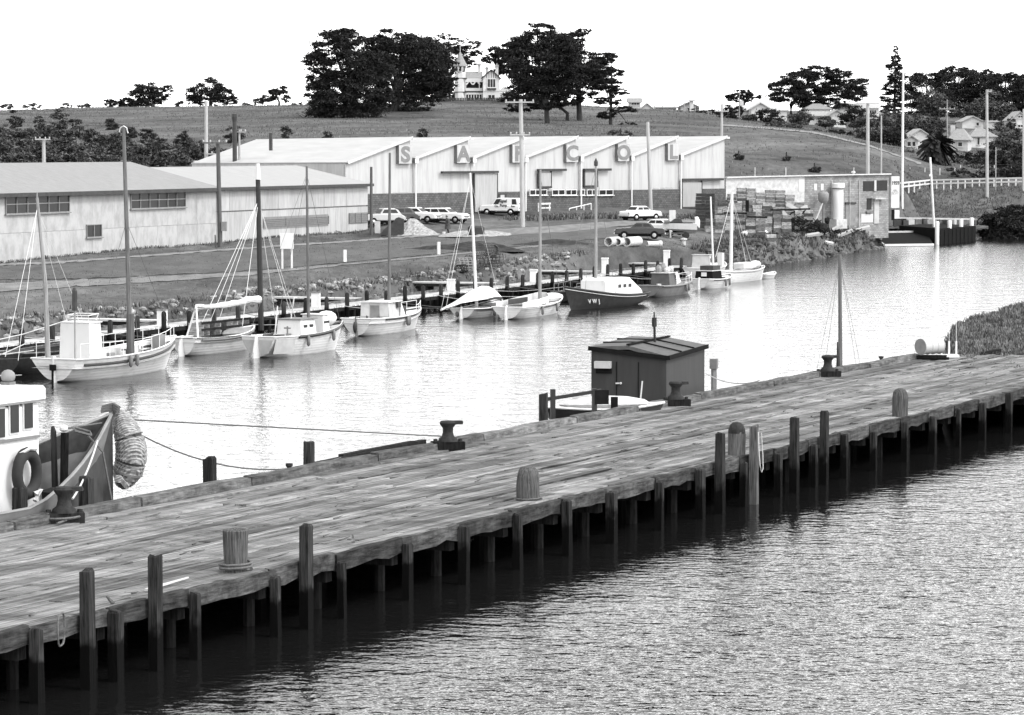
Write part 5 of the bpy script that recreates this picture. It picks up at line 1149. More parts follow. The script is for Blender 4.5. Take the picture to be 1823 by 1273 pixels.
zm=max(zL,zR)+.06; zmb=(zB+zLB)/2+.12; o=.09
rf=MB().add([(-o,-o,zR),(-o,wS*.5,zm),(-o,wS+o,zL),(lS+o,wS+o,zLB),(lS+o,wS*.5,zmb),(lS+o,-o,zB),(-o,-o,zR-.14),(-o,wS+o,zL-.14),(lS+o,-o,zB-.14),(lS+o,wS+o,zLB-.14),(-o,wS*.5,zm-.14)],[(0,1,4,5),(1,2,3,4),(0,6,10,1),(1,10,7,2),(0,5,8,6),(2,7,9,3)]).ob('roof',M['shedroof'],HB)
for q in (.33,.66):
    MB().beam((lS*q,-o,zR+(zB-zR)*q+.03),(lS*q,wS*.5,zm+(zmb-zm)*q+.03),.07,.05).beam((lS*q,wS*.5,zm+(zmb-zm)*q+.03),(lS*q,wS+o,zL+(zLB-zL)*q+.03),.07,.05).ob('roof_batten',M['black'],HB)
MB().beam((-o-.05,wS*.5,zm+.05),(lS+o,wS*.5,zmb+.05),.12,.06).ob('ridge_batten',M['black'],HB)
MB().beam((-o-.02,-o,zR-.06),(-o-.02,wS+o,zL-.06),.08,.16).beam((-o,-o-.02,zR-.06),(lS+o,-o-.02,zB-.06),.08,.16).ob('fascia',M['black'],HB)
for y in (wS*.66,wS*.37): MB().box((-.012,y,1.6),(.03,.03,2.6)).ob('door_joint',M['black'],HB)
MB().box((-.16,wS*.83,tz(1075,651,hp.y)),(.3,.62,.26)).ob('window_hood',M['midgrey'],HB); MB().box((-.03,wS*.83,tz(1075,660,hp.y)),(.06,.62,.3)).ob('window',M['black'],HB)
MB().box((-.05,wS*.63,tz(1103,684,hp.y)),(.08,.22,.05)).ball((-.08,wS*.6,tz(1103,684,hp.y)),.05,6,4).ob('latch',M['offwhite'],HB)
xs_,ys_=lS*.55,wS*.45; zt0=zmb+.05; D_=hp.y+hd.y*xs_; MB().tube([(xs_,ys_,zmb-.1),(xs_-.1,ys_,tz(1172,580,D_))],.05,6).tube([(xs_-.1,ys_,tz(1172,582,D_)),(xs_-.12,ys_,tz(1172,566,D_))],.1,7).tube([(xs_-.12,ys_,tz(1172,566,D_)),(xs_-.13,ys_,tz(1172,556,D_))],.03,5).ob('flue',M['mastblack'],HB)
MB().pxy([(-1.2,-.3),(lS+.8,-.3),(lS+2.6,wS*.35),(lS+2.6,wS*.65),(lS+.8,wS+.3),(-1.2,wS+.3)],-.3,.55).ob('punt',M['hullwhite'],HB)
MB().box((-.6,wS*.5,.58),(1.1,wS,.06)).ob('punt_deck',M['beam'],HB)
q=at(1271,652,hp.y+9); q=q-Vector((hp.x,hp.y,0)); MB().tube([(q.dot(hd),q.dot(hn),.5),(q.dot(hd),q.dot(hn),q.z)],.12,4).box((q.dot(hd),q.dot(hn),q.z+.1),(.3,.3,.4)).ob('stern_post',M['dooredge'],HB)
# white dinghy hung beside it
q=ww(wcol(985,TW+1.2),TW+1.2)
Dg=Boat('dinghy','small white dinghy with pale cover between the wharf and the floating shed',0,0,20,0,1.5,.55,.62,.8,deckm='canvasgrey',L=4.2,deckz=.02,group=None,hull='darkpaint',cap='white')
dq=ww(wcol(1036,TW+1.5),TW+1.5); dz_=tz(1036,722,dq.y); Dg.root.location=(dq.x-1.15,dq.y+.3,max(0,dz_-.58)); Dg.root.rotation_euler[2]=R(8)
MB().ball((2.0,0,.6),(1.7,.55,.3),12,6).ob('cover',M['canvasgrey'],Dg.root,smooth=True); MB().box((1.3,-.1,.86),(1.0,.06,.07)).ob('batten',M['midgrey'],Dg.root)
bb=ww(wcol(972,TW+1.6),TW+1.6); z0=tz(972,706,bb.y); z1=tz(1050,697,bb.y)
t=thing('floating_boom','dark timber boom with short posts beside the white dinghy','boom',(bb.x,bb.y,0),R(12)); MB().beam((0,0,z0-.1),(2.0,0,z1+.0),.12).ob('boom',M['mastblack'],t)
for x in (.25,1.75): MB().box((x,0,z0/2),(.16,.16,z0+.5)).ob('post',M['mastblack'],t)
MB().box((2.0,.1,z0-.05),(.5,.4,.5)).ob('motor',M['black'],t)
a=ww(wcol(1152,TW),TW+.3); tag(MB().beam((a.x,a.y,1.3),(a.x+.12,a.y+.05,2.5),.05).ob('boat_hook',M['ropelt']),'pale pole end leaning on the wharf in front of the dark floating shed','pole')
a=ww(wcol(1108,TW-.1),TW+.2); tag(MB().box((a.x,a.y,1.9),(.25,.25,.4)).ob('fender_block',M['black']),'black block standing on the wharf edge by the white dinghy','block')
a=ww(wcol(1262,TW+2),TW+2); line(Vector((a.x,a.y+2,1.9)),ww(wcol(1350,TW),TW-.1,.3),.25,.025,'mooring line running from the floating shed punt to the wharf edge','ropelt')
# slim masted sloop hidden under the wharf edge
sq=ww(wcol(1480,TW+1.6),TW+1.6)
Sl=Boat('sloop','low sloop hidden below the wharf edge with only its slim dark mast showing',0,0,64.6,0,1.9,.75,1.0,.8,L=6.5,group=None); Sl.root.location=(sq.x-.8,sq.y-2.4,0); Sl.P=Vector((sq.x-.8,sq.y-2.4,0))
Sl.mast(1497,0,1498,453,.10,.075,'mast',px_top=1495); Sl.stays([(Sl.mx-2.5,.3,1.),(Sl.mx+2.8,0,1.),(Sl.mx,.8,1.),(Sl.mx,-.8,1.)],'wire',.008)
MB().tube([(Sl.mx-.25,0,.9),(Sl.mx-.3,0,3.1)],.02,4).ob('halyard',M['wire'],Sl.root)
a=ww(wcol(1518,TW),TW+.6); tag(MB().tube([(a.x,a.y,1.),(a.x-.03,a.y,2.2),(a.x-.05,a.y,2.7)],[.14,.06,.03],6).ob('spar_end',M['mastblack']),'dark pointed spar end rising behind the wharf kerb beyond the slim mast','spar')
for i,(px,py) in enumerate(((513,832),(1570,640))):
    a=ww(wcol(px,TW+.05),TW+.05,.1); tag(MB().lathe([(.07,-.1),(.07,.16),(.11,.18),(.11,.26),(.02,.27)],7,c=a).ob('kerb_bolt',M['iron']),('black bolt head on the kerb left of the leaning pile','black bolt head on the kerb beyond the slim mast')[i],'bolt')
a,b_=ww(wcol(560,TW),TW+.18,.12),ww(wcol(768,TW),TW+.3,.2); tag(MB().beam(a,b_,.22,.2).beam(a+Vector((.8,2,.12)),b_+Vector((-.3,-.6,.06)),.18,.12).ob('loose_timber',M['wetpile']),'loose dark timbers lying along the kerb left of the second iron bollard','timber')
# ------------------------------------------------------------------ road and tracks
def drape(name,up,lo,nu,nv,m,dz,label):
    def ip(P,q):
        xs=[p[0] for p in P]; return np.interp(q,np.linspace(0,1,len(P)),xs),np.interp(q,np.linspace(0,1,len(P)),[p[1] for p in P])
    V=[]
    A=[];B=[]
    for i in range(nu+1):
        a=G(*ip(up,i/nu)); b=G(*ip(lo,i/nu)); d_=(b-a).normalized(); j=.22*math.sin(i*1.9)+.18*math.sin(i*.73+2)+random.uniform(-.12,.12); A.append(a+d_*j*min(1,(b-a).length*.4)); B.append(b+d_*(.25*math.sin(i*1.3+1)+random.uniform(-.15,.15))*min(1,(b-a).length*.4))
    X=[];Y=[]
    for a,b in zip(A,B):
        for j in range(nv+1): X.append(a.x+(b.x-a.x)*j/nv); Y.append(a.y+(b.y-a.y)*j/nv)
    Z=hgt(X,Y)+dz; w=nv+1; Qd=[(i*w+j,i*w+j+1,(i+1)*w+j+1,(i+1)*w+j) for i in range(nu) for j in range(nv)]
    o=fmesh(name,np.stack([X,Y,Z],1),Qd,m); o.data.shade_smooth(); return tag(o,label,None,None,'structure')
M['road']=mat('road_dark',.035,.075,rough=.95,scale=.5,stretch=(1,.3,1),detail=9,bump=.3,bs=2)
M['gravel']=mat('pale_gravel',.07,.17,rough=1,scale=.8,stretch=(1,.3,1),detail=9,bump=.4,bs=3)
M['verge']=mat('verge',.10,.2,rough=1,scale=1.5)
M['soil']=mat('dark_soil',.015,.04,rough=1,scale=2,bump=.8)
M['sandheap']=mat('gravel_heap',.12,.34,rough=1,scale=4,bump=.8,mid=(.3,.7))
drape('road',[(-60,477),(100,471),(385,449),(654,430),(830,418),(960,412),(1100,405)],[(-60,500),(150,497),(430,484),(614,468),(850,446),(1000,432),(1130,420)],150,20,M['road'],.035,'dark road along the front of the sheds')
drape('kerb_strip',[(-60,473),(100,467),(385,445.5),(654,427),(820,415)],[(-60,476.5),(100,470.5),(385,448.6),(654,429.8),(820,417.5)],150,3,M['verge'],.05,'pale kerb along the shed side of the road')
drape('track',[(-60,508),(200,497),(440,486),(614,470.5),(850,448.5),(1000,434)],[(-60,524),(200,508),(440,492),(614,473.5),(850,451),(1000,436)],120,6,M['gravel'],.04,'pale gravel shoulder on the river side of the road')
drape('yard',[(840,412),(1000,402),(1120,393),(1240,388)],[(840,422),(1000,415),(1120,402),(1240,398)],60,8,M['gravel'],.05,'pale gravel yard before the warehouse')
drape('hill_track',[(1285,222),(1380,228.5),(1450,236),(1545,258),(1640,292)],[(1285,224.5),(1380,231.5),(1450,239),(1545,261),(1640,295)],60,2,M['verge'],.08,'pale dirt track over the brow of the paddock')

# ------------------------------------------------------------------ poles
def pole(label,px,pyt,base,r,m='pole',arms=(),D=None,pxt=None,name='power_pole',cat='pole',grp='power poles',ins=True):
    b=G(*base) if D is None else None
    if D is not None: q=at(px,300,D); b=Vector((q.x,D,H1(q.x,D)))
    t=thing(name,label,cat,b,0,grp); top=at(pxt or px,pyt,b.y)-b
    MB().tube([(0,0,-.3),top*.5,top],[r*1.12,r,r*.85],8).ob('shaft',M[m],t,smooth=True)
    for py,x0,x1 in arms:
        z=at(px,py,b.y).z-b.z; k=1/pxm(b.y); xx=top.x*(z/top.z)
        a=MB().box((xx+((x0+x1)/2-px)*k,-r-.06,z),((x1-x0)*k,.1,.13)).ob('crossarm',M[m],t)
        if ins:
            for q in (0.04,.32,.68,.96): MB().lathe([(.05,z+.06),(.07,z+.14),(.07,z+.22),(.02,z+.26)],6,c=(xx+(x0+(x1-x0)*q-px)*k,-r-.06,0)).ob('insulator',M['midgrey'],a)
    return t
pole('thick pale pole rising behind the pale roofed shed',367,180,None,.2,'polelt',[(274,367,400)],D=345)
p2=pole('dark pole with a meter box in front of the joint of the two sheds',391,256,(392,440),.19,'poledark',[(254.5,364,408)],pxt=388)
MB().box((.35,-.1,at(397,403,p2.location.y).z-p2.location.z),(.45,.35,.8)).ob('meter_box',M['greypaint'],p2)
pole('slim pole with one crossarm behind the pale roofed shed roof',426,231,None,.12,'pole',[(235,411,438)],D=330)
pole('short looking pole top with insulators behind the grey hipped roof',78,249,None,.2,'polelt',[(248,63,90)],D=345)
pole('large weathered pole with wide crossarm before the warehouse',928,177,(930.5,404),.21,'polelt',[(182,900,952),(240,908,944)],pxt=927)
pole('plain pointed pole before the warehouse near the white sedan',1157,217,(1159,378),.2,'polelt',(),pxt=1153)
pole('pale pole with crossarm at the right end of the warehouse roof',1285,185,None,.16,'polelt',[(198,1272,1297)],D=385)
pole('double armed pale pole on the slope behind the blockwork building',1545,182,None,.22,'polelt',[(184,1524,1566)],D=392)
pole('thin pale pole just right of the double armed pole',1569,206,None,.1,'polelt',(),D=398)
pole('very tall white pole at the end of the blockwork building',1607,124,(1606,381),.15,'white',(),pxt=1608,name='flagpole',grp=None)
pole('tall pale pole on the embankment in front of the tiled houses',1758,160,None,.2,'polelt',[(163,1757,1766)],D=425,pxt=1757)
pole('thin pole beside the tall embankment pole',1773,262,None,.06,'polelt',(),D=430)
pole('pale pole at the picture edge by the boarded gable house',1822,194,None,.13,'polelt',(),D=425)
pole('slim pole in front of the pine trees above the palm',1686,177,None,.1,'pole',[(194,1672,1700)],D=560)
pole('dark post at the end of the pale roofed shed',661,297,(661,419),.14,'poledark',(),name='post',grp=None)
pole('stub post beside the meter box pole at the shed wall',383,418,(384,441),.06,'poledark',(),name='post',grp=None)
for i,(px,pt,pb,D,lean,lab) in enumerate(((62,152,192,720,-3,'lone leaning pole on the left skyline'),(332,149,187,720,0,'thin skyline pole between the two round trees'),(1165,181,200,690,0,'short pole by the white gabled shed on the crest'),(1179,175,200,690,0,'thin pole on the crest right of the white gabled shed'),(1200,182,202,690,0,'thin pole above the pale low buildings'),(1218,172,204,675,0,'slim pole before the white block on the skyline'),(1260,170,212,640,0,'skyline pole between the white block and the bungalow'),(1287,168,216,630,0,'pole with small arms left of the bungalow'),(1316,164,222,600,0,'slim pole in front of the large white bungalow'),(1416,183,205,600,0,'short pale pole beside the big pine trunk'))):
    pole(lab,px,pt,None,.09,'pole',[(178,1283,1291)] if px==1287 else (),D=D,pxt=px+lean,grp='distant poles on the hill crest',ins=False)
t=thing('leaning_pole','white leaning pole standing in the small landing at the right','pole',gp(1665,432,0)+Vector((0,0,-.5))); D_=t.location.y; top=at(1656,280,D_)-t.location
MB().tube([(0,0,0),top],[.15,.12],8).ob('shaft',M['white'],t,smooth=True); MB().box(top*.8+Vector((-.12,-.1,0)),(.25,.2,.25)).ob('fitting',M['white'],t)
# signs and marker posts
b=G(511,478); t=thing('notice_board','blank white notice board on two white legs beside the road','sign',b,R(-4)); k=1/pxm(b.y); hz=64*k
MB().box((0,0,hz-15*k),(24*k,.08,28*k)).ob('board',M['white'],t)
for x in (-8.5,8.5): MB().box((x*k,.06,hz*.35),(.13,.1,hz*.75)).ob('leg',M['white'],t)
for i,(px,py,h) in enumerate(((614,467,22),(781,453,22))):
    b=G(px,py); k=1/pxm(b.y); o=MB().box((0,0,h*k/2-.1),(.23,.2,h*k+.2)).ob('marker_post',M['white'],loc=b,rz=.3); tag(o,('white marker post beside the road right of the notice board','white marker post in front of the dark soil mound')[i],'post',None)
b=G(1197,401); k=1/pxm(b.y); tag(MB().box((0,0,13*k),(11*k,.4,27*k)).ob('white_board',M['white'],loc=b),'white upright board behind the trailered boat','board')

# ------------------------------------------------------------------ vehicles (x forward)
M['carwhite']=mat('car_white',.52,.6,rough=.3,scale=1,spec=.5)
M['cardark']=mat('car_dark',.02,.03,rough=.25,scale=1,spec=.5)
M['cargrey']=mat('car_grey',.3,.38,rough=.35,scale=1,spec=.5)
def car(label,pos,hd,kind,paint,roof=None,name='car',grp='cars parked by the warehouse'):
    t=thing(name,label,'van' if kind=='van' else 'car',pos,hd,grp); P=M[paint]
    L,Wd={'wagon':(4.6,1.72),'sedan':(4.45,1.72),'old':(4.2,1.6),'van':(4.35,1.7)}[kind]; h=L/2
    if kind=='old': low=[(-h,.4),(-h+.05,.75),(-h+.5,1.0),(.55,1.05),(1.75,.95),(h,.8),(h,.4)]; up=[(-h+.45,1.0),(-1.3,1.45),(-.9,1.6),(.15,1.6),(.62,1.03)]
    elif kind=='wagon': low=[(-h,.38),(-h,.85),(-h+.08,.95),(.85,.98),(2.0,.92),(h-.05,.8),(h,.38)]; up=[(-h+.1,.95),(-h+.35,1.46),(.2,1.5),(.95,.98)]
    elif kind=='van': low=[(-h,.42),(-h,1.0),(.65,1.08),(1.9,1.02),(h-.05,.85),(h,.42)]; up=[(-h+.02,1.0),(-h+.12,1.6),(-h+.35,1.78),(.1,1.8),(.4,1.7),(.85,1.07)]
    else: low=[(-h,.4),(-h,.78),(-h+.12,.92),(-1.1,.97),(.85,.98),(2.0,.92),(h-.05,.8),(h,.4)]; up=[(-1.35,.96),(-.85,1.4),(-.5,1.47),(.25,1.47),(.85,.98)]
    MB().pxz(low,-Wd/2,Wd/2).ob('body',P,t,bevel=.07)
    z0=min(z for x,z in up); z1=max(z for x,z in up); yw=lambda z: Wd/2*(.93-.2*(z-z0)/(z1-z0)*(0.45 if kind=='van' else 1))
    n=len(up); v=[(x,-yw(z),z-.02) for x,z in up]+[(x,yw(z),z-.02) for x,z in up]
    c=MB().add(v,[tuple(range(n)),tuple(range(2*n-1,n-1,-1))]+[(i,n+i,n+(i+1)%n,(i+1)%n) for i in range(n)]).ob('cabin',P,t,bevel=.04)
    if roof: MB().box((-.35,0,z1-.0),(1.2,1.15,.04)).ob('roof_panel',M[roof],c)
    def xat(z,front):
        pts=up if front else up[::-1]; best=None
        for i in range(n-1):
            (xa,za),(xb,zb)=up[i],up[i+1]
            if min(za,zb)<=z<=max(za,zb) and abs(za-zb)>1e-6:
                x=xa+(xb-xa)*(z-za)/(zb-za)
                if best is None or (front and x>best) or ((not front) and x<best): best=x
        return best
    zb,zt=z0+.12,z1-.14
    sp={'wagon':[(.0,.27),(.31,.6),(.64,.97)],'sedan':[(.06,.46),(.52,.97)],'old':[(.1,.48),(.54,.95)],'van':[(.05,.24),(.77,.97)]}[kind]
    for a,b in sp:
        for sd in (-1,1):
            xb0,xb1=xat(zb,False),xat(zb,True); xt0,xt1=xat(zt,False),xat(zt,True)
            q=[(xb0+.08+(xb1-xb0-.16)*a,zb),(xb0+.08+(xb1-xb0-.16)*b,zb),(xt0+.06+(xt1-xt0-.12)*b,zt),(xt0+.06+(xt1-xt0-.12)*a,zt)]
            MB().add([(x,sd*(yw(z)+.012),z) for x,z in q]+[(x,sd*(yw(z)-.03),z) for x,z in q],[(0,1,2,3),(4,5,6,7),(0,1,5,4),(1,2,6,5),(2,3,7,6),(3,0,4,7)]).ob('window',M['glass'],t)
    for fr in (True,False):
        za,zc=zb,zt+.02; x0,x1=xat(za,fr),xat(zc,fr); e=.015 if fr else -.015
        MB().add([(x0+e,-yw(za)*.86,za),(x0+e,yw(za)*.86,za),(x1+e,yw(zc)*.84,zc),(x1+e,-yw(zc)*.84,zc)],[(0,1,2,3)]).ob('windscreen' if fr else 'rear_window',M['glass'],t)
    for x in (h*.62,-h*.58):
        for sd in (-1,1):
            Mw=Matrix.Rotation(R(90),3,'X'); w=MB().lathe([(.2,-.09),(.31,-.08),(.325,0),(.31,.08),(.2,.09)],14,M=Mw,c=(x,sd*(Wd/2-.1),.325)).ob('wheel',M['tyre'],t,smooth=True)
            MB().lathe([(.19,.0),(.17,.03),(.02,.05)],12,M=Matrix.Rotation(R(90*sd*-1),3,'X') if True else None,c=(x,sd*(Wd/2-.015),.325)).ob('rim',M['chrome'] if paint!='cardark' else M['midgrey'],w)
            MB().lathe([(.37,-.02),(.37,.02)],14,M=Mw,c=(x,sd*(Wd/2-.015),.33)).ob('wheel_arch',M['black'],t)
    for x in (h+.03,-h-.03): MB().box((x,0,.45),(.1,Wd*.97,.13)).ob('bumper',M['chrome'],t,bevel=.03)
    for sd in (-1,1):
        MB().lathe([(.1,0),(.09,.04),(.01,.05)],10,M=Matrix.Rotation(R(90),3,'Y'),c=(h-.02,sd*Wd*.36,.72)).ob('headlight',M['chrome'],t); MB().box((-h-.01,sd*Wd*.43,.72),(.04,.12,.18)).ob('tail_light',M['greypaint'],t)
    MB().box((h-.0,0,.64),(.05,Wd*.5,.16)).ob('grille',M['dooredge'],t)
    MB().box((0,0,.28),(L*.86,Wd*.8,.16)).ob('chassis',M['black'],t)
    return t
def gpos(px,py): return G(px,py)+Vector((0,0,.05))
car('white station wagon, the front one of the overlapping pair by the spoil heap',gpos(793,398),R(-24),'wagon','carwhite')
car('white station wagon, the rear one half hidden behind the other wagon',gpos(742,397.5),R(-20),'wagon','carwhite')
car('light roofed old saloon behind the dark shed post',gpos(682,401),R(205),'old','cargrey')
car('dark old saloon next to the rear white wagon',gpos(707,400),R(208),'old','cardark')
v=car('white panel van with painted lettering in front of the big sliding door',gpos(893,384),R(161),'van','carwhite',name='panel_van',grp=None)
for tx,x,z,h_ in (('Signal',-.45,1.33,.3),('Pump',-.5,.88,.28),('Co.',.25,.83,.24),('Phone',-1.55,.86,.14)): letter(tx,v,h_,M['trimdark'],off=.01,name='lettering',loc=(x,.872 if z<1 else .82,z),sx=.85,rot=(R(90-(0 if z<1 else 6)),0,R(180)))
car('white sedan parked beside the plain pointed pole',gpos(1140,393),R(40),'sedan','carwhite')
car('dark sedan with a pale roof panel parked side on before the pipes',gpos(1139,426),R(177),'sedan','cardark')
car('white car half hidden between the dark sedan and the trailered boat',gpos(1178,419),R(-30),'sedan','carwhite')
# boat on trailer
b=gpos(1211,426); t=thing('trailer_boat','small white motor boat with dark gunwale sitting on a trailer','boat',b,R(180)); 
hl=MB(); vv=[];n=9
for i in range(n+1):
    s=i/n; x=-1.5+3.1*s; hb=.75*(1-max(0,(s-.5)/.5)**2.2)+.02; zt=1.35+.05*s
    vv+=[(x-.3*(s>.9),0,.62+.25*s**3),(x,hb*.8,.8+.1*s),(x,hb,zt),(x,-hb,zt),(x,-hb*.8,.8+.1*s)]
hl.add(vv,[(5*i+j,5*i+(j+1)%5,5*i+5+(j+1)%5,5*i+5+j) for i in range(n) for j in range(5)]+[(0,1,2,3,4)]).ob('hull',M['carwhite'],t)
MB().box((.2,0,1.42),(2.6,1.0,.08)).ob('gunwale',M['trimdark'],t); MB().pxz([(-.2,1.42),(1.0,1.42),(.5,1.8),(-.05,1.8)],-.5,.5).ob('windshield',M['trimdark'],t)
MB().pxz([(-1.75,.9),(-1.35,1.3),(-1.3,1.95),(-1.6,2.0),(-1.8,1.6)],-.16,.16).ob('outboard_motor',M['white'],t,bevel=.05)
for x in (-.5,): 
    for sd in (-.8,.8): MB().lathe([(.18,-.08),(.3,-.07),(.3,.07),(.18,.08)],12,M=Matrix.Rotation(R(90),3,'X'),c=(x,sd,.3)).ob('wheel',M['tyre'],t)
MB().beam((-1.4,0,.5),(2.4,0,.45),.12).box((-.5,0,.42),(.12,1.6,.12)).ob('trailer_frame',M['dooredge'],t)
for sd in (-.4,.4): MB().box((.9,sd,.35),(.12,.12,.6)).ob('prop_stand',M['midgrey'],t)
# concrete pipes
Mp=Matrix.Rotation(R(90),3,'Y')
for i,(px,r,L,lab) in enumerate(((1083,.40,1.9,'left concrete pipe of the three lying side by side'),(1099.5,.34,1.9,'middle smaller concrete pipe between the two large ones'),(1115.5,.42,2.4,'right concrete pipe of the three, lying slightly forward'))):
    b=G(px,439.5 if i!=1 else 438.5); o=MB(); prof=[(r,0),(r,L),(r*.8,L),(r*.8,0)]; n=18; vs=[];fs=[]
    for rr,xx in prof:
        for k in range(n): a=2*math.pi*k/n; vs.append((xx,rr*math.cos(a),rr*math.sin(a)))
    for q in range(4):
        for k in range(n): fs.append((q*n+k,q*n+(k+1)%n,((q+1)%4)*n+(k+1)%n,((q+1)%4)*n+k))
    tag(o.add(vs,fs).ob('concrete_pipe',M['concrete'],smooth=True,loc=b+Vector((0,0,r)),rz=R(63)),lab,'pipe','concrete drain pipes on the grass')
b=G(1152,440); tag(MB().add(vs:=[(x,r_*math.cos(2*math.pi*k/12),r_*math.sin(2*math.pi*k/12)) for r_,x in ((.24,0),(.24,1.1),(.29,1.12),(.29,1.35),(.19,1.35),(.19,0)) for k in range(12)],[(q*12+k,q*12+(k+1)%12,((q+1)%6)*12+(k+1)%12,((q+1)%6)*12+k) for q in range(6) for k in range(12)]).ob('small_pipe',M['concrete'],smooth=True,loc=b+Vector((0,0,.24)),rz=R(22)),'small pale socketed pipe lying alone right of the three pipes','pipe')
b=G(1217,437); tag(MB().lathe([(.2,0),(.2,.45),(.32,.5),(.3,.62),(.05,.66)],8).ob('pipe_bend',M['midgrey'],loc=b),'short grey pipe end standing in the grass below the trailered boat','pipe')
# heaps
def heap(name,label,px0,px1,py,hpx,m,cut=False,seed=1,flat=.5,mtl=None,dark=False):
    rs=np.random.RandomState(seed); a=G(px0,py); b=G(px1,py); c=(a+b)/2; w=(b-a).length/2; k=1/pxm(c.y); hh=hpx*k; n=26; vs=[];fs=[]
    for i in range(n+1):
        for j in range(n+1):
            x,y=-1+2*i/n,-1+2*j/n; r_=math.hypot(x,y); z=max(0,1-r_**1.4)
            if cut and x<-.45: z*= 1.0 if x>-.55 else max(0,(x+1)*.0)
            z=hh*z*(.8+.4*math.sin(3*x+seed)*math.cos(4*y))+rs.uniform(-.06,.1)*(z>0)*hh*.8-.08
            vs.append((x*w,y*w*flat*2.2,z))
    for i in range(n):
        for j in range(n): fs.append((i*(n+1)+j,(i+1)*(n+1)+j,(i+1)*(n+1)+j+1,i*(n+1)+j+1))
    me=bpy.data.meshes.new(name); me.from_pydata(vs,[],fs); me.materials.append(M[m]); o=bpy.data.objects.new(name,me); C.objects.link(o); o.location=(c.x,c.y,c.z); return tag(o,label,None,None,'stuff')
heap('gravel_heap','pale heap of broken spoil with a steep cut side left of the person',690,786,417,25,'sandheap',cut=True,seed=2)
heap('gravel_heap','low pale spoil spreading right of the person',800,920,418,12,'sandheap',seed=4)
heap('soil_mound','long low mound of dark soil along the road edge',715,915,446,20,'soil',seed=6,flat=.12)
heap('soil_mound','thin dark soil bank beyond the first mound',900,1085,435,9,'soil',seed=8,flat=.1)
bx=G(700,420); tag(MB().pxz([(-1.2,0),(1.0,0),(1.0,1.5),(.5,1.7),(-.9,.5)],-.5,.5).ob('dark_cover',M['trimdark'],loc=bx),'dark cover leaning at the cut face of the spoil heap','cover')
b=G(838,422); t=thing('striped_trestle','dark trestle with a slanting white board on the spoil by the road','trestle',b); k=1/pxm(b.y)
MB().beam((-.35,-.15,-.1),(.1,-.15,24*k),.14,.05).ob('white_board',M['white'],t); MB().beam((.5,-.1,0),(.1,0,26*k),.1).beam((-.1,.5,0),(.1,.1,26*k),.1).ob('leg',M['darkpaint'],t); MB().box((.5,.25,.55),(1.5,.5,.9)).ob('tar_drum_box',M['darkpaint'],t,bevel=.15)
b=G(672,415); tag(MB().box((0,0,.5),(.5,.5,1.2)).ob('white_bin',M['offwhite'],loc=b),'white bin standing beside the dark shed post','bin')
# person in a dark coat
b=G(797,418.5); t=thing('person','person in a long dark coat walking head bowed along the road edge','person',b,R(200))
def skin(name,V,E,Rr,m,parent,root=0):
    me=bpy.data.meshes.new(name); me.from_pydata(V,E,[]); o=bpy.data.objects.new(name,me); C.objects.link(o); o.parent=parent; me.materials.append(m)
    sk=o.modifiers.new('s','SKIN'); sv=me.skin_vertices[0].data
    for i,r_ in enumerate(Rr): sv[i].radius=(r_,r_) if not isinstance(r_,tuple) else r_
    sv[root].use_root=True; o.modifiers.new('d','SUBSURF').levels=1; o.modifiers[-1].render_levels=1; return o
M['skin']=mat('skin',.25,.3,rough=.6); M['coat']=mat('coat',.03,.06,rough=.95,scale=4); M['trouser']=mat('trouser',.02,.035,rough=.95)
V=[(0,0,.92),(0,0,1.15),(.03,0,1.4),(.06,0,1.5),(.11,0,1.58),(.13,0,1.68),(.0,.1,.88),(.06,.11,.48),(-.04,.11,.08),(.1,.12,.04),(0,-.1,.88),(-.06,-.11,.48),(-.2,-.11,.1),(-.08,-.12,.04),(.03,.19,1.4),(.02,.26,1.12),(.14,.22,.92),(.17,.21,.84),(.03,-.19,1.4),(-.02,-.26,1.12),(.1,-.22,.92),(.13,-.21,.84)]
Ed=[(0,1),(1,2),(2,3),(3,4),(4,5),(0,6),(6,7),(7,8),(8,9),(0,10),(10,11),(11,12),(12,13),(2,14),(14,15),(15,16),(16,17),(2,18),(18,19),(19,20),(20,21)]
skin('body',V,Ed,[(.15,.11),(.14,.11),(.13,.11),.055,.09,.08,.09,.065,.045,.045,.09,.065,.045,.045,.06,.05,.04,.035,.06,.05,.04,.035],M['trouser'],t)
MB().lathe([(.30,.5),(.25,.8),(.2,1.05),(.22,1.25),(.2,1.42),(.1,1.5)],12).ob('coat',M['coat'],t,smooth=True)
MB().ball((.12,0,1.64),(.10,.085,.125),10,8).ball((.225,0,1.62),(.025,.02,.03),5,4).ob('head',M['skin'],t,smooth=True); MB().ball((.10,0,1.68),(.115,.1,.11),10,8).ob('hat',M['coat'],t,smooth=True)
for sd in (-1,1): MB().tube([(.03,sd*.2,1.4),(.02,sd*.28,1.12),(.14,sd*.24,.9)],[.08,.07,.055],7).ob('sleeve',M['coat'],t,smooth=True)
b=G(790,419.5); tag(MB().lathe([(.14,0),(.17,.3),(.16,.34),(.02,.34)],9).ob('bucket',M['offwhite'],loc=b),'pale bucket on the ground at the feet of the person','bucket')
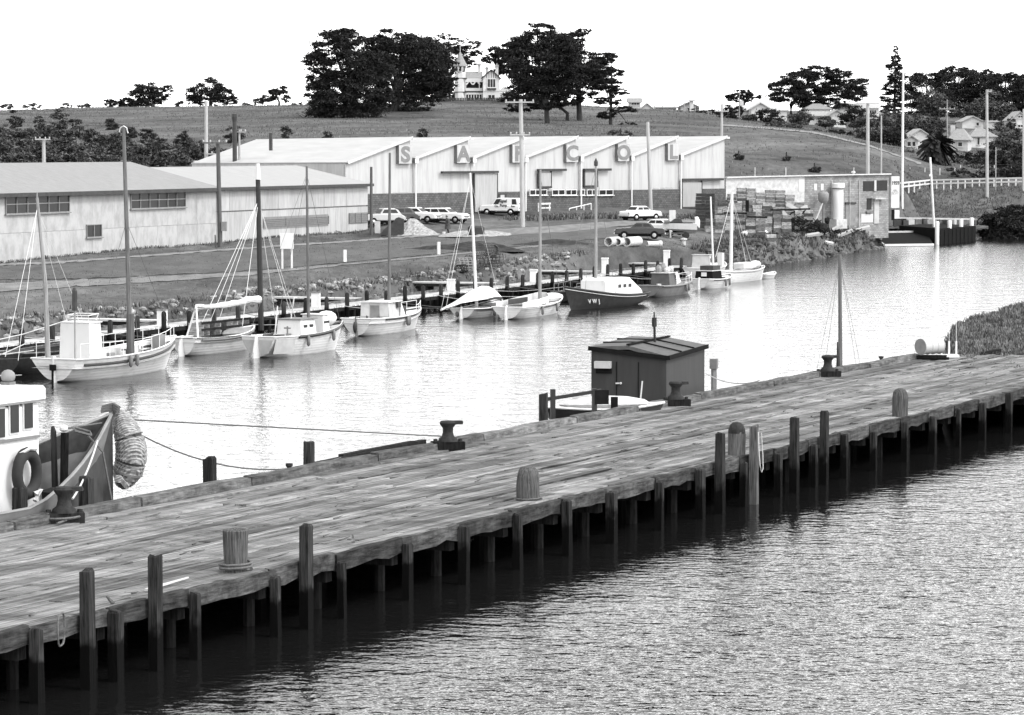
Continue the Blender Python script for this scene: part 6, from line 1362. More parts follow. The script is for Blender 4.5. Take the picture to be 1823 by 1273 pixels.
# wire pots on the bank
pg='wire fish pots heaped on the bank'
def pot(c,rz,r,L,lab,m):
    t=thing('fish_pot',lab,'fish pot',c,rz,pg); o=MB(); Mx=Matrix.Rotation(R(90),3,'Y')
    for x in np.linspace(-L/2,L/2,5): o.tube([(x,r*math.cos(a),r+r*math.sin(a)) for a in np.linspace(0,2*math.pi,15)],.03,4,cap=False)
    o.ob('hoop',M[m],t); o=MB()
    for k in range(14): a=2*math.pi*k/14; o.beam((-L/2,r*math.cos(a),r+r*math.sin(a)),(L/2,r*math.cos(a),r+r*math.sin(a)),.035)
    o.ob('stave',M[m],t); return t
for i,(px,py,r,L,m,up) in enumerate(((830,487,.5,1.3,'pole',0),(822,488,.3,.9,'wetpile',0),(850,484,.55,1.4,'poledark',0),(868,483,.55,1.3,'poledark',0),(880,482,.55,1.2,'poledark',0),(845,478,.5,1.3,'poledark',.0),(862,482,.5,1.3,'poledark',1.0),(876,481,.45,1.2,'poledark',.95))):
    c=G(px,py)+Vector((0,0,up)); pot(c,R(20+i*37),r,L,('pale wire pot in front of the dark heap of pots','small dark pot at the left end of the pot heap','dark pot behind the pale wire pot','dark pot in the middle of the pot heap','dark pot at the right end of the pot heap','dark pot at the back left of the pot heap','dark pot lying on top of the middle of the heap','dark pot lying on top of the right end of the heap')[i],m)
# fish crates stacked before the blockwork building
crs=[]
for q in range(3):
    m=MB(); w,d,h=.92,.6,.34
    for z in (.06,.17,.28): 
        m.box((0,-d/2,z),(w,.03,.085)).box((0,d/2,z),(w,.03,.085)).box((-w/2,0,z),(.03,d,.085)).box((w/2,0,z),(.03,d,.085))
    m.box((0,0,.02),(w-.06,d-.06,.02)); m.box((0,0,.14),(w-.1,d-.1,.2))
    for sx in (-1,1): m.box((sx*(w/2-.05),-d/2-.02,.17),(.06,.02,.32))
    crs.append(m.mesh('fish_crate',M['crate']))
me_d=crs[0].copy(); me_d.materials.clear(); me_d.materials.append(M['cratedark'])
cg='fish crates stacked before the blockwork building'
ORD=['first','second','third','fourth','fifth','sixth','seventh','eighth','ninth','tenth','eleventh','twelfth']+[str(i)+'th' for i in range(13,50)]
def crate_col(px,D,n,lab,dark=False,rz=0,n0=0):
    p=at(px,400,D); z=H1(p.x,D)-.05
    for k in range(n):
        o=bpy.data.objects.new('fish_crate',me_d if dark else random.choice(crs)); C.objects.link(o)
        o.location=(p.x+random.uniform(-.05,.05),D+random.uniform(-.05,.05),z+.345*k); o.rotation_euler=(0,0,rz+random.uniform(-.06,.06)); tag(o,lab%ORD[k],'crate',cg)
lab_b='fish crate, %%s from the ground, %s stack from the left, back row'; lab_m='fish crate, %%s from the ground, %s stack from the left, middle row'; lab_f='fish crate, %%s from the ground, %s stack from the left, front row'
for i,(px,n) in enumerate(((1286,8),(1303,10),(1320,12),(1337,12),(1354,11),(1371,12),(1388,12),(1405,11),(1422,9),(1438,7))): crate_col(px,323,n,lab_b%ORD[i],rz=.1)
for i,(px,n) in enumerate(((1294,6),(1312,8),(1330,9),(1348,8),(1365,9),(1384,8),(1400,6))): crate_col(px,317,n,lab_m%ORD[i],rz=.1)
for i,(px,n) in enumerate(((1264,4),(1281,5),(1299,5),(1317,6),(1336,7),(1354,6))): crate_col(px,309,n,lab_f%ORD[i],rz=.05)
for px in (1372,): crate_col(px,305,3,lab_f%ORD[6],rz=.2)
for i,px in enumerate((1247,1264)): crate_col(px,(316,318)[i],10,('dark fish crate, %s from the ground, in the left black stack','dark fish crate, %s from the ground, in the right black stack')[i],dark=True)
for i,(x0,x1,py) in enumerate(((1288,1330,379),(1330,1366,386),(1374,1440,374))):
    a,b=at(x0,py,307.5),at(x1,py+(1 if i<2 else -2),307.5+ (12 if i==2 else 0)); tag(MB().beam(a,b,.3,.16).ob('timber_baulk',M['black']),('black timber baulk lying across the left crate stacks','black timber baulk lying across the right front crates','long black baulk lying over the rubbish heap')[i],'timber')
tag(MB().box((0,0,1.6),(.32,.3,3.6)).ob('timber_baulk',M['black'],loc=G(1330,419)),'black upright timber standing between the front crate stacks','timber')
b=G(1358,417); tag(MB().box((0,0,.25),(1.1,.7,.3),taper=.6).ob('white_cover',M['white'],loc=b,rz=.2),'white cover lying before the front crates','cover')
b=G(1325,420); tag(MB().ball((0,0,.2),(.35,.3,.25),8,5,.2).ob('white_bundle',M['white'],loc=b),'white bundle at the foot of the upright black timber','bundle')
# rubbish heap beside the crates
t=thing('rubbish_heap','tangled dark heap of nets, iron and timber beside the stacked crates','heap',G(1420,415)); t['kind']='stuff'
m=MB()
for k in range(260):
    q=(random.gauss(0,1.9),random.uniform(-1.5,1.5),0); q=(q[0],q[1],abs(random.gauss(.8,.6))*max(.15,1-abs(q[0])/4.5)); d=Vector((random.uniform(-1,1),random.uniform(-.5,.5),random.uniform(-.5,.5)))*random.uniform(.4,1.3); m.beam(Vector(q)-d/2,Vector(q)+d/2,random.uniform(.04,.14))
for k in range(9): m.ball((random.gauss(0,1.7),random.uniform(-1,1),random.uniform(0,1.3)),random.uniform(.25,.6),6,4,.3)
m.ob('tangle',M['wetpile'],t)
for i,(x,z,sx,rz) in enumerate(((-.6,2.6,1.3,.5),(.6,2.5,.7,-.3),(-1.4,1.9,.8,.9))): MB().box((0,0,0),(sx,.5,.4),M=Matrix.Rotation(rz,3,'Y')).ob('pale_scrap',M['offwhite'],t,loc=(x,-.6,z))
# riprap and rubble
def rocks(name,label,fn,n,s0,s1,m='rock'):
    o=MB()
    for k in range(n):
        c=fn(); s=random.uniform(s0,s1); o.ball(c,(s*random.uniform(.8,1.6),s*random.uniform(.7,1.2),s*random.uniform(.5,.9)),6,4,.22)
    return tag(o.ob(name,M[m]),label,None,None,'stuff')
def bankpt(s,d):
    p=J0+JD*s+JN*(6.3+d); return (p.x,p.y,H1(p.x,p.y)+.05)
rocks('rubble','broken pale stones along the top of the bank behind the jetty',lambda: bankpt(random.uniform(-10,98),random.triangular(.4,3.2,.9)),460,.06,.28,'rubble')
cf=[gp(*p,0) for p in ((1293,491),(1350,479),(1400,467),(1455,460),(1500,452),(1545,446),(1572,440))]
def cpt():
    q=random.uniform(0,len(cf)-1.01); i=int(q); f=q-i; p=cf[i]+(cf[i+1]-cf[i])*f; d=abs(random.gauss(0,2.6))-.4; p=p+Vector((-.5,.86,0))*d; return (p.x,p.y,max(-.1,H1(p.x,p.y))+.08)
rocks('riprap','tumbled rocks and slabs down the bank below the rubbish heap',cpt,330,.12,.42)
for i,(px,py,l,rz,m) in enumerate(((1482,415,2.2,-.9,'offwhite'),(1497,425,2.6,-.8,'midgrey'),(1462,424,1.6,-.7,'midgrey'),(1474,440,1.0,.4,'offwhite'),(1535,413,1.6,-.5,'offwhite'),(1440,425,2.0,-.3,'midgrey'))):
    b=G(px,py); tag(MB().box((0,0,.1),(l,.7,.22),M=Matrix.Rotation(rz*.5,3,'Y')@Matrix.Rotation(.2,3,'X')).ob('concrete_slab',M[m],loc=b+Vector((0,-.4,.25))),('pale slab sliding down the bank below the white tank','long grey slab on the bank below the grey door','grey slab on the bank below the header tank','white broken slab near the waterline of the bank','white slab at the landing corner','grey slab on the bank below the rubbish heap')[i],'slab')
# small landing at the right: dark pen with pale coping, white posts, dark barge end
A1,A2,A3,A4=gp(1547,413.5,1.2),gp(1650,412,1.2),gp(1574,436.5,.15),gp(1662,435.5,.15)
t=thing('landing','dark timber landing with pale coping beams beside the blockwork building','jetty',A3); o_=A3
MB().beam(A1-o_,A2-o_,.22,.2).ob('coping',M['offwhite'],t); MB().beam(A3-o_,A4-o_,.28,.24).ob('coping',M['white'],t); MB().beam(A1-o_,A3-o_,.2,.2).ob('coping',M['white'],t)
MB().quad(A1-o_-Vector((0,0,.1)),A2-o_-Vector((0,0,.1)),A4-o_,A3-o_).quad(A1-o_-Vector((0,0,.1)),A1-o_-Vector((0,0,1.5)),A3-o_-Vector((0,0,1)),A3-o_).ob('slipway',M['black'],t)
B1=gp(1612,402,1.7); B2=gp(1737,404,1.7); fr=gp(1737,428,0)
t=thing('dark_wharf_end','black timber wharf end with white bollard posts at the right bank','wharf',gp(1674,435,0)); o_=t.location
a=gp(1674,435,0)-o_; b=gp(1737,429,0)-o_; h1=at(1674,407,o_.y).z; h2=at(1737,402,(b+o_).y).z; dp=Vector((-3,14,0))
v=[a+Vector((0,0,-1)),b+Vector((0,0,-1)),b+dp+Vector((0,0,-1)),a+dp+Vector((0,0,-1)),a+Vector((0,0,h1)),b+Vector((0,0,h2)),b+dp+Vector((0,0,h2)),a+dp+Vector((0,0,h1))]
MB().add(v,[(0,1,5,4),(1,2,6,5),(2,3,7,6),(3,0,4,7),(4,5,6,7)]).ob('face',M['black'],t)
for k in range(1,9): q=a+(b-a)*k/9; MB().box((q.x,q.y-.08,h1/2-.4),(.12,.12,h1+.5)).ob('facing_pile',M['wetpile'],t)
for px,pt,pb in ((1669,394,432),(1690.5,392,407),(1711,390,404),(1730,387.5,402)):
    q=(px-1674)/63; p=a+(b-a)*q; D_=(p+o_).y; z1=at(px,pt,D_).z; z0=at(px,pb,D_).z if px>1680 else -.4
    MB().lathe([(.24,z0),(.24,z1-.12),(.18,z1),(.02,z1)],9,c=(p.x,p.y+.35,0)).ob('white_post',M['white'],t,smooth=True)
t=thing('landing_deck','grey planked deck with clutter behind the black wharf end','deck',gp(1612,408,1.2)); o_=t.location
MB().box((3.5,3.5,.2),(13,6,.3)).ob('deck',M['beam'],t)
MB().beam((-.5,6.2,1.2),(9.5,6.2,1.05),.1,.2).ob('rail',M['offwhite'],t)
for k in range(6): MB().box((k*1.9,6.3,.6),(.14,.14,1.2)).ob('rail_post',M['wetpile'],t)
for k in range(12): MB().box((random.uniform(-2,7),random.uniform(.6,4),.7),(random.uniform(.4,1.1),.6,random.uniform(.5,1.0)),rz=random.uniform(0,1)).ob('fish_box',M[random.choice(('trimdark','wetpile','greypaint','midgrey'))],t)
for px in (1524,1543,1552,1565,1579):
    p=gp(px,412,1.0); tag(MB().box((0,0,.2),(.12,.12,2.6)).ob('mooring_stake',M['offwhite'],loc=p),ORD[(1524,1543,1552,1565,1579).index(px)]+' pale stake from the left at the water edge below the blockwork building','stake','pale stakes along the landing')

# ------------------------------------------------------------------ vegetation
def leaves(cl,n,size,flat,rs,spread=1.0):
    # cl: clumps (cx,cy,cz,rx,ry,rz); leaf sized quads through each clump
    cl=np.asarray(cl); w=(cl[:,3]*cl[:,5]); k=rs.choice(len(cl),n,p=w/w.sum()); c=cl[k]
    d=rs.normal(size=(n,3)); d/=np.linalg.norm(d,axis=1)[:,None]; r=np.minimum(np.abs(rs.normal(0,.62,n)),1.25)
    P=c[:,:3]+d*r[:,None]*c[:,3:]
    nr=rs.normal(size=(n,3)); nr[:,2]=nr[:,2]*(1+flat)+flat*.8; nr/=np.linalg.norm(nr,axis=1)[:,None]
    a=np.cross(nr,rs.normal(size=(n,3))); a/=np.linalg.norm(a,axis=1)[:,None]; b=np.cross(nr,a); s=size*.8*rs.uniform(.5,1.3,n)[:,None]
    a=a*s*1.5; b=b*s*.6
    V=np.stack([P-a-b*.6,P+a*.2-b,P+a,P-a*.1+b],1).reshape(-1,3); return V,np.arange(4*n).reshape(n,4)
def tufted(ell,per,rs,rt=(.14,.3),flatz=.55):
    out=[]
    for (x,y,z,rx,ry,rz) in ell:
        for _ in range(per):
            d=rs.normal(size=3); d/=np.linalg.norm(d); q=rs.uniform(.35,1.02)**.5; r_=rs.uniform(*rt)*min(rx,rz*1.5)
            out.append((x+d[0]*rx*q,y+d[1]*ry*q,z+d[2]*rz*q,r_*rs.uniform(1,1.7),r_*rs.uniform(1,1.5),r_*flatz*rs.uniform(.7,1.2)))
    return out
def tree(name,label,D,base,ell,n,size,trunk=.5,lm='leaf',per=34,flat=1.0,grp=None,seed=0,limbs=7,cat='tree',rt=(.2,.42),flatz=.5,depth=.8,lean=0,fork=.35):
    rs=np.random.RandomState(seed+5); k=1/pxm(D); b=at(base[0],base[1],D); zb=H1(b.x,D)
    if name!='shrub' : zb=min(zb,b.z)+0 if abs(zb-b.z)>1.5 else zb
    t=thing(name,label,cat,(b.x,D,zb),0,grp); E=[]
    for px,py,rx,ry in ell:
        q=at(px,py,D); E.append((q.x-b.x,rs.uniform(-.3,.3)*rx*k,q.z-zb,rx*k,rx*k*depth,ry*k))
    T=tufted(E,per,rs,rt,flatz)
    V,Qd=leaves(T,n,size,flat,rs); cr=fmesh('crown',V,Qd,M[lm],t)
    if trunk:
        m=MB(); top=max(e[2] for e in E); cx=sum(e[0] for e in E)/len(E); zl=min(e[2]-e[5]*.3 for e in E)
        hz=max(1.2,zl+(top-zl)*fork); m.tube([(0,0,-.6),(lean*.3,0,hz*.5),(cx*.4+lean,0,hz),(cx*.8+lean,0,top)],[trunk*1.25,trunk*.95,trunk*.75,trunk*.2],8)
        for e in E[:limbs+4]:
            m.tube([(cx*.35+lean*.8,0,hz*rs.uniform(.7,1)),((cx*.35+e[0])/2,e[1]*.5,(hz+e[2])/2),(e[0],e[1],e[2]+e[5]*.3)],[trunk*.45,trunk*.3,trunk*.1],6)
            for _ in range(3): m.tube([(e[0]*.6,e[1]*.6,e[2]*.9),(e[0]+rs.uniform(-.7,.7)*e[3],e[1]+rs.uniform(-.5,.5)*e[4],e[2]+rs.uniform(-.3,.6)*e[5])],[trunk*.16,trunk*.04],5)
        m.ob('trunk',M['bark'],t,smooth=True)
    return t
cg='tall dark cypresses round the mansion'
tree('cypress_tree','massive dark cypress at the left end of the hilltop grove',575,(640,243),[(590,85,32,30),(615,70,30,20),(575,130,32,36),(620,120,48,46),(590,175,45,34),(650,165,42,40),(560,160,18,22),(635,205,48,18),(560,105,20,14),(600,212,40,18),(655,222,36,14),(570,190,26,24),(665,150,40,60)],105000,.21,.9,grp=cg,seed=1,per=44)
tree('cypress_tree','broad cypress in the middle of the left grove, top against the sky',600,(700,235),[(700,75,40,24),(680,100,45,40),(735,90,38,28),(700,140,55,48),(745,140,36,40),(690,190,50,30),(740,190,30,24),(690,215,50,18),(660,120,40,40),(770,150,34,40),(795,130,22,44),(740,110,60,50)],105000,.21,.9,grp=cg,seed=2,per=44)
tree('cypress_tree','flat topped cypress reaching over the mansion tower',690,(790,185),[(790,72,44,12),(760,95,36,22),(800,100,36,22),(835,80,26,8),(770,135,30,36),(825,112,24,10),(848,95,12,6),(790,150,18,30)],46000,.21,.7,grp=cg,seed=3,per=40)
tree('cypress_tree','tallest cypress right of the mansion with leaning bare trunk',540,(976,242),[(960,55,28,14),(945,85,40,26),(985,80,34,24),(915,90,26,16),(955,120,46,34),(990,115,34,30),(935,140,34,24),(985,145,40,24),(1000,95,30,24),(965,155,36,20),(975,190,12,6)],76000,.2,.42,grp=cg,seed=4,per=40,lean=-1.0)
tree('cypress_tree','cypress with a raked pointed top above the warehouse roof',560,(1032,224),[(1015,70,24,14),(1040,58,16,7),(1005,95,36,24),(1035,110,40,24),(1015,135,44,26),(1055,140,30,20),(1030,165,34,14),(990,165,22,12)],64000,.2,.42,grp=cg,seed=5,per=38,lean=-.6)
tree('cypress_tree','ragged cypress with layered boughs at the right end of the grove',535,(1087,243),[(1080,102,20,9),(1065,118,28,12),(1092,130,18,8),(1080,150,26,12),(1100,165,22,7),(1082,180,26,8),(1110,195,24,6),(1078,205,18,6),(1118,222,18,4)],34000,.19,.3,grp=cg,seed=6,per=30,flatz=.3)
tree('cypress_tree','small cypress crown directly behind the mansion chimneys',700,(885,180),[(885,92,18,9),(872,105,14,8),(900,100,14,10),(905,120,22,16),(890,112,8,5)],9000,.28,.4,grp=cg,seed=7)
tree('garden_tree','rounded bushy tree between the left grove and the mansion tower',655,(785,178),[(785,150,24,28),(765,165,22,20),(800,168,14,18)],11000,.26,.3,lm='leaf3',seed=8)
tree('garden_tree','dark spreading shrub over the mansion porch',640,(930,192),[(925,168,22,10),(915,178,26,12),(945,180,30,10),(960,172,20,9)],11000,.24,.25,lm='leaf',seed=9)
tree('cypress_tree','low cypress boughs under the tallest cypress above the fence',560,(1010,215),[(930,190,40,8),(970,183,30,10),(1010,180,30,9)],9000,.26,.3,grp=cg,seed=10)
tree('round_tree','round dense tree, left of the two on the skyline',712,(262,190),[(260,165,26,18),(243,174,20,16),(280,170,18,14),(298,162,12,12),(262,182,34,10),(225,182,16,8),(195,183,14,7)],24000,.19,.4,seed=11,grp='skyline trees')
tree('round_tree','round dense tree, right of the two on the skyline',712,(375,188),[(372,152,22,13),(365,168,30,18),(398,170,18,16),(345,172,14,12),(415,178,10,8),(375,182,42,8)],24000,.19,.4,seed=12,grp='skyline trees')
tree('round_tree','sparse open tree on the skyline left of the big grove',712,(497,186),[(490,165,12,9),(505,160,9,8),(478,174,14,8),(510,176,7,8),(462,180,12,6)],5000,.24,.25,seed=13,grp='skyline trees')
for i,(px,w,h) in enumerate(((55,18,8),(118,14,8),(150,12,7),(205,16,9),(225,14,14),(445,16,9),(530,14,6),(548,10,8),(320,10,8),(12,14,6))):
    py=192-(px>170)*2; tree('skyline_bush','low dark bush on the left skyline, '+('left of the leaning pole','first past the leaning pole','second past the leaning pole','left foot of the round tree','touching the round tree','right of the right round tree','left edge of the big grove','at the foot of the big grove','under the thin skyline pole','at the left picture edge')[i],712,(px,py+2),[(px,py-h*.3,w,h*.8)],1300,.24,0,seed=20+i,grp='skyline bushes',lm='leaf2',per=12)
SHR=[(27,213,9,14),(70,222,8,12),(105,215,13,16),(80,235,14,12),(135,228,11,15),(198,222,9,8),(30,245,20,12),(110,245,20,16),(160,250,18,14),(205,250,20,16),(60,262,24,14),(15,275,22,14),(120,275,24,14),(170,275,22,14),(215,272,20,14),(255,268,22,16),(265,240,12,9),(300,272,20,12),(330,250,14,14),(345,275,16,12),(415,240,12,12),(385,270,12,8),(92,285,20,8),(230,235,10,9),(50,240,12,10)]
SHR=[(x,y,w*1.25,h*1.25) for x,y,w,h in SHR]+[(5,235,16,12),(40,285,24,14),(75,270,20,16),(145,285,26,12),(185,255,22,16),(230,262,20,18),(280,255,16,14),(320,285,20,10),(240,285,26,12),(195,285,24,14),(130,262,18,14),(0,258,20,14),(355,262,14,10),(100,232,10,12),(45,272,18,12),(285,285,24,12)]
SHR.sort(key=lambda q:(0 if q[1]<240 else 1 if q[1]<268 else 2,q[0])); cnt_={}
for i,(px,py,w,h) in enumerate(SHR):
    D=np.interp(py,[205,240,290],[600,500,400]); g_=G(px,py+h)
    row=('upper','middle','lower')[0 if py<240 else 1 if py<268 else 2]; cnt_[row]=cnt_.get(row,-1)+1
    tree('hillside_shrub','dark scrub bush, %s from the left in the %s row on the left slope'%(ORD[cnt_[row]],row),g_.y,(px,py+h),[(px,py,w,h),(px+w*.3,py+h*.3,w*.8,h*.6)],3000,.2,.12,seed=40+i,grp='scrub on the left slope',lm='leaf2',per=16,cat='bush',limbs=2)
for i,(px,py,w,h,lab) in enumerate(((509,236,9,11,'round bush just above the first roof slope of the warehouse'),(752,238,9,10,'round bush above the second roof slope of the warehouse'),(583,243,10,7,'flat bush at the roof edge under the big grove'),(1105,238,22,7,'dark mound of bush behind the sixth roof ridge'),(1315,280,9,5,'small dark bush on the bare paddock right of the warehouse'),(1400,283,6,4,'tiny bush on the paddock above the blockwork building'),(1450,302,12,5,'low bush on the slope behind the blockwork building'))):
    g_=G(px,py+h); tree('paddock_bush',lab,g_.y,(px,py+h),[(px,py,w,h)],1800,.18,.1,seed=70+i,lm='leaf2',per=14,cat='bush',limbs=1)
pg='dark pines behind the houses'
tree('pine_tree','big spreading flat topped pine behind the houses',690,(1408,212),[(1455,128,40,10),(1420,140,40,14),(1490,135,30,12),(1400,155,34,12),(1440,165,38,16),(1490,160,36,16),(1390,172,22,10),(1525,150,24,10),(1430,185,26,8),(1520,168,22,12),(1470,185,40,12)],85000,.2,.5,grp=pg,seed=80,per=50,flatz=.5)
tree('pine_tree','small flat topped pine left of the bungalow chimney',720,(1325,195),[(1322,165,20,5),(1305,172,16,5),(1340,172,18,4),(1320,178,22,4)],6000,.26,.3,grp=pg,seed=81,flatz=.35)
tree('norfolk_pine','tall conical conifer with a pointed tip',700,(1592,215),[(1595,90,5,10),(1595,105,9,8),(1593,120,14,9),(1594,137,19,10),(1592,155,23,11),(1593,175,25,12),(1592,195,24,12)],34000,.18,.3,seed=82,per=46,flatz=.4)
for i,(px,py,w,h,D,lab) in enumerate(((1650,165,40,34,760,'dark pine next to the tall conifer'),(1700,150,36,30,780,'dark pine with spiky top right of the tall conifer'),(1745,155,36,30,780,'dark pine in the middle of the right grove'),(1790,160,34,28,770,'dark pine near the right edge with a flat top'),(1830,170,30,36,750,'dark pine at the right picture edge'))):
    tree('pine_tree',lab,D,(px,225),[(px,py,w,h),(px-w*.4,py-h*.7,w*.35,h*.35),(px+w*.35,py-h*.75,w*.35,h*.35),(px,py+h*.9,w*.9,h*.7)],46000,.2,.4,grp=pg,seed=83+i,per=60)
for i,(px,py,w,h,D,lab) in enumerate(((1660,185,26,22,690,'rounded grey green tree left of the slim pole'),(1715,195,28,14,680,'rounded tree behind the white hipped bungalow'),(1770,190,32,24,690,'large rounded tree behind the tall embankment pole'),(1640,215,40,12,650,'low dark trees behind the cottage gables'),(1800,205,12,20,660,'dark tree left of the boarded gable house'))):
    tree('garden_tree',lab,D,(px,py+h*1.6),[(px,py,w,h),(px-w*.4,py+h*.4,w*.6,h*.6),(px+w*.4,py+h*.5,w*.6,h*.6)],9000,.24,.3,seed=90+i,lm='leaf3')
# palm
b=G(1668,292); D=b.y if 470<b.y<560 else 510.; q=at(1668,292,D); t=thing('palm_tree','thick shaggy palm between the paired window cottage and the tiled house','palm',(q.x,D,q.z)); kk=1/pxm(D); hh=(292-238)*kk
MB().tube([(0,0,-.5),(0,0,hh*.72)],[.6,.5],9).ob('trunk',M['bark'],t); rs=np.random.RandomState(3); V=[];Qd=[]
for f in range(230):
    a=rs.uniform(0,6.28); el=rs.uniform(-.9,1.3); L_=hh*rs.uniform(.5,.72); o_=np.array([0,0,hh*.66]); pr=None
    for s in range(8):
        u=s/7; p=o_+np.array([math.cos(a)*math.cos(el),math.sin(a)*math.cos(el),math.sin(el)])*L_*u+np.array([0,0,-1])*L_*.5*u*u
        if pr is not None:
            for sd in (-1,1):
                sdv=np.array([-math.sin(a),math.cos(a),-.5*1])*sd*.42*(1-u*.5); i=len(V); V+=[pr,p,p+sdv,pr+sdv*.9]; Qd.append((i,i+1,i+2,i+3))
        pr=p
fmesh('fronds',V,Qd,M['leaf'],t)
for i,(px,py,w,h,D,lab) in enumerate(((1303,196,14,17,610,'tall rounded dark bush left of the bungalow'),(1331,211,7,5,600,'first small clipped bush before the bungalow'),(1340,210,6,6,600,'second small clipped bush before the bungalow'),(1373,208,20,12,595,'leafy garden shrub before the bungalow gable'),(1425,207,17,12,590,'dark shrub at the foot of the big pine trunk'),(1470,217,14,8,580,'dark shrub before the pale long roofed house'),(1520,208,18,18,585,'tall dark shrub right of the white gabled cottage'),(1550,215,26,12,570,'dark thicket below the long low house'),(1400,222,30,8,570,'low scrub along the dirt track'),(1480,238,30,8,545,'scrub bank below the cottages'),(1560,240,30,14,520,'dark thicket left of the paired window cottage'),(1600,285,34,16,490,'dark bush before the paired window cottage'),(1590,245,18,22,515,'tall thicket behind the very tall white pole'),(1640,300,30,12,470,'lower scrub below the palm left side'),(1700,300,36,14,480,'scrub below the tiled house'),(1735,285,26,14,490,'leafy bush before the white walled house'),(1790,270,26,34,480,'tall reedy thicket at the right below the boarded house'),(1815,265,14,36,475,'tall thicket at the right picture edge'),(1660,262,10,30,512,'dark shrub hugging the palm trunk'),(1570,285,22,18,500,'dark thicket on the slope beside the thin pole'),(1620,285,20,16,495,'bush directly below the paired window cottage'),(1760,288,22,16,478,'leafy bush at the foot of the white walled house'),(1680,275,18,16,500,'bush between the palm and the tiled house'),(1590,215,26,16,600,'dark thicket at the foot of the tall conifer'),(1650,232,30,12,560,'dark bushes behind the cottage gables'),(1780,240,16,18,560,'bush between the white walled house and the boarded house'),(1745,305,40,10,455,'low scrub behind the road fence'),(1810,305,24,12,450,'low scrub behind the road fence at the right'),(1780,224,6,10,640,'first small dark cypress beside the boarded house'),(1800,222,6,12,640,'second small dark cypress beside the boarded house'),(1268,205,16,10,650,'grey bush by the skyline pole'),(1240,200,14,7,660,'bush beside the white block on the skyline'),(1210,203,10,5,660,'small bush left of the white block'))):
    w*=1.3;h*=1.15; tree('garden_bush',lab,D,(px,py+h),[(px,py,w,h),(px+w*.35,py+h*.3,w*.7,h*.65),(px-w*.4,py+h*.35,w*.7,h*.6)],int(1200+w*h*9),.2,.08,seed=110+i,lm='leaf3' if i%3 else 'leaf',per=20,cat='bush',limbs=1,grp='garden shrubs among the houses')
g_=gp(1790,425,0); tree('bank_bush','large black overhanging bush at the water edge on the right bank',g_.y+3,(1785,418),[(1790,395,42,22),(1770,412,28,14),(1815,405,30,20),(1800,375,30,12),(1800,421,44,12),(1765,424,22,9),(1840,418,26,16)],24000,.16,.2,seed=150,lm='leaf',per=50,cat='bush')
# grass tufts on the near right bank and along the jetty bank
def tufts(name,label,fn,n,h0,h1,m='tuft',blades=5):
    V=[];Qd=[]; rs=np.random.RandomState(5)
    for k in range(n):
        c=fn(); 
        for q in range(blades):
            a=rs.uniform(0,6.28); h=rs.uniform(h0,h1); w=h*.16; dx,dy=math.cos(a),math.sin(a); x=c[0]+rs.uniform(-.15,.15); y=c[1]+rs.uniform(-.15,.15); z=c[2]-.05; l=h*rs.uniform(.2,.8); i=len(V)
            V+=[(x-dy*w,y+dx*w,z),(x+dy*w,y-dx*w,z),(x+dx*l+dy*w*.3,y+dy*l-dx*w*.3,z+h),(x+dx*l-dy*w*.3,y+dy*l+dx*w*.3,z+h)]; Qd.append((i,i+1,i+2,i+3))
    return tag(fmesh(name,V,Qd,M[m]),label,None,None,'stuff')
def nrp():
    while True:
        x=random.uniform(19,48); y=random.uniform(140,232); 
        if abs(x/y*F+911-1740)>260: continue
        z=H1(x,y)
        if z>.25: return (x,y,z)
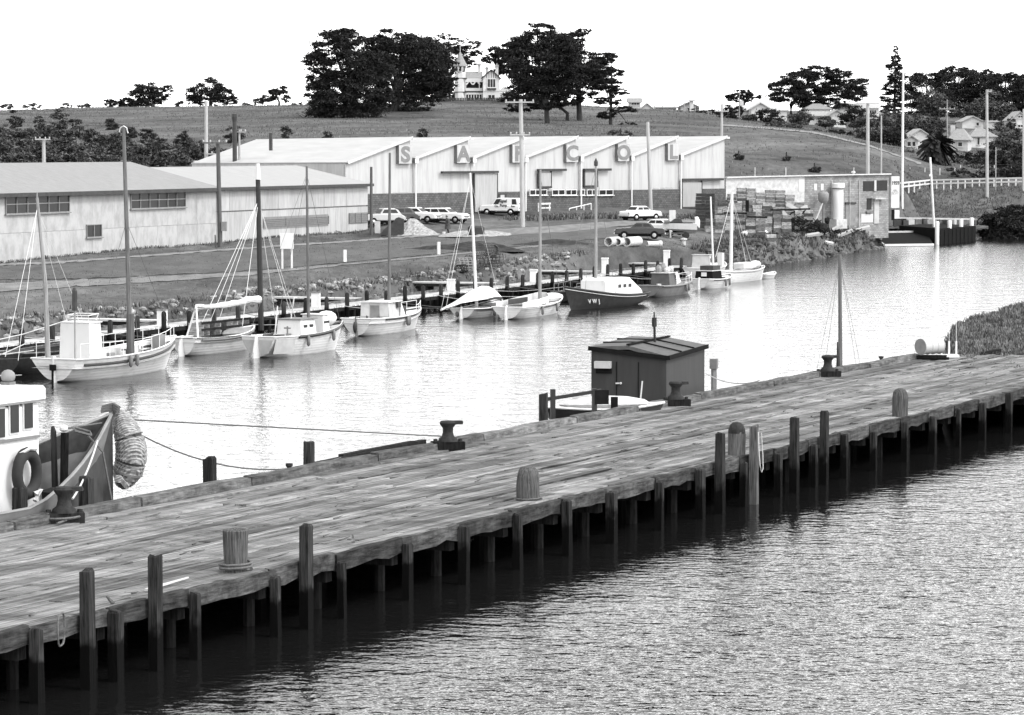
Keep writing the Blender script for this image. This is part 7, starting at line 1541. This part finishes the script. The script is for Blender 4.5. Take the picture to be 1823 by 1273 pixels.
# sample many points at once for speed
def sample(box,n,cond):
    out=[]
    while len(out)<n:
        x=RS.uniform(box[0],box[1],6000); y=RS.uniform(box[2],box[3],6000); z=hgt(x,y); k=cond(x,y,z); out+=list(zip(x[k],y[k],z[k]))
    return out[:n]
S=sample((18,50,138,235),5200,lambda x,y,z:(z>.2)&(x/y*F+CX>1620)&(x/y*F+CX<1930)); it=iter(S)
tufts('bank_grass','thick grass on the near right bank beyond the wharf end',lambda: next(it),5200,.10,.27)
S=sample((-115,90,385,705),21000,lambda x,y,z:(np.abs(x/y*F)<1000)&(z>5)&(RS.uniform(0,1,len(x))<.3+.7*(np.sin(x*.13+y*.05)*np.sin(y*.041)>0)))
it=iter(S); tufts('hill_grass','rough grass over the paddocks of the hillside',lambda: next(it),21000,.10,.34,'tuftpale',blades=3)
S=sample((-45,24,176,300),9000,lambda x,y,z:(np.abs(x/y*F)<1000)&(z>1.2)&(z<2.9)); it=iter(S)
tufts('verge_grass','short grass on the bank between the jetty and the road',lambda: next(it),9000,.05,.16,'tuftpale',blades=3)
S=sample((42,68,385,445),3600,lambda x,y,z:(z>.4)&(x/y*F+CX>1596)&(x/y*F+CX<1900)); it=iter(S)
tufts('embankment_grass','rough grass covering the slope below the white road fence',lambda: next(it),3600,.12,.32,blades=4)
S=[]
for k in range(2600): c=cpt(); S.append((c[0]-random.uniform(0,1.5),c[1]+random.uniform(0,3)))
Z=hgt([p[0] for p in S],[p[1] for p in S]); it=iter([(p[0],p[1],z) for p,z in zip(S,Z)])
tufts('bank_grass','rough dark grass over the rocky bank below the rubbish heap',lambda: next(it),2600,.12,.4,'leaf3')
S=[]
for k in range(1500):
    s=random.uniform(-12,100); d=abs(random.gauss(0,1.4))+.3; p=J0+JD*s+JN*(6.3+d); S.append((p.x,p.y))
Z=hgt([p[0] for p in S],[p[1] for p in S]); it=iter([(p[0],p[1],z) for p,z in zip(S,Z)])
tufts('bank_grass','rough grass along the top of the bank behind the jetty',lambda: next(it),1500,.12,.35)
S=[]
for k in range(700):
    q=random.random(); p=S1.P0+(sc-S1.P0)*q-Vector((math.sin(SA),-math.cos(SA),0))*-.0; p=p+Vector((math.sin(SA),-math.cos(SA),0))*random.uniform(.15,.8); S.append((p.x,p.y))
Z=hgt([p[0] for p in S],[p[1] for p in S]); it=iter([(p[0],p[1],z) for p,z in zip(S,Z)])
tufts('wall_weeds','dark weeds along the foot of the shed walls',lambda: next(it),700,.06,.28,'tuft')
S=[]
for k in range(700):
    q=random.random(); p=Vector((-2,322,0)).lerp(Vector((22,345,0)),q)+Vector((.7,-.7,0))*random.uniform(0,6); S.append((p.x,p.y))
Z=hgt([p[0] for p in S],[p[1] for p in S]); it=iter([(p[0],p[1],z) for p,z in zip(S,Z)])
tufts('yard_grass','rough grass before the warehouse wall',lambda: next(it),700,.15,.5)
